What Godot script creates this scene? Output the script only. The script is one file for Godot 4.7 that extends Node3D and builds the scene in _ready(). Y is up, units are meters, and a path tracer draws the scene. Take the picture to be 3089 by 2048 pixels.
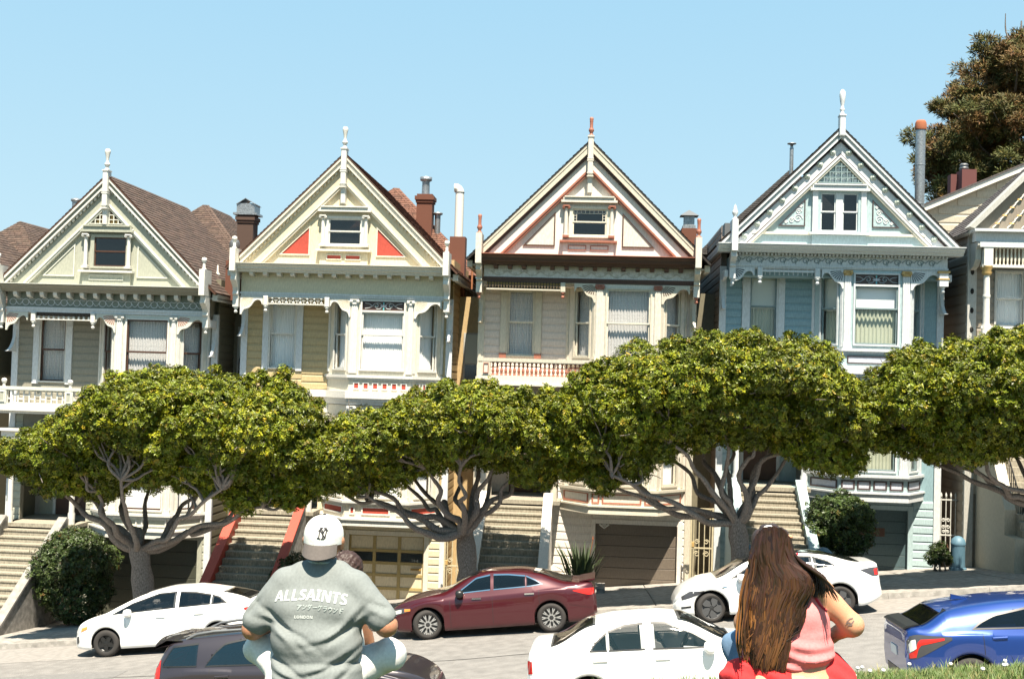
extends Node3D
# ---------------------------------------------------------------- shape helpers
var V := PackedVector3Array()
var N := PackedVector3Array()
var K := PackedColorArray()
var U := PackedVector2Array()
var T := Transform3D.IDENTITY
var col = null
var taken := {}
var cache := {}
var rng := RandomNumberGenerator.new()
const SLOPE := 0.102

func road_y(x, z):
	return -5.74 + SLOPE * x + 0.055 * (z - 8.6)
func walk_y(x, z):
	return -5.72 + SLOPE * x - 0.107 * (6.6 - z)
func lawn_y(x, z):
	var top = -1.83 + 0.10 * x
	if z >= 28.6: return top + 0.20 * min(z - 28.6, 2.0) + 0.05 * max(z - 30.6, 0.0)
	var t = clampf((28.6 - z) / 7.6, 0.0, 1.0)
	return lerpf(top, -4.95 + SLOPE * x, t)

func tri(a, b, c, na, nb, nc):
	V.append(T * a); V.append(T * c); V.append(T * b)
	N.append((T.basis * na).normalized()); N.append((T.basis * nc).normalized()); N.append((T.basis * nb).normalized())
	if col != null:
		K.append(col); K.append(col); K.append(col)
func ftri(a, b, c):
	var n = (b - a).cross(c - a)
	if n.length_squared() < 1e-16: return
	n = n.normalized()
	tri(a, b, c, n, n, n)
func quad(a, b, c, d):
	var n = (c - a).cross(d - b)
	if n.length_squared() < 1e-16: return
	n = n.normalized()
	tri(a, b, c, n, n, n); tri(a, c, d, n, n, n)
func squad(a, b, c, d, na, nb, nc, nd):
	tri(a, b, c, na, nb, nc); tri(a, c, d, na, nc, nd)
func box(x0, x1, y0, y1, z0, z1):
	var a = Vector3(x0, y0, z1); var b = Vector3(x1, y0, z1); var c = Vector3(x1, y1, z1); var d = Vector3(x0, y1, z1)
	var e = Vector3(x0, y0, z0); var f = Vector3(x1, y0, z0); var g = Vector3(x1, y1, z0); var h = Vector3(x0, y1, z0)
	quad(a, b, c, d); quad(f, e, h, g); quad(e, a, d, h); quad(b, f, g, c); quad(d, c, g, h); quad(e, f, b, a)
func bbox(x0, x1, y0, y1, z0, z1, r):   # box whose four front edges are chamfered
	var z2 = z1 - r
	var o = [Vector3(x0, y0, z2), Vector3(x1, y0, z2), Vector3(x1, y1, z2), Vector3(x0, y1, z2)]
	var i = [Vector3(x0 + r, y0 + r, z1), Vector3(x1 - r, y0 + r, z1), Vector3(x1 - r, y1 - r, z1), Vector3(x0 + r, y1 - r, z1)]
	var b = [Vector3(x0, y0, z0), Vector3(x1, y0, z0), Vector3(x1, y1, z0), Vector3(x0, y1, z0)]
	quad(i[0], i[1], i[2], i[3]); quad(b[1], b[0], b[3], b[2])
	for k in 4:
		var l = (k + 1) % 4
		quad(o[k], o[l], i[l], i[k]); quad(b[k], b[l], o[l], o[k])
func area2(p):
	var s = 0.0
	for i in p.size():
		var q = p[(i + 1) % p.size()]
		s += p[i].x * q.y - q.x * p[i].y
	return s
func extrude(p, z0, z1, ax = 2):   # polygon in xy pushed along z (ax 2), or polygon in zy pushed along x (ax 0), or xz along y (ax 1)
	var pts := PackedVector2Array(p)
	if area2(pts) < 0: pts.reverse()
	var idx := Geometry2D.triangulate_polygon(pts)
	var f = func(q, w):
		if ax == 2: return Vector3(q.x, q.y, w)
		if ax == 0: return Vector3(w, q.y, -q.x)   # q.x is -z so that orientation holds
		return Vector3(q.x, w, -q.y)
	for i in range(0, idx.size(), 3):
		var a = pts[idx[i]]; var b = pts[idx[i + 1]]; var c = pts[idx[i + 2]]
		if (b - a).cross(c - a) < 0:
			var t = b; b = c; c = t
		ftri(f.call(a, z1), f.call(b, z1), f.call(c, z1))
		ftri(f.call(a, z0), f.call(c, z0), f.call(b, z0))
	for i in pts.size():
		var q = pts[(i + 1) % pts.size()]
		quad(f.call(pts[i], z0), f.call(q, z0), f.call(q, z1), f.call(pts[i], z1))
func lathe(prof, seg, at = Vector3.ZERO, flip = 1.0):   # prof: [r, y] from top to bottom or the other way
	var n = prof.size()
	var nr = []
	for i in n:
		var a = prof[max(i - 1, 0)]; var b = prof[min(i + 1, n - 1)]
		var t = Vector2(b[0] - a[0], b[1] - a[1])
		nr.append(Vector2(t.y, -t.x).normalized())
	if prof[n - 1][1] < prof[0][1]:
		for i in n: nr[i] = -nr[i]
	var up = prof[n - 1][1] >= prof[0][1]
	for s in seg:
		var a0 = TAU * s / seg; var a1 = TAU * (s + 1) / seg
		for i in n - 1:
			var P = []; var M = []
			for q in [[i, a0], [i, a1], [i + 1, a1], [i + 1, a0]]:
				var r = prof[q[0]][0]
				P.append(at + Vector3(sin(q[1]) * r, prof[q[0]][1], cos(q[1]) * r))
				M.append(Vector3(sin(q[1]) * nr[q[0]].x, nr[q[0]].y, cos(q[1]) * nr[q[0]].x))
			if up: squad(P[0], P[1], P[2], P[3], M[0], M[1], M[2], M[3])
			else: squad(P[3], P[2], P[1], P[0], M[3], M[2], M[1], M[0])
func tube(pts, rad, seg, capped = true):
	var n = pts.size()
	var rings = []; var nrm = []
	var up = Vector3.UP
	for i in n:
		var d = (pts[min(i + 1, n - 1)] - pts[max(i - 1, 0)]).normalized()
		if i == 0 and abs(d.dot(up)) > 0.9: up = Vector3.RIGHT
		var x = up.cross(d).normalized()
		up = d.cross(x).normalized()
		var r = rad[i] if rad is Array or rad is PackedFloat32Array else rad
		var ring = []; var nn = []
		for s in seg:
			var a = TAU * s / seg
			var o = x * cos(a) + up * sin(a)
			ring.append(pts[i] + o * r); nn.append(o)
		rings.append(ring); nrm.append(nn)
	for i in n - 1:
		for s in seg:
			var t = (s + 1) % seg
			squad(rings[i][s], rings[i][t], rings[i + 1][t], rings[i + 1][s], nrm[i][s], nrm[i][t], nrm[i + 1][t], nrm[i + 1][s])
	if capped:
		for s in range(1, seg - 1):
			ftri(rings[0][0], rings[0][s + 1], rings[0][s])
			ftri(rings[n - 1][0], rings[n - 1][s], rings[n - 1][s + 1])
func bar(a, b, r, seg = 6):
	tube([a, b], r, seg)
func grid(P, closed_i = false):   # smooth sheet from rows of points, outward = (next column) x (next row)
	var ni = P.size(); var nj = P[0].size()
	var M = []
	for i in ni:
		var row = []
		for j in nj:
			var i0 = (i - 1 + ni) % ni if closed_i else max(i - 1, 0)
			var i1 = (i + 1) % ni if closed_i else min(i + 1, ni - 1)
			var du = P[i][min(j + 1, nj - 1)] - P[i][max(j - 1, 0)]
			var dv = P[i1][j] - P[i0][j]
			var n = du.cross(dv)
			if n.length_squared() < 1e-14: n = Vector3.UP
			row.append(n.normalized())
		M.append(row)
	for i in (ni if closed_i else ni - 1):
		var k = (i + 1) % ni
		for j in nj - 1:
			squad(P[i][j], P[i][j + 1], P[k][j + 1], P[k][j], M[i][j], M[i][j + 1], M[k][j + 1], M[k][j])
func take() -> ArrayMesh:
	var arr := []
	arr.resize(Mesh.ARRAY_MAX)
	arr[Mesh.ARRAY_VERTEX] = V; arr[Mesh.ARRAY_NORMAL] = N
	if K.size() == V.size() and K.size() > 0: arr[Mesh.ARRAY_COLOR] = K
	if U.size() == V.size() and U.size() > 0: arr[Mesh.ARRAY_TEX_UV] = U
	var m := ArrayMesh.new()
	if V.size() > 0: m.add_surface_from_arrays(Mesh.PRIMITIVE_TRIANGLES, arr)
	V = PackedVector3Array(); N = PackedVector3Array(); K = PackedColorArray(); U = PackedVector2Array()
	return m
func put(nm, par, mesh, mat, at = Vector3.ZERO):
	var o := MeshInstance3D.new()
	o.mesh = mesh
	o.material_override = mat
	o.name = nm
	o.position = at
	par.add_child(o, true)
	return o
func part(nm, par, mat, at = Vector3.ZERO):
	return put(nm, par, take(), mat, at)
func numbered(nm):
	var k = taken.get(nm, 0)
	taken[nm] = k + 1
	return nm if k == 0 else "%s_%03d" % [nm, k]
func tag(o, label, category, group = "", kind = ""):
	if label: o.set_meta("label", label)
	if category: o.set_meta("category", category)
	if group: o.set_meta("group", group)
	if kind: o.set_meta("kind", kind)
	return o
func thing(nm, label, category, at = Vector3.ZERO, group = ""):
	var o := Node3D.new()
	o.name = numbered(nm)
	add_child(o)
	o.position = at
	return tag(o, label, category, group)
func structure(nm, mat):
	var o = part(nm, self, mat)
	o.set_meta("kind", "structure")
	return o
# ---------------------------------------------------------------- materials
var M := {}
func noise_tex(freq, lo, hi, sd = 1, size = 512, oct = 4, warp = false):
	var n := FastNoiseLite.new()
	n.seed = sd; n.frequency = freq; n.fractal_octaves = oct
	n.noise_type = FastNoiseLite.TYPE_SIMPLEX_SMOOTH
	if warp:
		n.domain_warp_enabled = true; n.domain_warp_amplitude = 40.0
	var g := Gradient.new()
	g.set_color(0, Color(lo, lo, lo)); g.set_color(1, Color(hi, hi, hi))
	var t := NoiseTexture2D.new()
	t.width = size; t.height = size; t.seamless = true; t.noise = n; t.color_ramp = g
	return t
func bump_tex(freq, strength, sd = 2, size = 512):
	var n := FastNoiseLite.new()
	n.seed = sd; n.frequency = freq; n.fractal_octaves = 4
	var t := NoiseTexture2D.new()
	t.width = size; t.height = size; t.seamless = true; t.noise = n; t.as_normal_map = true; t.bump_strength = strength
	return t
func lin(r, g, b, a = 1.0):
	return Color(r, g, b, a).linear_to_srgb()
func mat(nm, c, rough = 0.6, metal = 0.0):
	var m := StandardMaterial3D.new()
	m.albedo_color = c; m.roughness = rough; m.metallic = metal
	M[nm] = m
	return m
func paint(nm, c, rough = 0.55):   # painted timber: faint mottling and weathering
	var l = c.srgb_to_linear()
	var m = mat(nm, lin(l.r * 0.92, l.g * 0.92, l.b * 0.92), rough)
	m.albedo_texture = tx_paint
	m.uv1_triplanar = true; m.uv1_world_triplanar = true
	m.uv1_scale = Vector3(1.1, 0.3, 1.1)
	m.normal_enabled = true; m.normal_texture = tx_paint_n; m.normal_scale = 0.12
	return m
var tx_paint; var tx_paint_n; var tx_grit; var tx_grit_n; var tx_blot; var tx_cloth_n

func make_materials():
	tx_paint = noise_tex(0.035, 0.87, 1.0, 3, 512, 5)
	tx_paint_n = bump_tex(0.06, 3.0, 5)
	tx_grit = noise_tex(0.08, 0.72, 1.0, 7, 1024, 5)
	tx_grit_n = bump_tex(0.16, 6.0, 8, 1024)
	tx_blot = noise_tex(0.012, 0.66, 1.0, 9, 1024, 5, true)
	tx_cloth_n = bump_tex(0.02, 5.0, 12, 512)
	# paints of the five houses (linear base colours)
	paint("white", lin(0.74, 0.72, 0.66)); paint("cool_white", lin(0.70, 0.72, 0.73))
	paint("sage", lin(0.43, 0.435, 0.35)); paint("sage_siding", lin(0.29, 0.27, 0.21)); paint("plaster", lin(0.42, 0.39, 0.34)); paint("sage_frieze", lin(0.20, 0.23, 0.19)); paint("sage_trim", lin(0.66, 0.66, 0.58))
	paint("cream", lin(0.72, 0.63, 0.445)); paint("cream_siding", lin(0.52, 0.40, 0.21)); paint("cream_trim", lin(0.76, 0.70, 0.57)); paint("brick_red", lin(0.48, 0.068, 0.040)); paint("tan_frame", lin(0.42, 0.32, 0.13))
	paint("ivory", lin(0.78, 0.73, 0.66)); paint("ivory_siding", lin(0.70, 0.60, 0.52)); paint("olive_cream", lin(0.62, 0.565, 0.455)); paint("brown", lin(0.085, 0.036, 0.020)); paint("rust", lin(0.38, 0.14, 0.088)); paint("pale_panel", lin(0.70, 0.65, 0.56)); paint("taupe", lin(0.16, 0.13, 0.10))
	paint("sky_blue", lin(0.42, 0.545, 0.565)); paint("blue_siding", lin(0.26, 0.395, 0.435)); paint("blue_trim", lin(0.66, 0.69, 0.70)); paint("blue_frieze", lin(0.22, 0.30, 0.31)); paint("blue_grey", lin(0.36, 0.42, 0.43)); paint("teal_door", lin(0.065, 0.11, 0.12)); paint("dark_line", lin(0.07, 0.045, 0.045)); paint("gold", lin(0.58, 0.38, 0.14)); paint("navy", lin(0.015, 0.035, 0.06)); paint("teal", lin(0.10, 0.30, 0.36)); paint("lavender", lin(0.60, 0.62, 0.70))
	paint("grey_siding", lin(0.27, 0.23, 0.18)); paint("beige_siding", lin(0.52, 0.47, 0.37)); paint("grey_trim", lin(0.50, 0.49, 0.45))
	paint("dark_green", lin(0.055, 0.058, 0.040)); paint("mustard", lin(0.36, 0.22, 0.05)); paint("dark_mesh", lin(0.05, 0.03, 0.015)); paint("side_olive", lin(0.21, 0.19, 0.13)); paint("side_tan", lin(0.54, 0.39, 0.20)); paint("side_mauve", lin(0.30, 0.25, 0.22))  # garage door paint of the sage house: darkened, shade put into its colour
	paint("pot_blue", lin(0.10, 0.20, 0.27)); paint("iron_cream", lin(0.60, 0.52, 0.34)); paint("iron_white", lin(0.62, 0.61, 0.56))
	mat("dark", lin(0.012, 0.011, 0.010), 0.9)
	var g = mat("glass", Color(0.10, 0.13, 0.15, 0.04), 0.02); g.transparency = BaseMaterial3D.TRANSPARENCY_ALPHA; g.metallic_specular = 0.6
	g = mat("dark_glass", Color(0.02, 0.03, 0.035, 0.55), 0.03); g.transparency = BaseMaterial3D.TRANSPARENCY_ALPHA; g.metallic_specular = 0.6
	var lace = mat("lace", lin(0.74, 0.73, 0.71), 0.9); lace.albedo_texture = noise_tex(0.07, 0.62, 1.0, 21, 512, 3); lace.uv1_triplanar = true; lace.uv1_world_triplanar = true; lace.uv1_scale = Vector3(1.6, 0.35, 1.6); lace.backlight_enabled = true; lace.backlight = Color(0.3, 0.3, 0.3)
	var sheer = mat("sheer", lin(0.78, 0.79, 0.78), 0.9); sheer.backlight_enabled = true; sheer.backlight = Color(0.3, 0.3, 0.3)
	mat("shade", lin(0.55, 0.58, 0.52), 0.85); mat("grey_blind", lin(0.22, 0.23, 0.24), 0.6); mat("green_curtain", lin(0.40, 0.43, 0.33), 0.9)
	# roofs
	for r in [["roof_grey", 0.13, 0.085, 0.065], ["roof_red", 0.21, 0.098, 0.066], ["roof_black", 0.035, 0.030, 0.028], ["roof_slate", 0.12, 0.105, 0.105]]:
		var m = mat(r[0], lin(r[1], r[2], r[3]), 0.95)
		m.vertex_color_use_as_albedo = true
		m.albedo_texture = tx_blot; m.uv1_triplanar = true; m.uv1_world_triplanar = true; m.uv1_scale = Vector3.ONE * 0.6
	# ground
	var c = mat("asphalt", lin(0.225, 0.213, 0.20), 0.92); c.albedo_texture = noise_tex(0.02, 0.80, 1.0, 31, 1024, 7); c.uv1_triplanar = true; c.uv1_world_triplanar = true; c.uv1_scale = Vector3(0.11, 0.11, 0.11); c.normal_enabled = true; c.normal_texture = tx_grit_n; c.normal_scale = 0.5
	c = mat("asphalt_worn", lin(0.28, 0.262, 0.243), 0.92); c.albedo_texture = M.asphalt.albedo_texture; c.uv1_triplanar = true; c.uv1_world_triplanar = true; c.uv1_scale = Vector3(0.23, 0.23, 0.23)
	mat("tar", lin(0.10, 0.096, 0.092), 0.8)
	c = mat("asphalt_patch", lin(0.19, 0.182, 0.174), 0.92); c.albedo_texture = M.asphalt.albedo_texture; c.uv1_triplanar = true; c.uv1_world_triplanar = true; c.uv1_scale = Vector3(0.4, 0.4, 0.4)
	c = mat("concrete", lin(0.42, 0.395, 0.36), 0.9); c.albedo_texture = tx_blot; c.uv1_triplanar = true; c.uv1_world_triplanar = true; c.uv1_scale = Vector3.ONE * 0.3; c.normal_enabled = true; c.normal_texture = tx_grit_n; c.normal_scale = 0.4
	c = mat("concrete_b", lin(0.36, 0.34, 0.31), 0.9); c.albedo_texture = tx_blot; c.uv1_triplanar = true; c.uv1_world_triplanar = true; c.uv1_scale = Vector3.ONE * 0.37; c.normal_enabled = true; c.normal_texture = tx_grit_n; c.normal_scale = 0.4
	c = mat("step_stone", lin(0.40, 0.36, 0.28), 0.85); c.albedo_texture = tx_blot; c.uv1_triplanar = true; c.uv1_world_triplanar = true; c.uv1_scale = Vector3(1.4, 0.4, 1.4)
	c = mat("soil", lin(0.055, 0.040, 0.025), 1.0); c.albedo_texture = tx_grit; c.uv1_triplanar = true; c.uv1_world_triplanar = true
	c = mat("lawn", lin(0.075, 0.105, 0.025), 1.0); c.albedo_texture = tx_blot; c.uv1_triplanar = true; c.uv1_world_triplanar = true; c.uv1_scale = Vector3.ONE * 0.8
	mat("brick_dark", lin(0.10, 0.06, 0.045), 0.95); mat("brick_brown", lin(0.17, 0.065, 0.04), 0.95); mat("brick_maroon", lin(0.16, 0.055, 0.05), 0.9)
	for k in ["brick_dark", "brick_brown", "brick_maroon"]:
		M[k].albedo_texture = tx_grit; M[k].uv1_triplanar = true; M[k].uv1_world_triplanar = true; M[k].uv1_scale = Vector3.ONE * 2.0
	var z = mat("zinc", lin(0.48, 0.50, 0.51), 0.42, 0.75); z.albedo_texture = tx_blot; z.uv1_triplanar = true; z.uv1_world_triplanar = true
	mat("zinc_dark", lin(0.16, 0.165, 0.17), 0.5, 0.6); mat("pipe_white", lin(0.62, 0.60, 0.54), 0.5); mat("rusted", lin(0.28, 0.09, 0.04), 0.9); mat("copper_pipe", lin(0.42, 0.18, 0.09), 0.5, 0.4)
	mat("stained_dark", lin(0.05, 0.025, 0.02), 0.3); mat("stained_lead", lin(0.35, 0.37, 0.38), 0.4); mat("stained_teal", lin(0.10, 0.42, 0.45), 0.25); mat("stained_gold", lin(0.50, 0.36, 0.10), 0.25)
# ---------------------------------------------------------------- houses
func holed(x0, x1, y0, y1, z0, z1, holes):   # a wall slab with rectangular openings
	var xs = [x0, x1]; var ys = [y0, y1]
	for h in holes:
		for q in [h[0], h[1]]:
			if q > x0 and q < x1 and not xs.has(q): xs.append(q)
		for q in [h[2], h[3]]:
			if q > y0 and q < y1 and not ys.has(q): ys.append(q)
	xs.sort(); ys.sort()
	for i in xs.size() - 1:
		for j in ys.size() - 1:
			var cx = (xs[i] + xs[i + 1]) / 2; var cy = (ys[j] + ys[j + 1]) / 2
			var inside = false
			for h in holes:
				if cx > h[0] and cx < h[1] and cy > h[2] and cy < h[3]: inside = true
			if not inside: box(xs[i], xs[i + 1], ys[j], ys[j + 1], z0, z1)
func plank_mesh(w, hgt):
	var key = "plank%.3f_%.3f" % [w, hgt]
	if not cache.has(key):
		var keep = T; T = Transform3D.IDENTITY
		var h = hgt - 0.014
		# drop siding: hollow curve at the top, proud flat face below
		extrude([Vector2(0, 0), Vector2(-0.024, 0.0), Vector2(-0.026, 0.006), Vector2(-0.022, h * 0.72), Vector2(-0.010, h * 0.86), Vector2(-0.006, h), Vector2(0, h)], 0.0, w, 0)
		cache[key] = take(); T = keep
	return cache[key]
func planks(par, mt, x0, x1, y0, y1, z, pitch = 0.235, alt = null):   # boards on a wall facing +z, drawn from the top down
	var y = y1 - pitch
	while y > y0 - pitch + 0.02:
		var o = put("siding_board", par, plank_mesh(x1 - x0, pitch), mt if alt == null or rng.randf() > 0.2 else alt)
		var lo = max(y, y0)
		o.transform = T * Transform3D(Basis(), Vector3(x0, y, z))
		if lo > y: o.scale = Vector3(1, (pitch - (lo - y)) / pitch, 1); 
		if lo > y: o.position = (T * Transform3D(Basis(), Vector3(x0, lo, z))).origin
		y -= pitch
func curtain(par, x0, x1, y0, y1, z, mt, sd, amp = 0.022, fold = 0.085):
	var r := RandomNumberGenerator.new(); r.seed = sd
	var n = int((x1 - x0) / 0.018)
	var top = []; var bot = []; var mid = []
	var ph = r.randf() * 6.0
	for i in n + 1:
		var x = lerpf(x0, x1, float(i) / n)
		ph += TAU * 0.018 / fold * r.randf_range(0.6, 1.4)
		var d = sin(ph) * amp + r.randf_range(-0.002, 0.002)
		bot.append(Vector3(x, y0 + 0.01 * sin(ph * 0.5), z + d)); mid.append(Vector3(x, (y0 + y1) / 2, z + d * 0.9)); top.append(Vector3(x, y1, z + d * 0.7))
	grid([bot, mid, top])
	return part("curtain", par, mt)
func window(par, x0, x1, y0, y1, o):
	# a sash window in the current frame T, its opening x0..x1, y0..y1 in the wall face z = 0
	var fm = o.get("frame", M.white); var sm = o.get("sash", fm)
	var tr = o.get("trans", 0.0)   # height of a stained-glass light at the top
	var c = o.get("casing", 0.05)
	box(x0 - c, x0, y0, y1 + c, -0.10, 0.035); box(x1, x1 + c, y0, y1 + c, -0.10, 0.035); box(x0, x1, y1, y1 + c, -0.10, 0.035); box(x0 - c, x1 + c, y0 - 0.05, y0, -0.10, 0.06)
	if tr > 0: box(x0, x1, y1 - tr - 0.06, y1 - tr, -0.10, 0.03)
	var w = part("window", par, fm)
	var yt = y1 - tr - (0.06 if tr > 0 else 0.0)
	var ym = o.get("mid", (y0 + yt) / 2)
	var s = 0.042
	for q in [[ym, yt, -0.045, -0.010], [y0, ym + 0.03, -0.082, -0.048]]:
		box(x0, x0 + s, q[0], q[1], q[2], q[3]); box(x1 - s, x1, q[0], q[1], q[2], q[3])
		box(x0 + s, x1 - s, q[0], q[0] + 0.045, q[2], q[3]); box(x0 + s, x1 - s, q[1] - 0.045, q[1], q[2], q[3])
		part("sash", w, sm)
		var pz = (q[2] + q[3]) / 2; quad(Vector3(x0 + s, q[0] + 0.045, pz), Vector3(x1 - s, q[0] + 0.045, pz), Vector3(x1 - s, q[1] - 0.045, pz), Vector3(x0 + s, q[1] - 0.045, pz))
		part("pane", w, o.get("glass", M.glass))
	var cz = -0.20
	match o.get("cover", "lace"):
		"lace": curtain(w, x0, x1, y0 + 0.03, yt, cz, M.lace, o.get("seed", 1))
		"sheer": curtain(w, x0, x1, y0 + 0.02, yt, cz, M.sheer, o.get("seed", 1), 0.02, 0.06)
		"green": curtain(w, x0, x1, y0 + 0.02, yt, cz, M.green_curtain, o.get("seed", 1), 0.03, 0.11)
		"shade":
			box(x0, x1, ym - 0.02, yt, -0.15, -0.146); part("roller_shade", w, M.shade)
			box(x0, x1, ym - 0.05, ym - 0.02, -0.155, -0.141); part("shade_hem", w, M.shade)
			curtain(w, x0, x1, y0 + 0.02, yt, cz - 0.03, M.green_curtain, o.get("seed", 1), 0.03, 0.10)
		"sunshade":
			box(x0, x1, y0 + (yt - y0) * 0.62, yt, -0.15, -0.146); part("roller_shade", w, M.sheer)
			curtain(w, x0, x1, y0 + 0.02, yt, cz - 0.03, M.green_curtain, o.get("seed", 1), 0.03, 0.12)
		"blind":
			var y = y0 + 0.04
			while y < yt:
				box(x0, x1, y, y + 0.022, -0.135, -0.12); y += 0.03
			part("venetian_blind", w, M.grey_blind)
	if tr > 0: stained(w, x0, x1, y1 - tr, y1)
	return w
func stained(w, x0, x1, y0, y1):
	box(x0, x1, y0, y1, -0.06, -0.05)
	part("stained_glass", w, M.stained_dark)
	var cx = (x0 + x1) / 2; var cy = (y0 + y1) / 2; var h = y1 - y0
	var pieces = []
	for s in [-1, 1]:
		var pts = []
		for k in 19:   # scrolls on both sides of a centre diamond
			var a = k / 18.0 * 3.6 * PI / 1.6
			var rr = h * 0.34 * (1.0 - k / 24.0)
			pts.append(Vector3(cx + s * (h * 0.85 + cos(a) * rr), cy + sin(a) * rr, -0.044))
		pieces.append(pts)
		pieces.append([Vector3(cx + s * h * 1.25, cy, -0.044), Vector3(cx + s * h * 1.6, cy + h * 0.22, -0.044), Vector3(cx + s * h * 2.1, cy + h * 0.3, -0.044)])
		pieces.append([Vector3(cx + s * h * 1.25, cy, -0.044), Vector3(cx + s * h * 1.6, cy - h * 0.22, -0.044), Vector3(cx + s * h * 2.1, cy - h * 0.3, -0.044)])
		pieces.append([Vector3(cx + s * h * 0.1, cy, -0.044), Vector3(cx + s * h * 0.4, cy + h * 0.3, -0.044), Vector3(cx + s * h * 0.8, cy + h * 0.34, -0.044)])
		pieces.append([Vector3(cx + s * h * 0.1, cy, -0.044), Vector3(cx + s * h * 0.4, cy - h * 0.3, -0.044), Vector3(cx + s * h * 0.8, cy - h * 0.34, -0.044)])
	for p in pieces: tube(p, 0.012, 5)
	part("lead_scroll", w, M.stained_lead)
	extrude([Vector2(cx - h * 0.42, cy), Vector2(cx, cy + h * 0.16), Vector2(cx + h * 0.42, cy), Vector2(cx, cy - h * 0.16)], -0.05, -0.042)
	part("glass_diamond", w, M.lavender)
	for s in [-1, 1]:
		lathe([[0.0, 0.012], [h * 0.09, 0.010], [h * 0.11, 0.0]], 10, Vector3(cx + s * h * 0.85, cy, -0.045))
	box(cx - h * 0.07, cx + h * 0.07, cy + h * 0.2, cy + h * 0.42, -0.05, -0.042); box(cx - h * 0.07, cx + h * 0.07, cy - h * 0.42, cy - h * 0.2, -0.05, -0.042)
	part("glass_jewel", w, M.stained_teal)
func finial_mesh(kind):
	var key = "finial_" + kind
	if not cache.has(key):
		var keep = T; T = Transform3D.IDENTITY
		if kind == "bulb": lathe([[0.07, 0], [0.085, 0.03], [0.05, 0.07], [0.045, 0.11], [0.085, 0.16], [0.085, 0.21], [0.045, 0.26], [0.04, 0.32], [0.055, 0.42], [0.085, 0.56], [0.09, 0.62], [0.06, 0.67], [0.0, 0.69]], 12)
		elif kind == "spindle": lathe([[0.085, 0], [0.09, 0.03], [0.05, 0.06], [0.045, 0.10], [0.085, 0.17], [0.075, 0.22], [0.05, 0.27], [0.05, 0.44], [0.06, 0.46], [0.05, 0.48], [0.065, 0.53], [0.05, 0.58], [0.0, 0.60]], 12)
		elif kind == "tall": lathe([[0.07, 0], [0.085, 0.04], [0.05, 0.08], [0.06, 0.14], [0.08, 0.18], [0.05, 0.23], [0.05, 0.30], [0.08, 0.46], [0.095, 0.60], [0.08, 0.72], [0.03, 0.78], [0.0, 0.79]], 12)
		elif kind == "ball": lathe([[0.07, 0], [0.08, 0.02], [0.045, 0.05], [0.045, 0.17], [0.035, 0.20], [0.07, 0.25], [0.085, 0.30], [0.07, 0.36], [0.0, 0.385]], 12)
		elif kind == "urn": lathe([[0.08, 0], [0.09, 0.03], [0.04, 0.07], [0.05, 0.11], [0.09, 0.20], [0.085, 0.26], [0.05, 0.31], [0.06, 0.34], [0.03, 0.42], [0.0, 0.48]], 12)
		elif kind == "drop": lathe([[0.0, -0.20], [0.045, -0.185], [0.062, -0.15], [0.045, -0.115], [0.03, -0.09], [0.06, -0.05], [0.07, -0.02], [0.06, 0.0]], 10)
		elif kind == "baluster": lathe([[0.045, 0], [0.045, 0.04], [0.025, 0.06], [0.05, 0.12], [0.045, 0.17], [0.022, 0.24], [0.035, 0.28], [0.022, 0.31], [0.03, 0.36], [0.045, 0.38], [0.045, 0.42]], 8)
		elif kind == "rosette": lathe([[0.0, 0.05], [0.03, 0.045], [0.035, 0.03], [0.06, 0.035], [0.085, 0.02], [0.09, 0.0]], 14)
		cache[key] = take(); T = keep
	return cache[key]
func panelled(par, nm, fm, im, x0, x1, y0, y1, z, b = 0.035):   # a raised moulding round a recessed panel
	box(x0, x1, y0, y0 + b, z, z + 0.03); box(x0, x1, y1 - b, y1, z, z + 0.03); box(x0, x0 + b, y0 + b, y1 - b, z, z + 0.03); box(x1 - b, x1, y0 + b, y1 - b, z, z + 0.03)
	var f = part(nm, par, fm)
	box(x0 + b, x1 - b, y0 + b, y1 - b, z, z + 0.008)
	part("panel_field", f, im)
	return f
func pilaster(par, mt, cm, x0, x1, y0, y1, z, ionic = true):
	var w = x1 - x0
	box(x0, x1, y0, y0 + 0.16, z, z + 0.075)
	box(x0 + 0.02, x1 - 0.02, y0 + 0.16, y1 - 0.14, z, z + 0.045)
	for k in 3:
		var xx = x0 + 0.045 + k * (w - 0.09 - 0.03) / 2
		box(xx, xx + 0.03, y0 + 0.18, y1 - 0.16, z + 0.045, z + 0.058)
	var p = part("pilaster", par, mt)
	box(x0 - 0.015, x1 + 0.015, y1 - 0.03, y1, z, z + 0.10); box(x0 + 0.01, x1 - 0.01, y1 - 0.14, y1 - 0.03, z, z + 0.07); box(x0, x1, y1 - 0.155, y1 - 0.14, z, z + 0.08)
	if ionic:
		for s in [x0 + 0.02, x1 - 0.02]:
			var keep = T; T = T * Transform3D(Basis(Vector3.RIGHT, PI / 2), Vector3(s, y1 - 0.07, z + 0.0))
			lathe([[0.0, 0.11], [0.02, 0.11], [0.024, 0.10], [0.045, 0.105], [0.05, 0.09], [0.05, 0.0]], 12)
			T = keep
	part("capital", p, cm)
	return p
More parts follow.
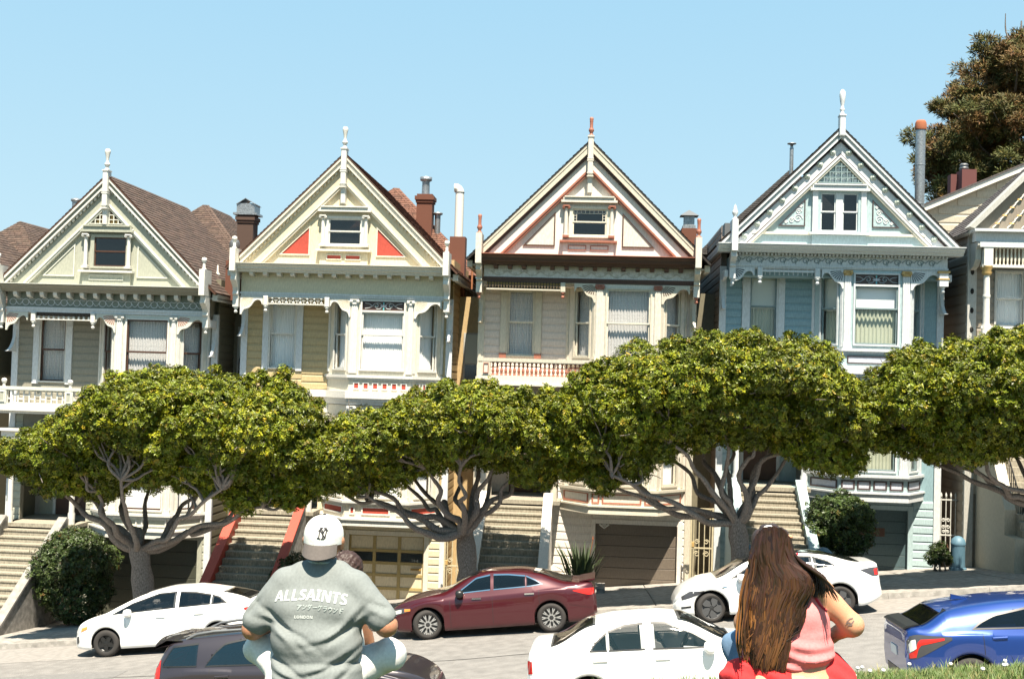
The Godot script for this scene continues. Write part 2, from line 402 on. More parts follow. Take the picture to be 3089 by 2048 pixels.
func fan(par, mt, dm, x0, dir, y1, w, hgt, z):   # corner bracket board with a scalloped lower edge and a carved fan; x0 is the tall side
	var pts = []
	for q in [[0, 0], [1, 0], [1, 0.42], [0.965, 0.44], [0.93, 0.30], [0.86, 0.21], [0.76, 0.19], [0.66, 0.24], [0.58, 0.34], [0.50, 0.50], [0.41, 0.62], [0.30, 0.68], [0.20, 0.71], [0.13, 0.80], [0.09, 0.92], [0.075, 1.0], [0, 1.0]]: pts.append(Vector2(w * q[0], -hgt * q[1]))
	var p = []
	for q in pts: p.append(Vector2(x0 + dir * q.x, y1 + q.y))
	extrude(p, z - 0.03, z + 0.03)
	var f = part("fan_bracket", par, mt)
	for k in 7:
		var a0 = deg_to_rad(8 + k * 11.5); var a1 = deg_to_rad(8 + k * 11.5 + 5.0)
		var r0 = hgt * 0.16; var r1 = min(w, hgt) * (0.58 + 0.12 * cos(a0))
		var o = Vector2(x0 + dir * 0.01, y1 - 0.02)
		var q = []
		for e in [[a0, r0], [a0, r1], [a1, r1], [a1, r0]]: q.append(o + Vector2(dir * cos(e[0]) * e[1], -sin(e[0]) * e[1] * 0.9))
		extrude(q, z + 0.028, z + 0.036)
		part("fan_rib", f, dm)
	return f
func corner_bracket(par, mt, x0, x1, y1, y0, z):
	# scrolled console seen edge-on under the cornice end
	var p = []
	var h = y1 - y0
	for q in [[0, 0], [0.42, 0], [0.42, 0.22], [0.46, 0.26], [0.46, 0.36], [0.40, 0.42], [0.30, 0.52], [0.20, 0.66], [0.16, 0.80], [0.20, 0.92], [0.14, 1.0], [0, 1.0]]:
		p.append(Vector2(-(z + q[0]), y1 - h * q[1]))
	extrude(p, x0, x1, 0)
	return part("corner_bracket", par, mt)
func shingles(par, mt, a, b, c, d, pitch = 0.15, tab = 0.30, sd = 1, nm = "shingle_courses"):
	# slope a(left eave) b(right eave) c(right ridge) d(left ridge): overlapping tabs laid in courses
	var r := RandomNumberGenerator.new(); r.seed = sd
	var n = (b - a).cross(d - a)
	if n.length() < 0.001: n = (b - a).cross(c - a)
	n = n.normalized()
	var hgt = max((d - a).length(), (c - b).length())
	var rows = int(hgt / pitch)
	for i in rows:
		var t0 = float(i) / rows; var t1 = min(1.0, (i + 1.15) / rows)
		var l0 = a.lerp(d, t0); var r0 = b.lerp(c, t0); var l1 = a.lerp(d, t1); var r1 = b.lerp(c, t1)
		var wid = (r0 - l0).length()
		if wid < 0.05: continue
		var s = -r.randf() * tab
		while s < wid:
			var e = s + tab * r.randf_range(0.75, 1.2)
			var f0 = clampf(s / wid, 0, 1); var f1 = clampf((e - 0.012) / wid, 0, 1)
			if f1 > f0:
				var v = r.randf_range(0.62, 1.12)
				col = Color(v * r.randf_range(0.95, 1.05), v, v * r.randf_range(0.95, 1.05))
				var lift = n * (0.018 + r.randf() * 0.008)
				var p0 = l0.lerp(r0, f0) + lift; var p1 = l0.lerp(r0, f1) + lift
				var p2 = l1.lerp(r1, f1) + n * 0.003; var p3 = l1.lerp(r1, f0) + n * 0.003
				quad(p0, p1, p2, p3)
				quad(l0.lerp(r0, f0), l0.lerp(r0, f1), p1, p0)
			s = e
	col = null
	var o = part(nm, par, mt)
	o.set_meta("kind", "stuff")
	return o
func slab(a, b, c, d, th):   # a thin plate under four corners
	var n = (b - a).cross(d - a)
	if n.length() < 0.001: n = (b - a).cross(c - a)
	n = n.normalized() * th
	quad(a, b, c, d); quad(b - n, a - n, d - n, c - n)
	quad(a - n, b - n, b, a); quad(b - n, c - n, c, b); quad(c - n, d - n, d, c); quad(d - n, a - n, a, d)
func chevron(par, nm, mt, A, d0, d1, xe, z0, z1, ymin = 0.0):   # the two rake boards lying d0..d1 below the roof line
	for s in [-1, 1]:
		var p = PackedVector2Array([Vector2(0, A - d0), Vector2(5 * s, A - d0 - 5), Vector2(5 * s, A - d1 - 5), Vector2(0, A - d1)])
		var clip = PackedVector2Array([Vector2(0, ymin), Vector2(xe * s, ymin), Vector2(xe * s, A + 1), Vector2(0, A + 1)])
		for q in Geometry2D.intersect_polygons(p, clip):
			extrude(q, z0, z1)
		part(nm, par, mt)
func lattice(par, mt, dm, A, y0, y1, half, z, step = 0.16):   # little square grille under the gable peak, cut to the slope
	box(-half, half, y0, y0 + 0.03, z, z + 0.05)
	var x = -half + 0.02
	while x < half:
		var top = min(y1, A - abs(x)) - 0.01
		if top > y0 + 0.05: box(x - 0.014, x + 0.014, y0 + 0.03, top, z, z + 0.04)
		x += step
	var y = y0 + step
	while y < y1:
		var w = A - y
		box(-w, w, y - 0.014, y + 0.014, z, z + 0.037); y += step
	var l = part("gable_lattice", par, mt)
	extrude([Vector2(-half, y0), Vector2(half, y0), Vector2(0, A)], z - 0.05, z - 0.042)
	part("lattice_backing", l, dm)
	y = y0 + step * 0.55
	while y < y1 - 0.05:
		x = -half + 0.02 + step / 2
		while x < half:
			if A - abs(x) > y + 0.07: box(x - 0.042, x + 0.042, y - 0.042, y + 0.042, z - 0.04, z - 0.01)
			x += step
		y += step
	part("lattice_block", l, M.mustard if dm == M.dark_mesh else M.cool_white)
func facet(a, b):
	var d = Vector3(b.x - a.x, 0, b.y - a.y)
	var u = d.normalized()
	return [Transform3D(Basis(u, Vector3.UP, u.cross(Vector3.UP)), Vector3(a.x, 0, a.y)), d.length()]
func house(h):
	var gy = h.ground   # y of the ground at the front of the house
	var H = thing(h.name, h.label, "house", Vector3(h.x, gy, 0), "row of gabled houses")
	var off = h.base - gy
	T = Transform3D(Basis(), Vector3(0, off, 0))
	var base_T = T
	var A = h.apex; var xe = h.get("xe", 3.22); var bot = gy - h.base   # bottom in gable-base coordinates
	rng.seed = h.seed
	# --- shell: side walls, core, front wall with openings
	var wt = h.wt; var wb = h.wb
	holes_build(H, h, bot)
	# --- roof
	var rz = -7.0; var ov = 0.235
	var ex = 3.55; var ey = A - 3.55
	if h.get("drop_eave", 0.0) > 0: ex += h.drop_eave; ey -= h.drop_eave
	slab(Vector3(0, A, ov), Vector3(0, A, rz), Vector3(-ex, ey, rz), Vector3(-ex, ey, ov), 0.06)
	slab(Vector3(ex, ey, ov), Vector3(ex, ey, rz), Vector3(0, A, rz), Vector3(0, A, ov), 0.06)
	var rf = part("roof", H, h.roofedge)
	var hx = 3.75; var hy = 0.25; var ha = 3.95
	slab(Vector3(-hx, hy, -5.2), Vector3(hx, hy, -5.2), Vector3(0, ha, -9.0), Vector3(0, ha, -9.0), 0.05)
	slab(Vector3(hx, hy, -5.2), Vector3(hx, hy, -14.4), Vector3(0, ha, -12.0), Vector3(0, ha, -9.0), 0.05)
	slab(Vector3(-hx, hy, -14.4), Vector3(-hx, hy, -5.2), Vector3(0, ha, -9.0), Vector3(0, ha, -12.0), 0.05)
	part("rear_hip", rf, h.roofedge)
	var up = Vector3(0, 0.012, 0)
	shingles(rf, h.roof, Vector3(ex, ey, ov) + up, Vector3(ex, ey, rz) + up, Vector3(0, A, rz) + up, Vector3(0, A, ov) + up, 0.15, 0.3, h.seed + 1)
	shingles(rf, h.roof, Vector3(-ex, ey, rz) + up, Vector3(-ex, ey, ov) + up, Vector3(0, A, ov) + up, Vector3(0, A, rz) + up, 0.15, 0.3, h.seed + 2)
	shingles(rf, h.roof, Vector3(-hx, hy, -5.2) + up, Vector3(hx, hy, -5.2) + up, Vector3(0.02, ha, -9.0) + up, Vector3(-0.02, ha, -9.0) + up, 0.15, 0.3, h.seed + 3)
	shingles(rf, h.roof, Vector3(hx, hy, -5.2) + up, Vector3(hx, hy, -14.4) + up, Vector3(0, ha, -12.0) + up, Vector3(0, ha, -9.0) + up, 0.15, 0.3, h.seed + 4)
	for s in [-1, 1]:   # hip caps
		var n = 22
		for k in n:
			var p0 = Vector3(s * hx, hy, -5.2).lerp(Vector3(0, ha, -9.0), float(k) / n) + up * 3.0
			var p1 = Vector3(s * hx, hy, -5.2).lerp(Vector3(0, ha, -9.0), (k + 1.1) / n) + up * 2.0
			var v = rng.randf_range(0.8, 1.3); col = Color(v, v, v)
			slab(p0 + Vector3(-0.11, -0.03, 0.05), p0 + Vector3(0.11, -0.03, -0.05), p1 + Vector3(0.11, -0.03, -0.05), p1 + Vector3(-0.11, -0.03, 0.05), 0.015)
			col = null
	var hc = part("hip_caps", rf, h.roof); hc.set_meta("kind", "stuff")
	# eaves along the sides
	for s in [-1, 1]:
		var x = s * (ex - 0.02)
		box(min(x, x - s * 0.16), max(x, x - s * 0.16), ey - 0.22, ey - 0.02, rz, 0.02)
		part("eave_board", rf, h.get("eave", h.trim))
		box(min(s * 3.38, x), max(s * 3.38, x), ey - 0.16, ey - 0.13, rz, 0.0)
		part("soffit", rf, h.get("eave", h.trim))
	# --- gable front
	var gt = PackedVector2Array([Vector2(-A + 0.45, 0), Vector2(A - 0.45, 0), Vector2(0, A - 0.45)])
	var gw = h.gw   # the gable wall is left open where its window stands, so the attic shows behind the glass
	for q in [[-9.0, gw[0], -9.0, 9.0], [gw[1], 9.0, -9.0, 9.0], [gw[0], gw[1], -9.0, gw[2]], [gw[0], gw[1], gw[3], 9.0]]:
		for e in Geometry2D.intersect_polygons(gt, PackedVector2Array([Vector2(q[0], q[2]), Vector2(q[1], q[2]), Vector2(q[1], q[3]), Vector2(q[0], q[3])])): extrude(e, -0.25, 0.0)
	part("gable_wall", H, h.field)
	var rfo = h.get("rake_foot", 0.0)
	chevron(H, "rake_edge", h.roofedge, A, 0.0, 0.05, xe + h.get("edge", 0.0), 0.0, 0.25, rfo)
	chevron(H, "rake_crown", h.rake, A, 0.05, 0.14, xe, 0.0, 0.24, rfo)
	chevron(H, "rake_fascia", h.rake2, A, 0.14, 0.27, xe, 0.0, h.get("fz", 0.185), rfo)
	chevron(H, "rake_bead", h.rake, A, 0.27, 0.34, xe, 0.0, 0.225, rfo)
	if h.get("rake_dentil", true):
		chevron(H, "rake_bed", h.shadow_trim, A, 0.34, 0.44, xe, 0.0, 0.10)
		var dk = T; T = Transform3D.IDENTITY
		extrude([Vector2(0, 0), Vector2(0.055, -0.055), Vector2(0.055, -0.125), Vector2(0, -0.07)], 0.09, 0.17)
		var dr = take()
		extrude([Vector2(0, 0), Vector2(-0.055, -0.055), Vector2(-0.055, -0.125), Vector2(0, -0.07)], 0.09, 0.17)
		var dl = take(); T = dk
		for s in [-1, 1]:
			var t = 0.12
			while t < 3.0:
				if A - 0.355 - t > 0.1: put("rake_dentil", H, dr if s > 0 else dl, h.rake, T * Vector3(s * t, A - 0.355 - t, 0))
				t += 0.115
	chevron(H, "rake_band", h.band, A, 0.44, 0.84, xe, 0.0, 0.085)
	chevron(H, "inner_rake_moulding", h.inner, A, 0.84, 0.92, xe, 0.0, 0.155)
	chevron(H, "inner_rake_moulding", h.inner2, A, 0.92, 1.0, xe, 0.0, 0.125)
	# apex post and finial
	var pt = h.post_top; var pb = h.post_bot
	bbox(-0.085, 0.085, pb + 0.55, pt, 0.08, 0.36, 0.02); box(-0.10, 0.10, pt - 0.04, pt, 0.07, 0.38)
	var po = part("apex_post", H, h.post)
	if h.get("long_post", true):
		bbox(-0.075, 0.075, pb, pb + 0.56, 0.08, 0.28, 0.02); part("post_pendant", po, h.post)
		for k in [0.50, 0.60, 0.98, 1.04]:
			box(-0.10, 0.10, pb + k, pb + k + 0.035, 0.08, 0.37); part("post_moulding", po, h.post)
	put("finial", po, finial_mesh(h.finial), h.finial_mat, T * Vector3(0, pt, 0.22))
	# gable window
	gable_window(H, h, A)
	# triangular panels either side
	for s in [-1, 1]:
		var tp = h.tri
		var outer = [Vector2(s * tp[0], tp[1]), Vector2(s * tp[2], tp[1]), Vector2(s * tp[0], tp[3])]
		var cen = (outer[0] + outer[1] + outer[2]) / 3.0
		var inner = []
		for q in outer: inner.append(cen + (q - cen) * 0.89)
		for k in 3:
			var l = (k + 1) % 3
			extrude([outer[k], outer[l], inner[l], inner[k]], 0.0, 0.04)
		var tf = part("triangle_moulding", H, h.tri_frame)
		extrude(inner, 0.0, 0.012)
		part("triangle_field", tf, h.tri_field)
		if h.get("scrolls", false):
			for g in [[0.28, 0.30, 0.13], [0.26, 0.62, 0.09], [0.55, 0.22, 0.09], [0.16, 0.85, 0.05], [0.8, 0.13, 0.05]]:
				var o = Vector2(s * (tp[0] + (tp[2] - tp[0]) * g[0] * 0.86 + 0.02), tp[1] + 0.03 + (tp[3] - tp[1]) * g[1] * 0.8)
				var pts = []
				for k in 22:
					var a = k / 21.0 * TAU * 1.5
					pts.append(Vector3(o.x + cos(a) * g[2] * (1.0 - k / 26.0), o.y + sin(a) * g[2] * (1.0 - k / 26.0), 0.02))
				tube(pts, 0.014, 5)
			part("carved_scroll", tf, M.cool_white)
	# --- cornice, brackets, frieze
	var cx = h.get("cx", 3.27)
	var c1 = h.cor; var d1 = h.dent; var f1 = h.fr; var a1 = h.ar
	var prof = [Vector2(0.1, 0.0), Vector2(-0.48, 0.0), Vector2(-0.50, -0.03), Vector2(-0.46, -0.07), Vector2(-0.42, -0.10), Vector2(-0.40, c1 * 0.62), Vector2(-0.34, c1 * 0.70), Vector2(-0.30, c1), Vector2(0.1, c1)]
	extrude(prof, -cx, cx, 0)
	var co = part("cornice", H, h.cornice)
	box(-cx - 0.02, cx + 0.02, 0.0, 0.022, -0.2, 0.53)
	part("cornice_cap", co, h.capping)
	var n = h.ndent
	var dm = null
	var keepT = T; T = Transform3D.IDENTITY
	if h.get("fine_dentil", false): bbox(-0.03, 0.03, d1 - c1, 0.0, -0.02, 0.16, 0.008)
	else: extrude([Vector2(0, 0), Vector2(-0.27, 0), Vector2(-0.26, (d1 - c1) * 0.55), Vector2(-0.20, (d1 - c1)), Vector2(-0.12, (d1 - c1)), Vector2(0, (d1 - c1) * 1.2)], -0.065, 0.065, 0)
	dm = take(); T = keepT
	for k in n:
		put("cornice_bracket", co, dm, h.get("dentmat", h.trim), T * Vector3(lerpf(-cx + 0.45, cx - 0.43, float(k) / (n - 1)), c1, 0.0))
	box(-3.2, 3.25, f1, c1, -0.15, 0.0)
	var fz = part("frieze", H, h.frieze)
	if h.get("swags", "") != "":
		var x = -3.0
		while x < 3.1:
			var yc = (f1 + d1) / 2; var rr = (d1 - f1) * 0.36
			if h.swags == "garland":
				var pts = []
				for k in 11: pts.append(Vector3(x + k * 0.052, yc + rr * 0.7 - sin(k / 10.0 * PI) * rr * 1.5, 0.008))
				tube(pts, 0.011, 5)
				for q in [[0.10, 0.5], [0.26, -0.3], [0.42, 0.45]]:
					pts = []
					for k in 9: pts.append(Vector3(x + q[0] + cos(k * 0.8) * rr * 0.34, yc + q[1] * rr + sin(k * 0.8) * rr * 0.34, 0.008))
					tube(pts, 0.009, 5)
				x += 0.52
			elif h.swags == "ring":
				var pts = []
				for k in 15: pts.append(Vector3(x + cos(k / 14.0 * TAU) * rr * 0.95, yc + sin(k / 14.0 * TAU) * rr * 0.9, 0.008))
				tube(pts, 0.012, 5)
				pts = []
				for k in 9: pts.append(Vector3(x + 0.09 + k * 0.03, yc + rr * (0.5 - 1.2 * sin(k / 8.0 * PI)), 0.008))
				tube(pts, 0.011, 5)
				for s in [-1, 1]: tube([Vector3(x + 0.21, yc + rr * 0.7, 0.008), Vector3(x + 0.21 + s * 0.08, yc + rr * 0.95, 0.008), Vector3(x + 0.21 + s * 0.12, yc + rr * 0.6, 0.008)], 0.009, 5)
				x += 0.42
			else:
				var pts = []
				for k in 13: pts.append(Vector3(x + cos(k * 0.62) * rr * (1.0 - k / 16.0), yc + sin(k * 0.62) * rr * (1.0 - k / 16.0), 0.008))
				tube(pts, 0.012, 5)
				for s in [-1, 1]: tube([Vector3(x + 0.16, yc, 0.008), Vector3(x + 0.16 + 0.06 * s, yc + rr * 0.6, 0.008), Vector3(x + 0.16 + 0.12 * s, yc + rr * 0.9 * s, 0.008)], 0.011, 5)
				x += 0.34
		part("frieze_relief", fz, h.relief)
	box(-3.22, 3.27, a1 + (f1 - a1) * 0.5, f1, -0.15, 0.05); box(-3.2, 3.25, a1, a1 + (f1 - a1) * 0.5, -0.15, 0.025)
	part("architrave", H, h.arch)
	# corner brackets with finials
	for s in h.brackets:
		var xa = s * h.bx; var xb = s * (h.bx + 0.18)
		box(min(xa, xb), max(xa, xb), c1, h.btop, -0.05, 0.60)
		var cb = part("corner_block", H, h.block)
		corner_bracket(cb, h.trim, min(xa, xb) + 0.005, max(xa, xb) - 0.005, c1 - 0.002, a1 - 0.02, 0.0)
		put("corner_finial", cb, finial_mesh(h.cfin), h.cfin_mat, T * Vector3((xa + xb) / 2, h.btop, 0.42))
		box(min(xa, xb), max(xa, xb), a1 - 0.36, a1 - 0.02, -0.04, 0.13)
		part("corner_pendant", cb, h.block)
		put("pendant_drop", cb, finial_mesh("drop"), h.get("dropmat", h.trim), T * Vector3((xa + xb) / 2, a1 - 0.36, 0.05))
	# --- second floor: porch spandrel at the left
	second_floor(H, h, bot)
	lower_floors(H, h, bot)
	T = Transform3D.IDENTITY
	return H
func gable_window(H, h, A):
	var g = h.gw   # window x0,x1,y0,y1, hood half width, hood y0,y1, sill y, column width
	var z = 0.0
	var x0 = g[0]; var x1 = g[1]; var y0 = g[2]; var y1 = g[3]; var hw = g[4]
	box(x0 - 0.12, x0, y0 - 0.06, y1 + 0.08, z, z + 0.09); box(x1, x1 + 0.12, y0 - 0.06, y1 + 0.08, z, z + 0.09); box(x0, x1, y1, y1 + 0.08, z, z + 0.09); box(x0, x1, y0 - 0.06, y0, z, z + 0.09)
	var w = part("gable_window", H, h.gw_frame)
	var keep = T
	if h.get("twin", false):
		box(-0.10, 0.10, y0, y1, z, z + 0.09)
		part("mullion", w, h.trim)
	var lights = [[x0, -0.10], [0.10, x1]] if h.get("twin", false) else [[x0, x1]]
	for l in lights:
		var ym = (y0 + y1) / 2; var s = 0.04
		for q in [[ym, y1, 0.02, 0.05], [y0, ym + 0.02, 0.0, 0.03]]:
			box(l[0], l[0] + s, q[0], q[1], q[2], q[3]); box(l[1] - s, l[1], q[0], q[1], q[2], q[3]); box(l[0] + s, l[1] - s, q[0], q[0] + s, q[2], q[3]); box(l[0] + s, l[1] - s, q[1] - s, q[1], q[2], q[3])
			if h.get("small_panes", false) and q[0] == ym:
				box(l[0] + s, l[1] - s, q[1] - 0.14, q[1] - 0.125, q[2], q[3])
				for k in 7:
					var xx = lerpf(l[0] + 0.13, l[1] - 0.13, k / 6.0); box(xx - 0.007, xx + 0.007, q[1] - 0.14, q[1] - s, q[2], q[3])
				for xx in [l[0] + 0.12, l[1] - 0.12]:
					box(xx - 0.007, xx + 0.007, q[0] + s, q[1] - 0.14, q[2], q[3])
				for k in 2:
					var yy = q[0] + s + 0.08 + k * 0.09
					box(l[0] + s, l[0] + 0.12, yy - 0.006, yy + 0.006, q[2], q[3]); box(l[1] - 0.12, l[1] - s, yy - 0.006, yy + 0.006, q[2], q[3])
			part("sash", w, h.get("gw_sash", h.gw_frame))
			box(l[0] + s, l[1] - s, q[0] + s, q[1] - s, q[2] + 0.012, q[2] + 0.018)
			part("pane", w, M.dark_glass)
		if h.get("gblind", false):
			var yy = y0 + 0.03
			while yy < y1 - 0.02:
				box(l[0] + 0.03, l[1] - 0.03, yy, yy + 0.02, -0.03, -0.02); yy += 0.032
			part("venetian_blind", w, M.grey_blind)
	# side columns
	for s in [-1, 1]:
		var c = h.get("gcen", 0.05) + s * (hw - 0.16)
		if h.get("gcols", true):
			lathe([[0.085, y0 - 0.05], [0.085, y0 + 0.02], [0.065, y0 + 0.05], [0.06, y1 - 0.02], [0.07, y1], [0.075, y1 + 0.02]], 10, Vector3(c, 0, 0.10))
			var cl = part("column", w, h.gw_col)
			box(c - 0.10, c + 0.10, y1 + 0.06, y1 + 0.10, 0.0, 0.22)
			for q in [-1, 1]:
				T = keep * Transform3D(Basis(Vector3.RIGHT, PI / 2), Vector3(c + q * 0.08, y1 + 0.035, 0.04)); lathe([[0.0, 0.17], [0.04, 0.165], [0.045, 0.15], [0.045, 0.0]], 10); T = keep
			part("capital", cl, h.gw_cap)
			box(c - 0.095, c + 0.095, y0 - 0.07, y0 + 0.0, 0.0, 0.215); part("column_base", cl, h.gw_cap)
		else:
			bbox(c - 0.08, c + 0.08, y0 - 0.06, y1 + 0.09, 0.0, 0.13, 0.01); part("column", w, h.gw_col)
	var gc = h.get("gcen", 0.05)
	box(gc - hw, gc + hw, g[5], g[5] + 0.07, 0.0, 0.21); box(gc - hw + 0.06, gc + hw - 0.06, g[5] + 0.07, g[6] - 0.04, 0.0, 0.20); box(gc - hw + 0.10, gc + hw - 0.10, g[6] - 0.04, g[6], 0.0, 0.25)
	part("window_hood", w, h.get("hood", h.trim))
	box(gc - hw - 0.02, gc + hw + 0.02, g[7] - 0.06, g[7], 0.0, 0.23)
	part("window_sill", w, h.get("sillmat", h.trim))
	if h.get("apron", true):
		box(gc - hw + 0.08, gc + hw - 0.08, 0.02, g[7] - 0.06, 0.0, 0.10)
		var ap = part("window_apron", w, h.get("apron_mat", h.field))
		for p in h.apanels: panelled(ap, "apron_panel", h.get("apframe", h.tri_frame), h.tri_field if h.get("apfield", true) else h.field, gc + p[0], gc + p[1], 0.20, 0.36, 0.10, 0.025)
func holes_build(H, h, bot):
	var x2 = h.w2
	var holes = [[x2[0], x2[1], h.wb2, h.wt2], [-2.95, -0.75, h.st_top, h.st_top + 2.55], [h.gar[0], h.gar[1], bot, h.gar[2]], [h.plan[0].x + 0.35, h.plan[3].x - 0.35, h.wb, h.wt], [h.plan[0].x + 0.35, h.plan[3].x - 0.35, h.sill1 + 0.12, h.sill1 + 2.15]]
	holed(-3.4, 3.4, bot - 0.6, -0.9, -1.12, -0.92, holes)
	box(-3.2, 3.25, -0.9, -0.3, -1.12, -0.16)
	part("front_wall", H, h.siding)
	box(3.2, 3.38, bot - 0.6, 0.4, -14, -1.12); box(-3.38, -3.2, bot - 0.6, 0.4, -14, -1.12); box(-3.38, 3.38, bot - 0.6, 0.4, -14.2, -14)
	part("side_wall", H, h.side)
	box(-3.19, 3.19, bot - 0.6, 0.3, -13.9, -2.4)
	part("inner_core", H, M.plaster)
	for q in [[0.02, 0.06, -7.0, -0.26], [h.belt1 - 0.1, h.belt1, -2.4, -1.13], [h.sk[1], h.sk[1] + 0.1, -2.4, -1.13]]:
		box(-3.19, 3.19, q[0], q[1], q[2], q[3]); part("room_floor", H, M.plaster)
	box(-3.2, 3.25, h.ar - 0.03, h.ar, -0.92, -0.02)
	part("porch_ceiling", H, h.get("soffit", h.trim))
	# siding boards on the visible side
	var keep = T
	for s in h.get("side_faces", []):
		if s > 0: T = keep * Transform3D(Basis(Vector3(0, 0, -1), Vector3.UP, Vector3(1, 0, 0)), Vector3(3.38, 0, -0.95))
		else: T = keep * Transform3D(Basis(Vector3(0, 0, 1), Vector3.UP, Vector3(-1, 0, 0)), Vector3(-3.38, 0, -8.95))
		planks(H, h.side, 0.0, 8.0, bot + 0.3, -0.15 + h.get("side_top", 0.0), 0.0, 0.25)
		T = keep
func bay_ring(P, e, y0, y1):
	var p = [Vector2(P[0].x - e, -P[0].y), Vector2(P[1].x - e * 0.41, -(P[1].y + e)), Vector2(P[2].x + e * 0.41, -(P[2].y + e)), Vector2(P[3].x + e, -P[3].y), Vector2(P[3].x - 0.3, 0.93), Vector2(P[0].x + 0.3, 0.93)]
	p.reverse()
	extrude(p, y0, y1, 1)
func bay_storey(H, h, P, y0, y1, wb, wt, o, centre, sides):
	# three walls of the canted bay, with a sash window in each
	var base = T
	for k in 3:
		var f = facet(P[k], P[k + 1])
		T = base * f[0]
		var L = f[1]
		var x0 = centre[0] if k == 1 else sides[k / 2][0] * L
		var x1 = centre[1] if k == 1 else sides[k / 2][1] * L
		holed(0.0, L, y0, y1, -0.12, 0.0, [[x0, x1, wb, wt]])
		var w = part("bay_wall", H, h.bay)
		var oo = o.duplicate(); oo.seed = h.seed * 7 + k + int(y0 * 10)
		if k != 1:
			oo.erase("trans")
			if oo.get("cover") == "sunshade": oo.cover = "shade"
		window(w, x0, x1, wb, wt if k == 1 or not o.has("trans") else wt - 0.02, oo)
		if k == 1:
			pilaster(w, h.pil, h.pilcap, 0.0, x0 - 0.11, wb - 0.13, y1 - 0.01, 0.0)
			pilaster(w, h.pil, h.pilcap, x1 + 0.11, L, wb - 0.13, y1 - 0.01, 0.0)
		else:
			bbox(0.0, 0.10, wb - 0.1, y1, 0.0, 0.03, 0.008); bbox(L - 0.10, L, wb - 0.1, y1, 0.0, 0.03, 0.008)
			part("bay_trim", w, h.trim)
	T = base
func second_floor(H, h, bot):
	var a1 = h.ar
	var P = h.plan
	# pendants and fretwork over the recess
	for x in h.drops:
		bbox(x - 0.075, x + 0.075, a1 - 0.30, a1, -0.03, 0.11, 0.015)
		var d = part("pendant_post", H, h.trim)
		put("pendant_drop", d, finial_mesh("drop"), h.get("dropmat", h.trim), T * Vector3(x, a1 - 0.30, 0.04))
	var f = h.fretbox
	match h.fret:
		"spindle":
			box(f[0], f[1], f[2], f[2] + 0.035, -0.02, 0.06)
			var fr = part("fretwork_rail", H, h.trim)
			box(f[0], f[1], f[3] - 0.03, f[3], -0.02, 0.05); part("fretwork_rail", fr, h.trim)
			var n = 8
			for k in n:
				var x = lerpf(f[0] + 0.12, f[1] - 0.12, k / float(n - 1))
				lathe([[0.018, f[2] + 0.03], [0.05, f[2] + 0.05], [0.05, f[2] + 0.075], [0.02, f[2] + 0.09], [0.02, f[3] - 0.09], [0.055, f[3] - 0.075], [0.05, f[3] - 0.05], [0.018, f[3] - 0.02]], 8, Vector3(x, 0, 0.02)); part("fretwork_spindle", fr, h.trim)
				if k < n - 1:
					var q = (f[1] - f[0] - 0.24) / (n - 1) / 2
					bar(Vector3(x + 0.05, (f[2] + f[3]) / 2, 0.02), Vector3(x + q * 2 - 0.05, (f[2] + f[3]) / 2, 0.02), 0.013)
					bar(Vector3(x + q, f[2], 0.02), Vector3(x + q, f[3], 0.02), 0.012)
			part("fretwork_grille", fr, h.trim)
		"lattice":
			box(f[0], f[1], f[2], f[2] + 0.045, -0.02, 0.07)
			var fr = part("fretwork_rail", H, h.trim)
			var x = f[0] + 0.05
			while x < f[1]:
				box(x - 0.010, x + 0.010, f[2] + 0.04, f[3], 0.0, 0.03)
				lathe([[0.0, 0.0], [0.028, 0.012], [0.03, 0.05], [0.012, 0.075], [0.022, 0.10], [0.0, 0.11]], 6, Vector3(x, f[2] + 0.06, 0.015))
				x += 0.09
			for k in 3: box(f[0], f[1], lerpf(f[2] + 0.05, f[3] - 0.02, k / 2.0), lerpf(f[2] + 0.05, f[3] - 0.02, k / 2.0) + 0.016, 0.002, 0.028)
			part("fretwork_grille", fr, M.dark_mesh)
			box(f[0], f[1], f[3] - 0.09, f[3], -0.025, -0.005); part("fretwork_backing", fr, M.mustard)
		"posts":
			box(f[0], f[1], f[2], f[2] + 0.03, -0.02, 0.06)
			var fr = part("fretwork_rail", H, h.trim)
			var n = 11
			for k in n:
				var x = lerpf(f[0] + 0.08, f[1] - 0.08, k / float(n - 1))
				box(x - 0.025, x + 0.025, f[2] + 0.03, f[2] + 0.12, 0.0, 0.05); box(x - 0.045, x + 0.045, f[2] + 0.05, f[2] + 0.075, 0.005, 0.045); part("fretwork_spindle", fr, h.trim)
			box(f[0], f[1], f[2] + 0.12, f[3], 0.0, 0.03)
			for k in 18: lathe([[0.0, -0.02], [0.02, 0.0], [0.02, 0.02], [0.0, 0.04]], 6, Vector3(lerpf(f[0] + 0.05, f[1] - 0.05, k / 17.0), f[2] + 0.16, 0.035))
			part("fretwork_grille", fr, M.dark_mesh)
		"rail":
			box(f[0], f[1], f[2] + 0.05, f[2] + 0.11, 0.0, 0.06)
			var fr = part("fretwork_rail", H, h.trim)
			var n = 11
			for k in n:
				var x = lerpf(f[0] + 0.08, f[1] - 0.08, k / float(n - 1))
				bar(Vector3(x, f[2] - 0.03, 0.03), Vector3(x, f[3], 0.03), 0.012); lathe([[0.0, -0.02], [0.022, 0.0], [0.0, 0.025]], 6, Vector3(x, f[2] - 0.03, 0.03)); part("fretwork_spindle", fr, h.trim)
	if h.fans:
		if h.fan_left: fan(H, h.fanmat, h.fandark, -3.2, 1, a1 - 0.01, 0.72, 0.58, 0.02)
		fan(H, h.fanmat, h.fandark, P[1].x, -1, a1 - 0.01, h.fanw, 0.58, 0.02)
		fan(H, h.fanmat, h.fandark, P[2].x, 1, a1 - 0.01, 0.86, 0.58, 0.02)
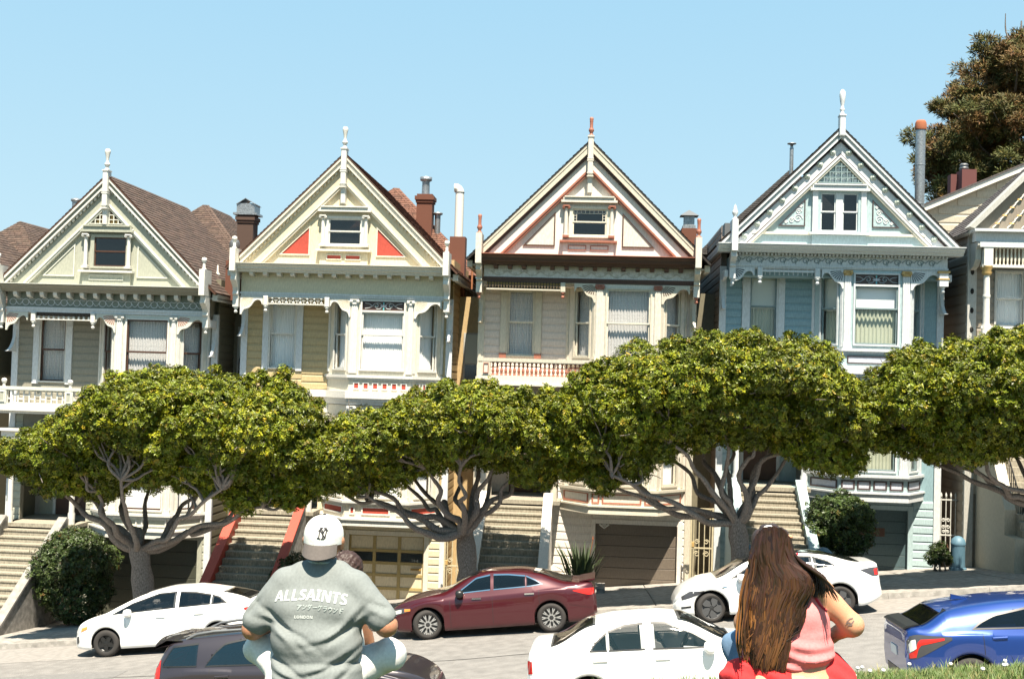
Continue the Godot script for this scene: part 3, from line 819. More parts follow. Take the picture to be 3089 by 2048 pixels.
	# recessed wall with its window and siding
	var keep = T
	T = keep * Transform3D(Basis(), Vector3(0, 0, -0.92))
	var w2 = h.w2
	window(H, w2[0], w2[1], h.wb2, h.wt2, {"frame": h.trim, "sash": h.sash, "cover": h.cover2, "seed": h.seed + 40, "mid": h.mid2})
	for s in [[w2[0] - 0.25, w2[0] - 0.05], [w2[1] + 0.05, w2[1] + 0.25]]:
		bbox(s[0], s[1], h.wb2 - 0.1, h.wt2 + 0.3, 0.0, 0.07, 0.01)
		box(s[0] - 0.015, s[1] + 0.015, h.wt2 - 0.12, h.wt2 - 0.08, 0.0, 0.09); box(s[0] - 0.015, s[1] + 0.015, h.wt2 - 0.28, h.wt2 - 0.25, 0.0, 0.085)
		var tb = part("window_board", H, h.postmat)
		if h.has("foot"):
			box(s[0] - 0.01, s[1] + 0.01, h.wb2 - 0.1, h.wb2 + 0.06, 0.0, 0.085); part("board_foot", tb, h.foot)
	var yb = h.floor2
	planks(H, h.siding, -3.22, w2[0] - 0.255, yb, a1 - 0.05, 0.0)
	planks(H, h.siding, w2[1] + 0.255, P[0].x, yb, a1 - 0.05, 0.0)
	planks(H, h.siding, w2[0] - 0.25, w2[1] + 0.25, yb, h.wb2 - 0.1, 0.0)
	# corner boards
	for s in [-1, 1]:
		var x0 = s * 3.22; var x1 = s * 3.42
		box(min(x0, x1), max(x0, x1), bot - 0.3, a1 + 0.1, -0.06, 0.06)
		box(min(x0, x1) - 0.01, max(x0, x1) + 0.01, a1 - 1.15, a1 - 1.08, 0.0, 0.075); box(min(x0, x1) - 0.01, max(x0, x1) + 0.01, a1 - 0.9, a1 - 0.86, 0.0, 0.075)
		part("corner_board", H, h.postmat)
	T = keep
	# curved knee under each outer bracket
	for s in [-1, 1]:
		var p = []
		for k in 9:
			var a = k / 8.0 * PI / 2
			p.append(Vector2(0.86 - 0.60 * (1.0 - cos(a)), a1 - 0.36 - 0.9 * sin(a)))
		p.append_array([Vector2(0.92, a1 - 1.26), Vector2(0.92, a1 - 0.1), Vector2(0.0, a1 - 0.1), Vector2(0.0, a1 - 0.30)])
		p.reverse()
		extrude(p, s * 3.33 - 0.05, s * 3.33 + 0.05, 0)
		part("knee_brace", H, h.postmat)
	# the bay
	var o = {"frame": h.trim, "sash": h.sash, "cover": h.cover, "mid": h.mid}
	if h.trans > 0: o.trans = h.trans
	bay_storey(H, h, P, h.belt0, a1 - 0.02, h.wb, h.wt, o, h.cwin, h.swin)
	bay_ring(P, 0.10, h.sill - 0.09, h.sill)
	part("bay_sill", H, h.get("sillmat2", h.trim))
	bay_ring(P, 0.05, h.sill - 0.16, h.sill - 0.09)
	part("bay_sill_mould", H, h.trim)
	var base = T
	for k in 3:   # panels under the windows
		var fc = facet(P[k], P[k + 1])
		T = base * fc[0]
		var n = h.pan2[k]
		var mg = 0.10
		for i in n:
			var wd = (fc[1] - mg * 2) / n
			panelled(H, "bay_panel", h.panel_frame, h.panel_field, mg + wd * i + 0.05, mg + wd * (i + 1) - 0.05, h.pan[1], h.pan[0], 0.0)
	T = base
	bay_ring(P, 0.16, h.belt1, h.belt0)
	part("bay_belt", H, h.beltmat)
	bay_ring(P, 0.10, h.belt1 - 0.10, h.belt1); bay_ring(P, 0.05, h.belt1 - 0.20, h.belt1 - 0.10)
	part("bay_belt_mould", H, h.trim)
	box(-3.35, P[0].x + 0.1, h.belt1, h.belt0, -0.92, 0.10 if h.balcony else -0.75)
	part("floor_belt", H, h.beltmat)
	if h.balcony:
		var r = h.rail   # top, underside, foot, floor
		box(-3.3, P[1].x + 0.2, r[1], r[0], -0.02, 0.18); box(-3.27, P[1].x + 0.2, r[1] - 0.03, r[1], 0.02, 0.14)
		var rl = part("balcony_rail", H, h.railmat)
		box(-3.3, P[1].x + 0.1, r[3], r[2], -0.9, 0.16); box(-3.35, P[1].x + 0.1, r[3] - 0.05, r[3], -0.9, 0.22)
		part("balcony_floor", rl, h.beltmat)
		for px in h.rposts:
			box(px - 0.13, px + 0.13, r[2], r[1], 0.0, 0.17)
			var np = part("newel", rl, h.railmat)
			panelled(np, "newel_panel", h.acc, h.panel_field, px - 0.08, px + 0.08, r[2] + 0.06, r[1] - 0.05, 0.17, 0.022)
			if h.get("newel_ball", false): put("newel_ball", np, finial_mesh("ball"), h.trim, T * Vector3(px, r[0] - 0.12, 0.08))
		if h.baluster == "turned":
			var x = -2.82
			while x < P[1].x:
				put("baluster", rl, finial_mesh("baluster"), h.acc, T * Vector3(x, r[2], 0.08)).scale = Vector3(1, (r[1] - r[2]) / 0.42, 1)
				x += 0.133
		else:
			var x = -3.2
			var k = 0
			while x < P[1].x:
				box(x - 0.022, x + 0.022, r[2], r[1], 0.05, 0.10); part("baluster", rl, h.trim)
				var yy = r[2] + (r[1] - r[2]) * (0.36 if k % 2 else 0.62)
				box(x + 0.022, x + 0.160, yy - 0.025, yy + 0.025, 0.055, 0.095); part("baluster_block", rl, h.trim)
				x += 0.182; k += 1
func lower_floors(H, h, bot):
	var P = h.plan
	var keep = T
	var s1 = h.sill1
	bay_storey(H, h, P, s1 - 0.8, h.belt1 - 0.22, s1 + 0.12, s1 + 2.15, {"frame": h.trim, "sash": h.sash, "cover": h.get("cover1", "sheer")}, h.cwin, h.swin)
	bay_ring(P, 0.12, s1 - 0.08, s1); bay_ring(P, 0.06, s1 - 0.15, s1 - 0.08)
	part("bay_sill", H, h.get("sillmat2", h.trim))
	for k in 3:
		var fc = facet(P[k], P[k + 1])
		T = keep * fc[0]
		var L = fc[1]
		var q = [[0.06, L - 0.06]]
		if k == 1: q = h.pan1
		for e in q: panelled(H, "bay_panel", h.panel_frame, h.panel_field, e[0] + 0.02, e[1] - 0.02, h.p1[1], h.p1[0], 0.0, 0.045)
		box(0, L, h.sk[1], s1 - 0.79, -0.12, 0.0)
		part("bay_wall", H, h.bay)
	T = keep
	bay_ring(P, 0.10, h.sk[1], h.sk[0]); bay_ring(P, 0.15, h.sk[0] - 0.03, h.sk[0] + 0.02)
	part("bay_skirt", H, h.beltmat)
	# walls of the first floor and the basement
	T = keep * Transform3D(Basis(), Vector3(0, 0, -0.92))
	var g = h.gar
	planks(H, h.low_siding, -3.22, -2.96, bot, h.belt1 - 0.05, 0.0, 0.25)
	planks(H, h.low_siding, -0.74, P[0].x, h.st_top, h.belt1 - 0.05, 0.0, 0.25)
	planks(H, h.low_siding, -1.0, g[0] - 0.13, bot, h.st_top - 0.02, 0.0, 0.25)
	planks(H, h.low_siding, g[1] + 0.16, 3.22, bot, h.sk[1], 0.0, 0.25)
	planks(H, h.low_siding, g[0] - 0.1, g[1] + 0.1, g[2] + 0.16, h.sk[1], 0.0, 0.25)
	# garage door
	bbox(g[0] - 0.13, g[0], bot, g[2] + 0.14, -0.05, 0.05, 0.01); bbox(g[1], g[1] + 0.16, bot, g[2] + 0.14, -0.05, 0.05, 0.01); box(g[0], g[1], g[2], g[2] + 0.14, -0.05, 0.05)
	var gf = part("garage_frame", H, h.gframe)
	var gh = g[2] - bot
	var gholes = []
	if h.gstyle == "grid":
		for i in 3: gholes.append([lerpf(g[0], g[1], i / 3.0) + 0.05, lerpf(g[0], g[1], (i + 1) / 3.0) - 0.05, g[2] - gh * 0.42 + 0.045, g[2] - gh * 0.235 - 0.045])
	holed(g[0], g[1], bot - 0.3, g[2], -0.16, -0.12, gholes)
	var gd = part("garage_door", H, h.gdoor)
	if h.gstyle == "grid":
		var rows = [0.0, 0.235, 0.42, 0.60, 0.80, 1.0]
		for i in 3:
			for j in 5:
				var xa = lerpf(g[0], g[1], i / 3.0); var xb = lerpf(g[0], g[1], (i + 1) / 3.0)
				var yb = g[2] - gh * rows[j]; var ya = g[2] - gh * rows[j + 1]
				if j == 1:
					quad(Vector3(xa + 0.05, ya + 0.045, -0.115), Vector3(xb - 0.05, ya + 0.045, -0.115), Vector3(xb - 0.05, yb - 0.045, -0.115), Vector3(xa + 0.05, yb - 0.045, -0.115)); part("garage_pane", gd, M.glass)
				box(xa, xb, ya, ya + 0.045, -0.12, -0.09); box(xa, xb, yb - 0.045, yb, -0.12, -0.09); box(xa, xa + 0.05, ya + 0.045, yb - 0.045, -0.12, -0.09); box(xb - 0.05, xb, ya + 0.045, yb - 0.045, -0.12, -0.09)
				part("door_rail", gd, M.tan_frame)
		box(2.30, 2.64, g[2] - gh * 0.50 - 0.03, g[2] - gh * 0.50 + 0.03, -0.088, -0.07); part("mail_slot", gd, M.mustard)
		var tm := TextMesh.new(); tm.text = "714"; tm.font_size = 16; tm.pixel_size = 0.0085; tm.depth = 0.004
		var sf := SystemFont.new(); sf.font_names = PackedStringArray(["Droid Serif"]); tm.font = sf
		put("house_number", gd, tm, M.white, T * Vector3(2.42, g[2] - gh * 0.375, -0.106))
	else:
		var rows = h.get("grows", 6)
		for j in rows:
			var ya = bot + gh * j / rows; var yb = bot + gh * (j + 1) / rows
			bbox(g[0] + 0.01, g[1] - 0.01, ya + 0.008, yb - 0.008, -0.12, -0.098, 0.006); part("door_panel", gd, h.gdoor)
		if h.get("gslot", null) != null:
			var q = h.gslot
			box(q[0], q[1], q[2], q[3], -0.10, -0.092); part("garage_pane", gd, M.brown)
	T = keep
	# porch recess, entrance door, stairs
	var st = h.st_top
	box(-3.0, -0.7, st, st + 2.6, -2.5, -2.35)
	var pw = part("porch_wall", H, h.low_siding)
	box(-2.4, -1.35, st + 0.02, st + 2.15, -2.35, -2.28); part("entrance_door", pw, h.door)
	box(-2.5, -2.4, st + 0.02, st + 2.3, -2.35, -2.25); box(-1.35, -1.25, st + 0.02, st + 2.3, -2.35, -2.25); box(-2.4, -1.35, st + 2.15, st + 2.3, -2.35, -2.25); part("door_frame", pw, h.trim)
	box(-3.05, -0.65, st - 0.12, st, -2.4, 0.0); part("porch_floor", pw, h.stepmat)
	for px in [-2.88, -0.85]:
		lathe([[0.11, st], [0.11, st + 0.35], [0.085, st + 0.4], [0.075, st + 2.2], [0.1, st + 2.3], [0.12, st + 2.42]], 10, Vector3(px, 0, -0.12)); box(px - 0.15, px + 0.15, st + 2.42, st + 2.5, -0.27, 0.03); part("porch_column", pw, h.trim)
	box(-3.2, -0.6, st + 2.5, st + 2.9, -0.92, 0.02); part("porch_beam", pw, h.trim)
	box(-3.25, -0.62, st + 2.9, st + 2.98, -0.92, 0.12); part("porch_cornice", pw, h.trim)
	var y = st; var z = 0.0
	var sx = h.stair
	var rise = 0.175; var run = 0.28
	var k = 0
	while k < 22:
		var gl = walk_y(h.x + (sx[0] + sx[1]) / 2, z + run) - h.base
		if y - rise < gl - 0.06: break
		y -= rise
		box(sx[0], sx[1], y - 0.55, y - 0.045, z - 0.02, z + run - 0.025); box(sx[0], sx[1], y - 0.045, y, z - 0.02, z + run)
		part("step", H, h.stepmat)
		z += run; k += 1
	var ze = z; var ye = y
	for s in [0, 1]:
		var x0 = sx[s] if s == 1 else sx[s] - 0.24
		var p = [Vector2(0.95, st - 2.6), Vector2(-ze - 0.1, ye - 0.8), Vector2(-ze - 0.1, ye + 0.16), Vector2(-ze + 0.25, ye + 0.26), Vector2(-0.15, st + 0.20), Vector2(0.02, st + 0.20), Vector2(0.02, st - 0.0), Vector2(0.95, st - 0.0)]
		extrude(p, x0 + 0.01, x0 + 0.23, 0)
		var ck = part("stair_wall", H, h.cheek if s == 0 else h.get("cheek2", h.cheek))
		var cp = [Vector2(-ze - 0.14, ye + 0.15), Vector2(-ze + 0.25, ye + 0.255), Vector2(-0.15, st + 0.195), Vector2(-0.15, st + 0.26), Vector2(-ze + 0.2, ye + 0.32), Vector2(-ze - 0.16, ye + 0.22)]
		extrude(cp, x0 - 0.02, x0 + 0.26, 0); part("wall_coping", ck, h.get("coping", h.cheek))
		if h.newel == "round":
			var nx = x0 + 0.12
			lathe([[0.24, ye - 0.9], [0.24, ye + 0.75], [0.26, ye + 0.78], [0.26, ye + 0.84], [0.22, ye + 0.95], [0.10, ye + 1.05], [0.0, ye + 1.07]], 14, Vector3(nx, 0, ze + 0.25)); part("newel_post", ck, h.newelmat)
		else:
			box(x0 - 0.04, x0 + 0.28, ye - 0.8, ye + 0.55, ze + 0.1, ze + 0.42); box(x0 - 0.08, x0 + 0.32, ye + 0.55, ye + 0.66, ze + 0.06, ze + 0.46); part("newel_post", ck, h.newelmat)
	T = keep
func H_defaults():
	return {"edge": 0.06, "xe": 3.22, "apex": 3.53, "post_top": 3.67, "post_bot": 1.94, "cor": -0.25, "dent": -0.36, "fr": -0.86, "ar": -0.98, "ndent": 14, "bx": 3.24, "btop": 0.50, "brackets": [-1, 1], "plan": [Vector2(-0.57, -0.92), Vector2(0.32, 0.0), Vector2(2.31, 0.0), Vector2(3.12, -0.92)], "cwin": [0.36, 1.68], "swin": [[0.30, 0.82], [0.20, 0.74]], "w2": [-2.47, -1.66], "fans": true, "fan_left": true, "fanw": 0.66, "tri": [1.05, 0.33, 2.02, 1.26], "gw": [-0.46, 0.57, 0.68, 1.49, 0.84, 1.70, 1.87, 0.52], "apanels": [[-0.54, -0.06], [0.05, 0.54]], "stair": [-2.85, -1.12], "newel": "square", "gstyle": "rows"}
func build_houses():
	paint("rosette", lin(0.56, 0.62, 0.54))
	# --- second house from the left: cream with red panels
	var c = H_defaults()
	c.merge({"name": "victorian_house", "label": "cream yellow gabled house with red triangular gable panels and cream garage door", "x": -8.03, "base": 3.27, "ground": -7.25, "seed": 20,
		"field": M.cream, "band": M.cream, "inner": M.cream_trim, "inner2": M.cream_trim, "rake": M.cream_trim, "rake2": M.white, "shadow_trim": M.cream, "trim": M.white, "post": M.white, "cornice": M.white, "capping": M.cream_trim, "frieze": M.cream, "arch": M.cool_white, "block": M.white, "siding": M.cream_siding, "side": M.side_tan, "eave": M.white,
		"roof": M.roof_red, "roofedge": M.brown, "finial": "bulb", "finial_mat": M.white, "cfin": "ball", "cfin_mat": M.white, "btop": 0.46, "gw_frame": M.white, "gw_col": M.white, "gw_cap": M.white, "gblind": true, "tri_frame": M.cream_trim, "tri_field": M.brick_red,
		"drops": [-2.38, -0.43], "fret": "spindle", "fretbox": [-2.30, -0.50, -1.23, -0.98], "fanmat": M.white, "fandark": M.cream, "wt": -1.06, "trans": 0.28, "mid": -2.12, "wb": -3.18, "sill": -3.36, "pan": [-3.58, -3.81], "pan2": [0, 6, 4], "belt0": -3.87, "belt1": -4.09,
		"wt2": -1.10, "wb2": -3.20, "mid2": -2.14, "cover": "sheer", "cover2": "sheer", "sash": M.white, "bay": M.cream_trim, "pil": M.white, "pilcap": M.white, "postmat": M.cool_white, "panel_frame": M.white, "panel_field": M.brick_red, "beltmat": M.white, "floor2": -3.9, "balcony": false,
		"sill1": -7.24, "p1": [-7.42, -7.68], "pan1": [[0.14, 0.36], [0.52, 1.46], [1.62, 1.84]], "sk": [-7.81, -8.02], "gar": [0.32, 2.72, -8.42], "gstyle": "grid", "gdoor": M.cream, "gframe": M.cream_trim, "low_siding": M.cream, "st_top": -7.66, "stepmat": M.step_stone, "cheek": M.brick_red, "cheek2": M.concrete_b, "coping": M.brick_red, "newelmat": M.brick_red, "door": M.brown, "side_faces": [1], "drop_eave": 0.12}, true)
	house(c)
	# --- leftmost house: sage green
	c = H_defaults()
	c.merge({"name": "victorian_house", "label": "sage green gabled house with white dentil trim and small latticed gable peak", "x": -15.63, "base": 2.46, "ground": -8.05, "seed": 10,
		"field": M.sage, "band": M.sage, "inner": M.white, "inner2": M.sage_trim, "rake": M.white, "rake2": M.sage_frieze, "shadow_trim": M.sage_frieze, "trim": M.white, "post": M.white, "cornice": M.sage_siding, "capping": M.sage_trim, "frieze": M.sage_frieze, "arch": M.cool_white, "block": M.white, "siding": M.sage_siding, "side": M.side_olive, "eave": M.white, "swags": "ring", "relief": M.cool_white,
		"roof": M.roof_grey, "roofedge": M.brown, "finial": "bulb", "finial_mat": M.white, "cfin": "ball", "cfin_mat": M.white, "btop": 0.58, "gw_frame": M.sage, "gw_sash": M.brown, "gw_col": M.white, "gw_cap": M.white, "tri_frame": M.sage_trim, "tri_field": M.sage, "hood": M.sage, "gcen": 0.06,
		"drops": [-2.28, -0.33], "fret": "posts", "fretbox": [-2.20, -0.40, -1.10, -0.86], "fanmat": M.sage_trim, "fandark": M.rust, "wt": -1.02, "trans": 0.0, "mid": -2.05, "wb": -3.12, "sill": -3.30, "pan": [-3.5, -3.75], "pan2": [0, 3, 2], "belt0": -3.87, "belt1": -4.09,
		"wt2": -1.0, "wb2": -3.05, "mid2": -2.04, "cover": "lace", "cover2": "lace", "sash": M.brown, "bay": M.sage_trim, "pil": M.white, "pilcap": M.white, "postmat": M.cool_white, "panel_frame": M.white, "panel_field": M.sage, "beltmat": M.white, "floor2": -3.9, "balcony": true, "rail": [-3.24, -3.34, -3.78, -3.95], "rposts": [-3.14, -0.97], "newel_ball": true, "railmat": M.sage_trim, "acc": M.white, "baluster": "block",
		"sill1": -7.1, "p1": [-7.25, -7.5], "pan1": [[0.1, 0.95], [1.05, 1.9]], "sk": [-7.63, -7.87], "gar": [-0.45, 3.0, -8.0], "gdoor": M.dark_green, "gframe": M.sage, "low_siding": M.sage, "st_top": -7.55, "stepmat": M.step_stone, "cheek": M.concrete_b, "newelmat": M.concrete_b, "door": M.brown, "side_faces": [1], "drop_eave": 0.12, "cor": -0.23, "dent": -0.39, "fr": -0.70, "ar": -0.86, "plan": [Vector2(-0.50, -0.92), Vector2(0.41, 0.0), Vector2(2.39, 0.0), Vector2(3.15, -0.92)]}, true)
	c.gw = [-0.38, 0.66, 0.64, 1.56, 0.86, 1.72, 1.93, 0.50]; c.apanels = [[-0.56, 0.56]]; c.tri = [1.02, 0.30, 2.06, 1.34]; c.long_lat = true; c.pilcap = M.white
	var o = house(c)
	T = Transform3D(Basis(), Vector3(0, c.base - c.ground, 0)); lattice(o, M.sage_trim, M.dark_mesh, 2.52, 1.97, 2.45, 0.54, 0.07, 0.15); T = Transform3D.IDENTITY
	# --- third house: ivory with brown cornice
	c = H_defaults()
	c.merge({"name": "victorian_house", "label": "ivory gabled house with dark brown cornice and rust balcony balusters", "x": -0.38, "base": 3.73, "ground": -6.55, "seed": 30, "apex": 3.60, "post_top": 3.70,
		"field": M.ivory, "band": M.ivory, "inner": M.rust, "inner2": M.rust, "rake": M.olive_cream, "rake2": M.olive_cream, "shadow_trim": M.brown, "trim": M.olive_cream, "post": M.pale_panel, "cornice": M.brown, "capping": M.rust, "frieze": M.ivory, "arch": M.brown, "block": M.pale_panel, "siding": M.ivory_siding, "side": M.side_tan, "eave": M.olive_cream, "swags": "garland", "relief": M.olive_cream, "rake_dentil": false, "dentmat": M.brown, "fz": 0.222,
		"roof": M.roof_black, "roofedge": M.roof_black, "finial": "spindle", "finial_mat": M.rust, "cfin": "spindle", "cfin_mat": M.rust, "btop": 0.62, "dropmat": M.rust, "gw_frame": M.cream_trim, "gw_col": M.pale_panel, "gw_cap": M.rust, "small_panes": true, "tri_frame": M.brown, "tri_field": M.pale_panel, "hood": M.pale_panel, "sillmat": M.rust, "apframe": M.rust, "apfield": false, "gcen": 0.0,
		"drops": [-0.74], "fret": "lattice", "fretbox": [-3.10, -0.82, -1.06, -0.80], "fanmat": M.olive_cream, "fandark": M.brown, "wt": -0.97, "trans": 0.0, "mid": -2.02, "wb": -3.05, "sill": -3.22, "pan": [-3.4, -3.65], "pan2": [1, 3, 1], "belt0": -3.75, "belt1": -3.97,
		"wt2": -1.0, "wb2": -3.05, "mid2": -2.02, "cover": "lace", "cover2": "lace", "sash": M.cream_trim, "bay": M.pale_panel, "pil": M.pale_panel, "pilcap": M.rust, "postmat": M.olive_cream, "foot": M.rust, "panel_frame": M.rust, "panel_field": M.pale_panel, "beltmat": M.cream_trim, "floor2": -3.75, "balcony": true, "rail": [-3.17, -3.28, -3.70, -3.95], "rposts": [-3.03, 0.25], "railmat": M.olive_cream, "acc": M.rust, "baluster": "turned",
		"sill1": -7.06, "p1": [-7.20, -7.52], "pan1": [[0.03, 0.30], [0.34, 1.58], [1.63, 1.92]], "sk": [-7.58, -7.83], "gar": [0.46, 3.0, -8.23], "gdoor": M.taupe, "gframe": M.ivory, "low_siding": M.ivory, "st_top": -7.50, "stepmat": M.step_stone, "cheek": M.ivory, "newelmat": M.ivory, "door": M.brown, "side_faces": [], "drop_eave": 0.2, "cor": -0.30, "dent": -0.40, "fr": -0.66, "ar": -0.80, "plan": [Vector2(-0.61, -0.92), Vector2(0.27, 0.0), Vector2(2.28, 0.0), Vector2(3.12, -0.92)], "fan_left": false}, true)
	c.gw = [-0.50, 0.54, 0.66, 1.48, 0.86, 1.67, 1.86, 0.50]; c.apanels = [[-0.62, -0.06], [0.06, 0.62]]; c.tri = [1.03, 0.32, 2.02, 1.38]
	o = house(c)
	T = Transform3D(Basis(), Vector3(0, c.base - c.ground, 0))
	chevron(o, "rake_bed", M.brown, 3.60, 0.34, 0.46, 3.2, 0.0, 0.15)
	T = Transform3D.IDENTITY
	# --- fourth house: pale blue
	c = H_defaults()
	c.merge({"name": "victorian_house", "label": "pale blue gabled house with round rosettes along the gable boards", "x": 7.17, "base": 4.20, "ground": -5.85, "seed": 40, "apex": 3.64, "post_top": 3.98, "post_bot": 2.79, "long_post": false, "xe": 3.62, "edge": 0.0, "cx": 3.62,
		"field": M.sky_blue, "band": M.cool_white, "inner": M.cool_white, "inner2": M.cream_trim, "rake": M.cool_white, "rake2": M.blue_grey, "shadow_trim": M.dark_line, "trim": M.blue_trim, "post": M.cool_white, "cornice": M.blue_trim, "capping": M.cool_white, "frieze": M.blue_trim, "arch": M.blue_trim, "block": M.cool_white, "siding": M.blue_siding, "side": M.side_mauve, "eave": M.blue_trim, "swags": "scroll", "relief": M.blue_frieze, "rake_dentil": false, "fine_dentil": true,
		"roof": M.roof_black, "roofedge": M.roof_black, "finial": "tall", "finial_mat": M.cool_white, "cfin": "urn", "cfin_mat": M.cool_white, "btop": 0.72, "brackets": [-1], "bx": 3.06, "gw_frame": M.sky_blue, "gw_sash": M.blue_trim, "gw_col": M.cool_white, "gw_cap": M.cool_white, "gcols": false, "twin": true, "tri_frame": M.dark_line, "tri_field": M.sky_blue, "scrolls": true, "apron_mat": M.sky_blue, "gcen": 0.0,
		"drops": [-2.32, -0.60], "fret": "rail", "fretbox": [-2.24, -0.68, -0.84, -0.66], "fanmat": M.blue_trim, "fandark": M.navy, "wt": -0.80, "trans": 0.30, "mid": -1.85, "wb": -2.91, "sill": -3.04, "pan": [-3.26, -3.50], "pan2": [1, 1, 1], "belt0": -3.56, "belt1": -3.81,
		"wt2": -0.78, "wb2": -2.9, "mid2": -1.80, "cover": "sunshade", "cover2": "shade", "sash": M.blue_frieze, "bay": M.sky_blue, "pil": M.cool_white, "pilcap": M.gold, "postmat": M.blue_trim, "panel_frame": M.dark_line, "panel_field": M.lavender, "beltmat": M.cool_white, "floor2": -3.6, "balcony": false,
		"sill1": -6.82, "p1": [-7.0, -7.28], "pan1": [[0.03, 0.47], [0.50, 0.94], [0.98, 1.42], [1.46, 1.90]], "sk": [-7.36, -7.62], "gar": [-0.5, 2.46, -7.95], "gdoor": M.teal_door, "gframe": M.sky_blue, "gslot": [0.84, 1.80, -8.78, -8.52], "low_siding": M.sky_blue, "st_top": -7.30, "stepmat": M.step_stone, "cheek": M.sky_blue, "newel": "round", "newelmat": M.pot_blue, "door": M.brown, "side_faces": [-1], "drop_eave": 0.0, "cor": -0.22, "dent": -0.29, "fr": -0.58, "ar": -0.66, "ndent": 60, "plan": [Vector2(-0.56, -0.92), Vector2(0.19, 0.0), Vector2(2.17, 0.0), Vector2(2.82, -0.92)], "cover1": "green", "side_top": 0.9}, true)
	c.gw = [-0.55, 0.56, 0.48, 1.64, 0.88, 1.70, 1.90, 0.43]; c.apanels = []; c.tri = [1.0, 0.62, 1.80, 1.46]; c.cwin = [0.35, 1.62]
	o = house(c)
	T = Transform3D(Basis(), Vector3(0, c.base - c.ground, 0))
	for s in [-1, 1]:
		for k in 8:
			var rs = put("rosette", o, finial_mesh("rosette"), M.rosette)
			rs.transform = T * Transform3D(Basis(Vector3.RIGHT, PI / 2) * Basis().scaled(Vector3(1.05, 1.7, 1.05)), Vector3(s * (0.24 + k * 0.368), 2.87 - k * 0.368, 0.085))
	chevron(o, "rake_bed", M.dark_line, 3.64, 0.40, 0.44, 3.6, 0.05, 0.12); chevron(o, "rake_bed", M.dark_line, 3.64, 0.80, 0.84, 3.6, 0.05, 0.12)
	lattice(o, M.blue_frieze, M.sky_blue, 2.60, 1.94, 2.55, 0.66, 0.07, 0.17)
	box(-2.6, 2.55, 0.36, 0.43, 0.0, 0.10); part("gable_ledge", o, M.cream_trim)
	panelled(o, "gable_sign_panel", M.dark_line, M.cream_trim, -0.78, 0.66, 0.16, 0.30, 0.02, 0.03)
	box(2.98, 3.24, -1.12, -0.66, -0.1, 0.16); var cb = part("corner_block", o, M.cool_white)
	put("pendant_drop", cb, finial_mesh("drop"), M.cool_white, T * Vector3(3.11, -1.12, 0.05))
	box(2.94, 3.28, -0.72, -0.66, -0.1, 0.20); box(2.95, 3.27, -0.92, -0.88, -0.1, 0.18); part("capital", cb, M.gold)
	T = Transform3D.IDENTITY
# ---------------------------------------------------------------- neighbours, flues, gates
func find_house(i):
	return get_node("victorian_house" if i == 0 else "victorian_house_%03d" % i)
func flue(H, nm, wx, wy, wz, prof, mt, seg = 14):   # a lathed pipe part in world position
	T = Transform3D(Basis(), Vector3(wx, wy, wz) - H.position)
	lathe(prof, seg)
	var o = part(nm, H, mt)
	T = Transform3D.IDENTITY
	return o
func hood_pipe(H, wx, wy, wz, r, hgt, mt):   # pipe with a bent cowl, mouth towards the right
	T = Transform3D(Basis(), Vector3(wx, wy, wz) - H.position)
	tube([Vector3(0, 0, 0), Vector3(0, hgt - r, 0)], r, 14, false)
	var pts = []
	for k in 7:
		var a = k / 6.0 * PI * 0.55
		pts.append(Vector3(-(1.0 - cos(a)) * r * 1.1, hgt - r + sin(a) * r * 1.1, 0))
	tube(pts, r, 14, false)
	var o = part("flue_pipe", H, mt)
	tube([Vector3(0, hgt - r * 1.0, 0), Vector3(0, hgt - r * 0.9, 0)], r * 1.12, 14); part("pipe_band", o, M.zinc_dark)
	lathe([[r * 1.25, -0.04], [r * 1.25, 0.0], [r * 1.05, 0.03]], 12); part("pipe_collar", o, M.zinc)
	T = Transform3D.IDENTITY
	return o
func chimney_stack(H, wx, wy0, wy1, wz, w, d, mt, flare = 0.0):
	T = Transform3D(Basis(), Vector3(wx, 0, wz) - Vector3(H.position.x, H.position.y, H.position.z))
	box(-w / 2, w / 2, wy0, wy1, -d / 2, d / 2)
	if flare > 0:
		box(-w / 2 - flare, w / 2 + flare, wy1 - 0.22, wy1 - 0.08, -d / 2 - flare, d / 2 + flare); box(-w / 2 - flare / 2, w / 2 + flare / 2, wy1 - 0.32, wy1 - 0.22, -d / 2 - flare / 2, d / 2 + flare / 2)
	var o = part("chimney", H, mt)
	T = Transform3D.IDENTITY
	return o
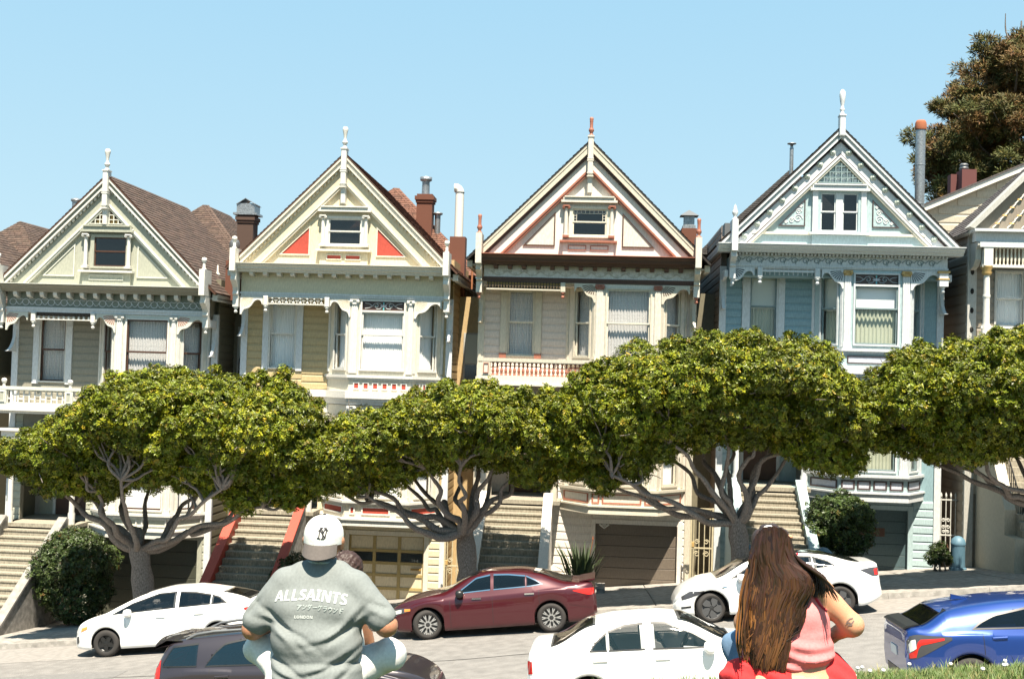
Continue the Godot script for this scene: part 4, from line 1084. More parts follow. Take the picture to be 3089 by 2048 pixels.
func gate(label, x0, x1, y0, y1, z, mt, style):
	var g = thing("iron_gate", label, "gate", Vector3(x0, y0, z))
	var w = x1 - x0; var h = y1 - y0; var r = 0.016
	for q in [[0.0], [w]]:
		box(q[0] - 0.025, q[0] + 0.025, 0, h, -0.025, 0.025)
	for y in [0.06, h * 0.36 if style == "spear" else h * 0.47, h - 0.03]: box(0.0, w, y - 0.02, y + 0.02, -0.02, 0.02)
	part("gate_frame", g, mt)
	var n = 5 if style == "spear" else 4
	for k in n:
		var x = w * (k + 0.5) / n
		bar(Vector3(x, 0.04, 0), Vector3(x, h + (0.05 if style == "spear" else -0.03), 0), r, 8)
		var b = part("gate_bar", g, mt)
		if style == "spear":
			lathe([[0.014, 0.0], [0.04, 0.03], [0.02, 0.05], [0.035, 0.08], [0.0, 0.17]], 6, Vector3(x, h + 0.03, 0)); part("spear_head", b, mt)
	var sc = []
	if style == "spear":
		sc = [[w * 0.5 - 0.07, h * 0.50, 0.06, 1], [w * 0.5 + 0.07, h * 0.50, 0.06, -1], [w * 0.5 - 0.07, h * 0.62, 0.06, 1], [w * 0.5 + 0.07, h * 0.62, 0.06, -1], [w * 0.5 - 0.06, h * 0.42, 0.05, 1], [w * 0.5 + 0.06, h * 0.42, 0.05, -1]]
	else:
		for k in 2:
			var cx = w * (0.28 + 0.44 * k)
			sc.append_array([[cx, h - 0.18, 0.09, 1 if k == 0 else -1], [cx, h * 0.55, 0.08, 1], [cx, h * 0.39, 0.09, -1], [cx, 0.18, 0.08, 1]])
	for q in sc:
		var pts = []
		for k in 22:
			var a = k / 21.0 * TAU * 1.35
			pts.append(Vector3(q[0] + q[3] * cos(a) * q[2] * (1.0 - k / 30.0), q[1] + sin(a) * q[2] * (1.0 - k / 30.0), 0.0))
		tube(pts, 0.013, 6)
		part("gate_scroll", g, mt)
	bbox(w * 0.04, w * 0.16, h * 0.48, h * 0.55, -0.03, 0.035, 0.005); part("lock_box", g, M.gold if style != "spear" else mt)
	return g
func build_extras():
	var h2 = find_house(0); var h1 = find_house(1); var h3 = find_house(2); var h4 = find_house(3)
	# flues and chimneys
	var c = chimney_stack(h1, -13.6, 3.6, 5.9, -8.0, 0.62, 0.62, M.brick_dark, 0.07)
	T = Transform3D(Basis(), Vector3(-13.6, 5.9, -8.0) - h1.position)
	box(-0.46, 0.46, -0.02, 0.06, -0.42, 0.42); part("cap_tray", c, M.zinc)
	box(-0.34, 0.36, 0.06, 0.42, -0.36, 0.36); part("cap_box", c, M.zinc)
	slab(Vector3(-0.36, 0.38, 0.40), Vector3(0.0, 0.62, 0.40), Vector3(0.0, 0.62, -0.40), Vector3(-0.36, 0.38, -0.40), 0.02); slab(Vector3(0.0, 0.62, 0.40), Vector3(0.40, 0.38, 0.40), Vector3(0.40, 0.38, -0.40), Vector3(0.0, 0.62, -0.40), 0.02); part("cap_roof", c, M.zinc)
	T = Transform3D.IDENTITY
	flue(h1, "flue_pipe", -19.05, 4.4, -5.0, [[0.14, 0.0], [0.14, 1.45], [0.19, 1.5], [0.19, 1.56], [0.0, 1.62]], M.zinc)
	flue(h1, "vent_pipe", -12.75, 3.0, -2.2, [[0.07, -0.3], [0.07, 0.10], [0.09, 0.12], [0.03, 0.2], [0.025, 0.42], [0.0, 0.43]], M.pipe_white, 10)
	T = Transform3D(Basis(), Vector3(-11.95, 2.6, -1.5) - h2.position); box(-0.2, 0.3, -0.4, 0.9, -0.3, 0.3); part("chimney", h2, M.brick_brown); T = Transform3D.IDENTITY
	flue(h2, "flue_pipe", -11.98, 3.3, -1.5, [[0.26, 0.0], [0.26, 0.06], [0.15, 0.08], [0.15, 0.62], [0.17, 0.64], [0.17, 0.80], [0.12, 0.90], [0.0, 0.93]], M.zinc_dark)
	c = chimney_stack(h2, -6.55, 4.6, 6.66, -7.0, 0.58, 0.58, M.brick_brown, 0.07)
	flue(h2, "flue_pipe", -6.56, 6.6, -7.0, [[0.17, 0.0], [0.15, 0.05], [0.14, 0.55], [0.22, 0.60], [0.23, 0.72], [0.0, 0.75]], M.zinc)
	flue(h2, "flue_pipe", -6.08, 4.8, -7.0, [[0.11, 0.0], [0.11, 1.1], [0.19, 1.15], [0.19, 1.2], [0.0, 1.24]], M.zinc)
	c = chimney_stack(h2, -4.78, 2.0, 4.62, -3.0, 0.52, 0.5, M.brick_brown)
	hood_pipe(h2, -4.78, 4.6, -3.0, 0.145, 1.68, M.pipe_white)
	bar(Vector3(-4.3, 2.9, -3.2) - h2.position, Vector3(-4.3, 4.0, -3.2) - h2.position, 0.035, 8); part("vent_pipe", h2, M.copper_pipe)
	c = chimney_stack(h3, 2.90, 3.2, 5.06, -3.0, 0.50, 0.5, M.brick_brown)
	T = Transform3D(Basis(), Vector3(2.90, 5.06, -3.0) - h3.position)
	box(-0.21, 0.21, 0, 0.10, -0.21, 0.21); box(-0.17, 0.17, 0.1, 0.42, -0.17, 0.17); part("cap_box", c, M.zinc)
	for k in 4:
		var a = PI / 2 * k; var b = Basis(Vector3.UP, a)
		ftri(b * Vector3(-0.30, 0.42, 0.30), b * Vector3(0.30, 0.42, 0.30), Vector3(0, 0.64, 0)); ftri(b * Vector3(0.30, 0.42, 0.30), b * Vector3(-0.30, 0.42, 0.30), Vector3(0, 0.41, 0))
	part("cap_roof", c, M.zinc_dark)
	T = Transform3D.IDENTITY
	flue(h4, "flue_pipe", 6.37, 6.0, -4.0, [[0.065, 0.0], [0.065, 2.0], [0.07, 2.0], [0.05, 2.05], [0.05, 2.12], [0.15, 2.15], [0.15, 2.18], [0.0, 2.21]], M.zinc)
	flue(h4, "flue_pipe", 10.5, 4.5, -3.5, [[0.155, 0.0], [0.155, 1.6], [0.162, 1.6], [0.162, 1.63], [0.155, 1.63], [0.155, 2.9], [0.162, 2.9], [0.162, 2.93], [0.155, 2.93], [0.155, 4.1]], M.zinc)
	flue(h4, "rusted_cowl", 10.5, 8.58, -3.5, [[0.175, 0.0], [0.19, 0.05], [0.18, 0.24], [0.14, 0.32], [0.0, 0.34]], M.rusted)
	T = Transform3D(Basis(), Vector3(4.1, 4.86, -2.6) - h4.position); box(-0.1, 0.5, -0.2, 0.32, -0.4, 0.4); part("roof_vent", h4, M.zinc_dark); T = Transform3D.IDENTITY
	# narrow infill between the houses
	for q in [[-11.75, 2.0, -8.0], [-4.1, 2.6, -7.2], [3.45, 2.9, -6.4]]:
		var t = thing("passage_wall", ["olive passage wall between the sage house and the cream house", "tan passage wall with a blind window between the cream house and the ivory house", "dark passage wall with a narrow window between the ivory house and the blue house"][int((q[0] + 12) / 7.0)], "wall", Vector3(q[0], q[2], -2.6))
		box(-0.55, 0.55, -0.6, q[1] - q[2], -0.2, 0.0); part("wall_panel", t, M.side_tan if q[0] > -10 and q[0] < 0 else M.side_olive)
		T = Transform3D(Basis(), Vector3(0, 0.4 - q[2], 0.0))
		box(-0.34, 0.34, -1.1, 1.0, 0.0, 0.05); part("window_frame", t, M.grey_trim)
		box(-0.28, 0.28, 0.0, 0.94, 0.05, 0.056); part("window_blind", t, M.shade)
		box(-0.28, 0.28, -1.04, -0.06, 0.05, 0.056); part("pane", t, M.dark_glass)
		T = Transform3D.IDENTITY
	# leftmost neighbour, of which only roof and corner show
	var H = thing("victorian_house", "brown shingled roof of the house cut off by the left edge", "house", Vector3(-23.2, -8.9, 0), "row of gabled houses")
	T = Transform3D(Basis(), Vector3(0, 1.66 + 8.9, 0))
	box(-3.4, 3.4, -10.9, 0.3, -14, -0.92); part("wall", H, M.side_olive)
	var A = 3.53
	slab(Vector3(0, A, 0.4), Vector3(0, A, -7), Vector3(-3.6, -0.07, -7), Vector3(-3.6, -0.07, 0.4), 0.06); slab(Vector3(3.6, -0.07, 0.4), Vector3(3.6, -0.07, -7), Vector3(0, A, -7), Vector3(0, A, 0.4), 0.06)
	extrude([Vector2(-3.3, 0), Vector2(3.3, 0), Vector2(0, 3.2)], -0.3, 0.0)
	slab(Vector3(-3.75, 0.25, -5.2), Vector3(3.75, 0.25, -5.2), Vector3(0, 3.95, -9), Vector3(0, 3.95, -9), 0.05); slab(Vector3(3.75, 0.25, -5.2), Vector3(3.75, 0.25, -14.4), Vector3(0, 3.95, -12), Vector3(0, 3.95, -9), 0.05); slab(Vector3(-3.75, 0.25, -14.4), Vector3(-3.75, 0.25, -5.2), Vector3(0, 3.95, -9), Vector3(0, 3.95, -12), 0.05)
	var rf = part("roof", H, M.brown)
	var up = Vector3(0, 0.012, 0)
	shingles(rf, M.roof_grey, Vector3(3.6, -0.07, 0.4) + up, Vector3(3.6, -0.07, -7) + up, Vector3(0, A, -7) + up, Vector3(0, A, 0.4) + up, 0.15, 0.3, 5)
	shingles(rf, M.roof_grey, Vector3(-3.75, 0.25, -5.2) + up, Vector3(3.75, 0.25, -5.2) + up, Vector3(0.02, 3.95, -9) + up, Vector3(-0.02, 3.95, -9) + up, 0.15, 0.3, 6)
	shingles(rf, M.roof_grey, Vector3(3.75, 0.25, -5.2) + up, Vector3(3.75, 0.25, -14.4) + up, Vector3(0, 3.95, -12) + up, Vector3(0, 3.95, -9) + up, 0.15, 0.3, 7)
	T = Transform3D.IDENTITY
	right_house()
	# gates, pots, plants
	gate("cream iron gate with large scrolls right of the ivory house garage", 2.97, 3.62, walk_y(3.3, 0.0) - 0.0, -3.80, 0.0, M.iron_cream, "scroll")
	gate("cream iron gate right of the cream garage door, behind a tree trunk", -4.52, -3.92, walk_y(-4.2, 0.0), -4.75, 0.0, M.iron_cream, "scroll")
	gate("white iron gate with spear heads right of the pale blue house", 10.42, 11.14, walk_y(10.8, -0.9) + 0.35, -3.34, -0.95, M.iron_white, "spear")
	var leafm = sprig_mesh("ficus", 7, 0.082, 0.042, 0.35, 5)
	bush("round_bush", "large round dark bush in front of the blue garage", Vector3(7.05, walk_y(7.05, 1.6) + 0.5, 1.6), Vector3(0.98, 1.02, 0.8), 26, [Color(0.035, 0.060, 0.014), Color(0.05, 0.075, 0.015), Color(0.12, 0.09, 0.02)], 31, leafm)
	bush("low_bush", "small dark bush beside the white spear gate", Vector3(10.2, walk_y(10.2, 0.4), 0.4), Vector3(0.42, 0.46, 0.35), 12, [Color(0.03, 0.05, 0.012), Color(0.04, 0.06, 0.014), Color(0.10, 0.04, 0.03)], 32, leafm, 190.0, 0.7)
	bush("hedge_bush", "tall dark hedge between the sage house steps and its garage", Vector3(-15.45, walk_y(-15.45, 1.7), 1.7), Vector3(1.25, 1.45, 0.9), 60, [Color(0.035, 0.055, 0.014), Color(0.05, 0.07, 0.016), Color(0.10, 0.06, 0.018)], 33, leafm, 130.0)
	bush("low_bush", "dark shrub beside the red stair wall of the cream house", Vector3(-8.72, walk_y(-8.72, 2.3), 2.3), Vector3(0.62, 0.95, 0.8), 26, [Color(0.03, 0.05, 0.012), Color(0.04, 0.055, 0.014), Color(0.20, 0.05, 0.02)], 34, leafm, 170.0, 0.8)
	# spiky plant left of the ivory house's garage
	var r := RandomNumberGenerator.new(); r.seed = 90
	var py = walk_y(-0.35, 0.9)
	var t = thing("spiky_plant", "dark spiky leaved plant beside the ivory house garage", "plant", Vector3(-0.35, py, 0.9))
	box(-0.75, 0.75, -0.2, 0.25, -0.5, 0.5); part("planter_kerb", t, M.concrete_b)
	for k in 84:
		var a = r.randf() * TAU; var out_ = r.randf_range(0.25, 1.0); var hh = r.randf_range(0.7, 1.45)
		var b = Vector3(cos(a) * 0.35 * r.randf(), 0.1, sin(a) * 0.3 * r.randf())
		var e = b + Vector3(cos(a) * out_ * 0.75, hh, sin(a) * out_ * 0.6)
		var m = b.lerp(e, 0.55) + Vector3(0, 0.16, 0)
		var s = Vector3(-sin(a), 0, cos(a)) * r.randf_range(0.03, 0.055)
		quad(b - s * 0.5, b + s * 0.5, m + s, m - s); ftri(m - s, m + s, e)
		part("leaf", t, M.spike)
	# a flower stalk standing above the leaves
	tube([Vector3(0.25, 0.9, 0.1), Vector3(0.36, 1.6, 0.12)], 0.012, 6); lathe([[0.0, 0.0], [0.03, 0.05], [0.0, 0.16]], 6, Vector3(0.36, 1.58, 0.12)); part("flower_stalk", t, M.rusted)
	# blue rounded posts by the pale blue house
	for q in [[6.35, 2.3, "blue dome-topped post in front of the large round bush"], [10.72, 0.5, "blue dome-topped post below the white spear gate"]]:
		var yy = walk_y(q[0], q[1])
		var p = thing("stone_post", q[2], "post", Vector3(q[0], yy, q[1]), "blue dome-topped posts")
		lathe([[0.20, -0.1], [0.20, 0.72], [0.215, 0.74], [0.215, 0.79], [0.18, 0.90], [0.09, 0.98], [0.0, 1.0]], 16); var sh = part("shaft", p, M.pot_blue)
		lathe([[0.25, -0.1], [0.25, 0.06], [0.22, 0.1]], 16); part("plinth", p, M.pot_blue)
	# porch lamp cover on the ivory house wall
	T = Transform3D(Basis(), Vector3(0.35, -4.55, -0.86) - h3.position)
	box(-0.06, 0.06, -0.05, 0.05, 0.0, 0.08); tube([Vector3(-0.14, 0.05, 0.1), Vector3(0, -0.06, 0.14), Vector3(0.14, 0.05, 0.1)], 0.035, 8); part("wall_lamp", h3, M.iron_white)
	T = Transform3D.IDENTITY
func right_house():
	var gx = 14.8; var gy = -5.4
	var H = thing("victorian_house", "grey-brown house with studded corner board and small porch gable at the right edge", "house", Vector3(gx, gy, 0), "row of gabled houses")
	T = Transform3D(Basis(), -Vector3(gx, gy, 0))
	box(11.12, 18.5, -5.9, 4.7, -14, -1.9); holed(11.12, 18.5, -5.9, 4.7, -0.62, -0.32, [[11.95, 12.75, 1.95, 3.6]]); box(11.12, 11.4, -5.9, 4.7, -1.9, -0.62); box(18.2, 18.5, -5.9, 4.7, -1.9, -0.62); box(11.4, 18.2, 4.4, 4.7, -1.9, -0.62); part("wall", H, M.grey_siding)
	# side boards
	var keep = T
	T = keep * Transform3D(Basis(Vector3(0, 0, 1), Vector3.UP, Vector3(-1, 0, 0)), Vector3(11.12, 0, -9.3))
	planks(H, M.grey_siding, 0.0, 8.95, -5.2, 4.75, 0.0, 0.30)
	T = keep * Transform3D(Basis(), Vector3(0, 0, -0.32))
	planks(H, M.grey_siding, 11.36, 11.90, 1.5, 4.4, 0.0, 0.25); planks(H, M.grey_siding, 12.80, 15.5, 1.5, 4.4, 0.0, 0.25); planks(H, M.grey_siding, 11.90, 12.80, 3.66, 4.4, 0.0, 0.25)
	T = keep
	box(11.10, 11.36, -5.6, 4.72, -0.42, -0.24); var cb = part("corner_board", H, M.grey_trim)
	for k in 12:
		var rs = put("stud", cb, finial_mesh("rosette"), M.dark)
		rs.transform = T * Transform3D(Basis(Vector3.RIGHT, PI / 2).scaled(Vector3(0.6, 1, 0.6)), Vector3(11.23, 4.15 - k * 0.58, -0.24))
	# main roof and the taller gabled block behind
	slab(Vector3(10.95, 4.72, -3.2), Vector3(10.95, 4.72, 0.15), Vector3(13.9, 7.4, 0.15), Vector3(13.9, 7.4, -3.2), 0.1)
	var rf = part("roof", H, M.grey_trim)
	shingles(rf, M.roof_slate, Vector3(10.95, 4.735, -3.2), Vector3(10.95, 4.735, 0.15), Vector3(13.9, 7.415, 0.15), Vector3(13.9, 7.415, -3.2), 0.16, 0.28, 61)
	extrude([Vector2(11.35, 4.0), Vector2(18.0, 4.0), Vector2(18.0, 9.3), Vector2(11.35, 6.35)], -12.0, -7.0); var gb = part("rear_block", H, M.beige_siding)
	T = keep * Transform3D(Basis(), Vector3(0, 0, -7.0))
	var y = 5.4
	while y < 9.0:
		var xs = 11.55 if y < 6.3 else 11.55 + (y + 0.28 - 6.35) / 0.46
		if xs < 17.5:
			var o = put("siding_board", H, plank_mesh(snappedf(18.0 - xs, 0.01), 0.31), M.beige_siding); o.position = T * Vector3(xs, y, 0.0)
		y += 0.31
	T = keep
	slab(Vector3(11.0, 6.40, -6.65), Vector3(18.2, 9.58, -6.65), Vector3(18.2, 9.58, -12.2), Vector3(11.0, 6.40, -12.2), 0.05)
	var r2 = part("rear_roof", rf, M.roof_slate)
	extrude([Vector2(11.0, 6.12), Vector2(18.2, 9.30), Vector2(18.2, 9.52), Vector2(11.0, 6.34)], -6.9, -6.7); part("rake_board", r2, M.white)
	box(11.35, 11.55, 4.4, 6.35, -7.05, -6.93); part("corner_board", r2, M.white)
	box(11.0, 11.5, 6.0, 6.12, -7.2, -6.7); part("eave_return", r2, M.white)
	# chimney
	box(13.08, 13.6, 6.0, 8.05, -8.2, -7.5); box(12.83, 13.08, 6.0, 7.95, -8.4, -8.0); var ch = part("chimney", H, M.brick_maroon)
	lathe([[0.15, 0], [0.15, 0.06], [0.17, 0.08], [0.17, 0.11], [0.14, 0.12], [0.14, 0.2], [0.17, 0.21], [0.1, 0.27], [0.0, 0.28]], 12, Vector3(13.25, 8.05, -7.85)); part("chimney_cowl", ch, M.zinc_dark)
	# porch: column, entablature with bracket, small gable
	for px in [11.46, 13.6]:
		lathe([[0.13, 1.75], [0.13, 1.95], [0.10, 2.0], [0.095, 2.75], [0.11, 2.77], [0.11, 2.83], [0.095, 2.86], [0.085, 3.45], [0.10, 3.5]], 14, Vector3(px, 0, 0.35)); var pc = part("porch_column", H, M.white)
		lathe([[0.10, 3.42], [0.15, 3.50], [0.12, 3.56], [0.18, 3.66], [0.17, 3.70]], 10, Vector3(px, 0, 0.35)); part("capital", pc, M.gold)
		box(px - 0.14, px + 0.14, -0.3, 1.75, 0.2, 0.5); part("column_pedestal", pc, M.white)
		box(px - 0.13, px + 0.13, 3.7, 4.42, 0.2, 0.5); part("impost", pc, M.white)
	box(11.3, 13.8, 3.66, 3.74, 0.25, 0.45); var en = part("porch_rail", H, M.white)
	for k in 17: lathe([[0.03, 3.74], [0.022, 3.80], [0.038, 3.95], [0.022, 4.1], [0.03, 4.25]], 8, Vector3(11.72 + k * 0.11, 0, 0.35)); part("spindle", en, M.cream_trim)
	box(11.2, 13.9, 4.25, 4.42, 0.15, 0.52); box(11.1, 14.0, 4.42, 4.70, 0.1, 0.45); box(11.0, 14.1, 4.70, 4.78, -0.3, 0.66); part("entablature", H, M.blue_trim)
	extrude([Vector2(11.05, 4.78), Vector2(14.05, 4.78), Vector2(12.55, 6.3)], 0.0, 0.40); var pg = part("porch_gable", H, M.grey_siding)
	for s in [0, 1]:
		var a = Vector2(11.0, 4.78) if s == 0 else Vector2(14.1, 4.78)
		extrude([a, Vector2(12.55, 6.36), Vector2(12.55, 6.56), a + Vector2(-0.14 if s == 0 else 0.14, 0.05)], 0.1, 0.62); part("gable_rake", pg, M.grey_trim)
	for k in 5:
		for j in 5 - k:
			var p = Vector3(11.72 + j * 0.42 + k * 0.21, 4.95 + k * 0.24, 0.40)
			lathe([[0.0, 0.05], [0.06, 0.04], [0.075, 0.0]], 10, p + Vector3(0, 0, 0)); part("gable_boss", pg, M.gold)
			bar(p + Vector3(-0.14, -0.12, 0.03), p + Vector3(0.10, 0.12, 0.03), 0.022, 6); part("gable_slat", pg, M.white)
	extrude([Vector2(-0.5, 4.4), Vector2(-0.5, 4.3), Vector2(-0.34, 4.2), Vector2(-0.3, 3.9), Vector2(-0.1, 3.7), Vector2(0.3, 3.6), Vector2(0.3, 4.4)], 11.14, 11.3, 0); part("porch_bracket", H, M.grey_trim)
	# porch window, balustrade, floor
	T = keep * Transform3D(Basis(), Vector3(0, 0, -0.30))
	window(H, 11.95, 12.75, 1.95, 3.6, {"frame": M.grey_trim, "sash": M.white, "cover": "sheer", "seed": 88})
	T = keep
	box(11.15, 14.0, 1.2, 1.42, -0.3, 0.6); box(11.1, 14.0, 1.42, 1.5, -0.3, 0.66); part("porch_floor", H, M.white)
	box(11.3, 13.6, 1.85, 1.92, 0.3, 0.4); var br = part("porch_balustrade", H, M.white)
	for k in 16: box(11.66 + k * 0.12, 11.70 + k * 0.12, 1.5, 1.85, 0.33, 0.37); part("baluster", br, M.white)
	# street stair with its stucco wall and dark railing
	extrude([Vector2(0.3, -6.2), Vector2(-3.0, -6.2), Vector2(-3.0, -4.0), Vector2(-2.2, -4.0), Vector2(-2.2, -3.3), Vector2(-0.4, -0.9), Vector2(0.3, -0.9)], 11.45, 11.75, 0); part("stair_wall", H, M.beige_siding)
	for k in 14:
		box(11.75, 13.6, -6.2, -1.6 - k * 0.2, -0.1 + k * 0.24, 0.16 + k * 0.24); part("step", H, M.step_stone)
	for k in 16:
		var zz = 0.2 + k * 0.15; var yy = -1.6 - k * 0.17
		bar(Vector3(11.9, yy - 0.5, zz), Vector3(11.9, yy + 0.75, zz), 0.012, 6); part("railing_bar", H, M.dark)
	tube([Vector3(11.9, -0.8, 0.15), Vector3(11.9, -3.4, 2.5)], 0.022, 8); part("handrail", H, M.dark)
	box(11.15, 13.6, -3.1, 1.2, -0.34, -0.30); part("stucco_panel", H, M.beige_siding)
	T = Transform3D.IDENTITY
# ---------------------------------------------------------------- ground
func sheet(f, xs, zs):
	for i in zs.size() - 1:
		for j in xs.size() - 1:
			var p = func(x, z): return Vector3(x, f.call(x, z), z)
			quad(p.call(xs[j], zs[i]), p.call(xs[j], zs[i + 1]), p.call(xs[j + 1], zs[i + 1]), p.call(xs[j + 1], zs[i]))
func span(a, b, n):
	var r = []
	for i in n + 1: r.append(lerpf(a, b, float(i) / n))
	return r
func build_ground():
	# terrain reaching the horizon behind the houses
	box(-600, 600, -14.3, -14.0, -700, -14.5)
	structure("terrain", M.soil)
	sheet(func(x, z): return walk_y(x, z) - 0.35, [-60, 60], [-16, 6.4])
	structure("house_ground", M.soil)
	sheet(func(x, z): return road_y(x, z), span(-60, 60, 24), span(6.0, 18.4, 8))
	structure("road", M.asphalt)
	sheet(func(x, z): return road_y(x, z) + 0.004, span(-60, 60, 24), [6.75, 8.9])
	structure("parking_lane", M.asphalt_worn)
	# pavement slabs, each with its own edges
	var pav := Node3D.new(); pav.name = "pavement"; add_child(pav); pav.set_meta("kind", "structure")
	var x = -24.0; var k = 0
	while x < 20.0:
		var w = 1.83
		var zs = [6.42, 4.9, 3.3, 1.7, 0.2, -1.0]
		for i in 5:
			var g = 0.013
			var a = Vector3(x + g, 0, zs[i] - g); var b = Vector3(x + w - g, 0, zs[i] - g); var c = Vector3(x + w - g, 0, zs[i + 1] + g); var d = Vector3(x + g, 0, zs[i + 1] + g)
			var lift = rng.randf_range(-0.004, 0.004)
			for q in 4:
				pass
			a.y = walk_y(a.x, a.z) + lift; b.y = walk_y(b.x, b.z) + lift; c.y = walk_y(c.x, c.z) + lift; d.y = walk_y(d.x, d.z) + lift
			slab(a, b, c, d, 0.12)
			part("paving_slab", pav, M.concrete if rng.randf() < 0.6 else M.concrete_b)
		x += w; k += 1
	sheet(func(xx, z): return walk_y(xx, z) - 0.03, [-24, 20], [-1.0, 6.5])
	part("joint_bed", pav, M.tar)
	# kerb stones
	var kb := Node3D.new(); kb.name = "kerb"; add_child(kb); kb.set_meta("kind", "structure")
	x = -24.0
	while x < 20.0:
		var w = 2.4; var g = 0.004
		var y0 = walk_y(x, 6.6); var y1 = walk_y(x + w, 6.6)
		slab(Vector3(x + g, y0, 6.62), Vector3(x + w - g, y1, 6.62), Vector3(x + w - g, y1 - 0.018, 6.43), Vector3(x + g, y0 - 0.018, 6.43), 0.3)
		part("kerb_stone", kb, M.concrete)
		x += w
	# old tar seams and patches in the carriageway
	for q in [[11.6, 0.045, 2], [13.6, 0.05, 4]]:
		var f := FastNoiseLite.new(); f.seed = q[2]; f.frequency = 0.35
		for i in 90:
			var xa = -26.0 + i * 0.5; var xb = xa + 0.5
			var za = q[0] + f.get_noise_1d(xa) * 0.3; var zb = q[0] + f.get_noise_1d(xb) * 0.3
			if f.get_noise_1d(xa * 0.4 + 50.0) < 0.05: continue
			quad(Vector3(xa, road_y(xa, za) + 0.008, za), Vector3(xa, road_y(xa, za + q[1]) + 0.008, za + q[1]), Vector3(xb, road_y(xb, zb + q[1]) + 0.008, zb + q[1]), Vector3(xb, road_y(xb, zb) + 0.008, zb))
	structure("road_seams", M.tar)
	for q in [[-7.2, 9.6, 2.6, 1.2], [0.6, 10.1, 3.4, 1.0], [8.2, 10.6, 2.2, 1.5], [-13.0, 10.8, 3.0, 1.3]]:
		quad(Vector3(q[0], road_y(q[0], q[1]) + 0.005, q[1]), Vector3(q[0], road_y(q[0], q[1] + q[3]) + 0.005, q[1] + q[3]), Vector3(q[0] + q[2], road_y(q[0] + q[2], q[1] + q[3]) + 0.005, q[1] + q[3]), Vector3(q[0] + q[2], road_y(q[0] + q[2], q[1]) + 0.005, q[1]))
	structure("road_patches", M.asphalt_patch)
	# near side: kerb, footway, grass bank
	sheet(func(xx, z): return road_y(xx, z) + 0.13, span(-60, 60, 12), [18.2, 21.0])
	structure("near_pavement", M.concrete)
	slab(Vector3(-60, road_y(-60, 18.2) + 0.132, 18.2), Vector3(60, road_y(60, 18.2) + 0.132, 18.2), Vector3(60, road_y(60, 18.0) + 0.13, 18.02), Vector3(-60, road_y(-60, 18.0) + 0.13, 18.02), 0.3)
	structure("near_kerb", M.concrete)
	var zs = span(20.9, 28.6, 14); zs.append_array(span(29.0, 44.0, 12))
	sheet(lawn_y, span(-30, 30, 40), zs)
	structure("lawn", M.lawn)
# ---------------------------------------------------------------- foliage
func sprig_mesh(key, n, len_, wid, tilt, seed_):
	if cache.has(key): return cache[key]
	var r := RandomNumberGenerator.new(); r.seed = seed_
	var keep = T; T = Transform3D.IDENTITY
	for i in n:
		var a = TAU * i / n + r.randf_range(-0.4, 0.4)
		var d = Vector3(cos(a), r.randf_range(tilt - 0.5, tilt + 0.5), sin(a)).normalized()
		var s = d.cross(Vector3.UP).normalized()
		var up = s.cross(d).normalized()
		var l = len_ * r.randf_range(0.75, 1.15); var w = wid * r.randf_range(0.8, 1.15)
		var b = d * len_ * 0.12 + Vector3(0, r.randf_range(-0.25, 0.35) * len_, 0)
		var m = b + d * l * 0.5 - up * l * 0.03; var t = b + d * l + Vector3(0, -l * 0.12, 0)
		var e0 = m + s * w * 0.5 + up * w * 0.14; var e1 = m - s * w * 0.5 + up * w * 0.14
		ftri(b, e1, t); ftri(b, t, e0)
	cache[key] = take(); T = keep
	return cache[key]
func cloud(par, nm, mt, mesh, xf, cols):
	var mm := MultiMesh.new()
	mm.transform_format = MultiMesh.TRANSFORM_3D
	mm.use_colors = true
	mm.mesh = mesh
	mm.instance_count = xf.size()
	for i in xf.size():
		mm.set_instance_transform(i, xf[i]); mm.set_instance_color(i, cols[i])
	var o := MultiMeshInstance3D.new()
	o.multimesh = mm; o.material_override = mt; o.name = nm
	o.set_meta("kind", "stuff")
	par.add_child(o, true)
	return o
func fill_clumps(clumps, per_m2, r, pal, scale_, inset = 0.80, droop = 0.35):
	# leaf sprigs spread over the outer shell of every clump, left out where they would sit inside another
	var xf = []; var cols = []
	for i in clumps.size():
		var c = clumps[i]
		var near = []
		for j in clumps.size():
			if j != i and clumps[j][0].distance_to(c[0]) < clumps[j][1] + c[1]: near.append(clumps[j])
		var n = int(4.0 * PI * c[1] * c[1] * per_m2)
		var tint = r.randf_range(0.80, 1.20); var warm = r.randf_range(-0.12, 0.18)
		for k in n:
			var d = Vector3(r.randfn(), r.randfn(), r.randfn()).normalized()
			var bump = 1.0 + 0.16 * sin(d.x * 7.0 + i) * sin(d.z * 6.0 + i * 2.0) + 0.10 * sin(d.y * 11.0 + i * 0.7)
			var p = c[0] + d * c[1] * bump * pow(r.randf_range(0.42, 1.0), 0.45) * Vector3(1, 0.86, 1)
			var bad = false
			for q in near:
				if q[0].distance_to(p) < q[1] * inset * 0.9: bad = true; break
			if bad: continue
			var up = (d + Vector3(0, droop, 0) + Vector3(r.randfn(), r.randfn(), r.randfn()) * 0.45).normalized()
			var x = up.cross(Vector3(r.randfn(), r.randfn(), r.randfn())).normalized()
			var b = Basis(x, up, x.cross(up)).scaled(Vector3.ONE * scale_ * r.randf_range(0.7, 1.25))
			xf.append(Transform3D(b, p))
			var v = tint * r.randf_range(0.45, 1.5)
			var base = pal[0]
			var u = r.randf()
			if u < 0.03: base = pal[2]
			elif u < 0.30 + warm: base = pal[1]
			cols.append(Color(base.r * v, base.g * v, base.b * v))
	return [xf, cols]
func prof_at(pr, x):
	if x <= pr[0][0]: return pr[0][1]
	for i in pr.size() - 1:
		if x <= pr[i + 1][0]: return lerpf(pr[i][1], pr[i + 1][1], (x - pr[i][0]) / (pr[i + 1][0] - pr[i][0]))
	return pr[pr.size() - 1][1]
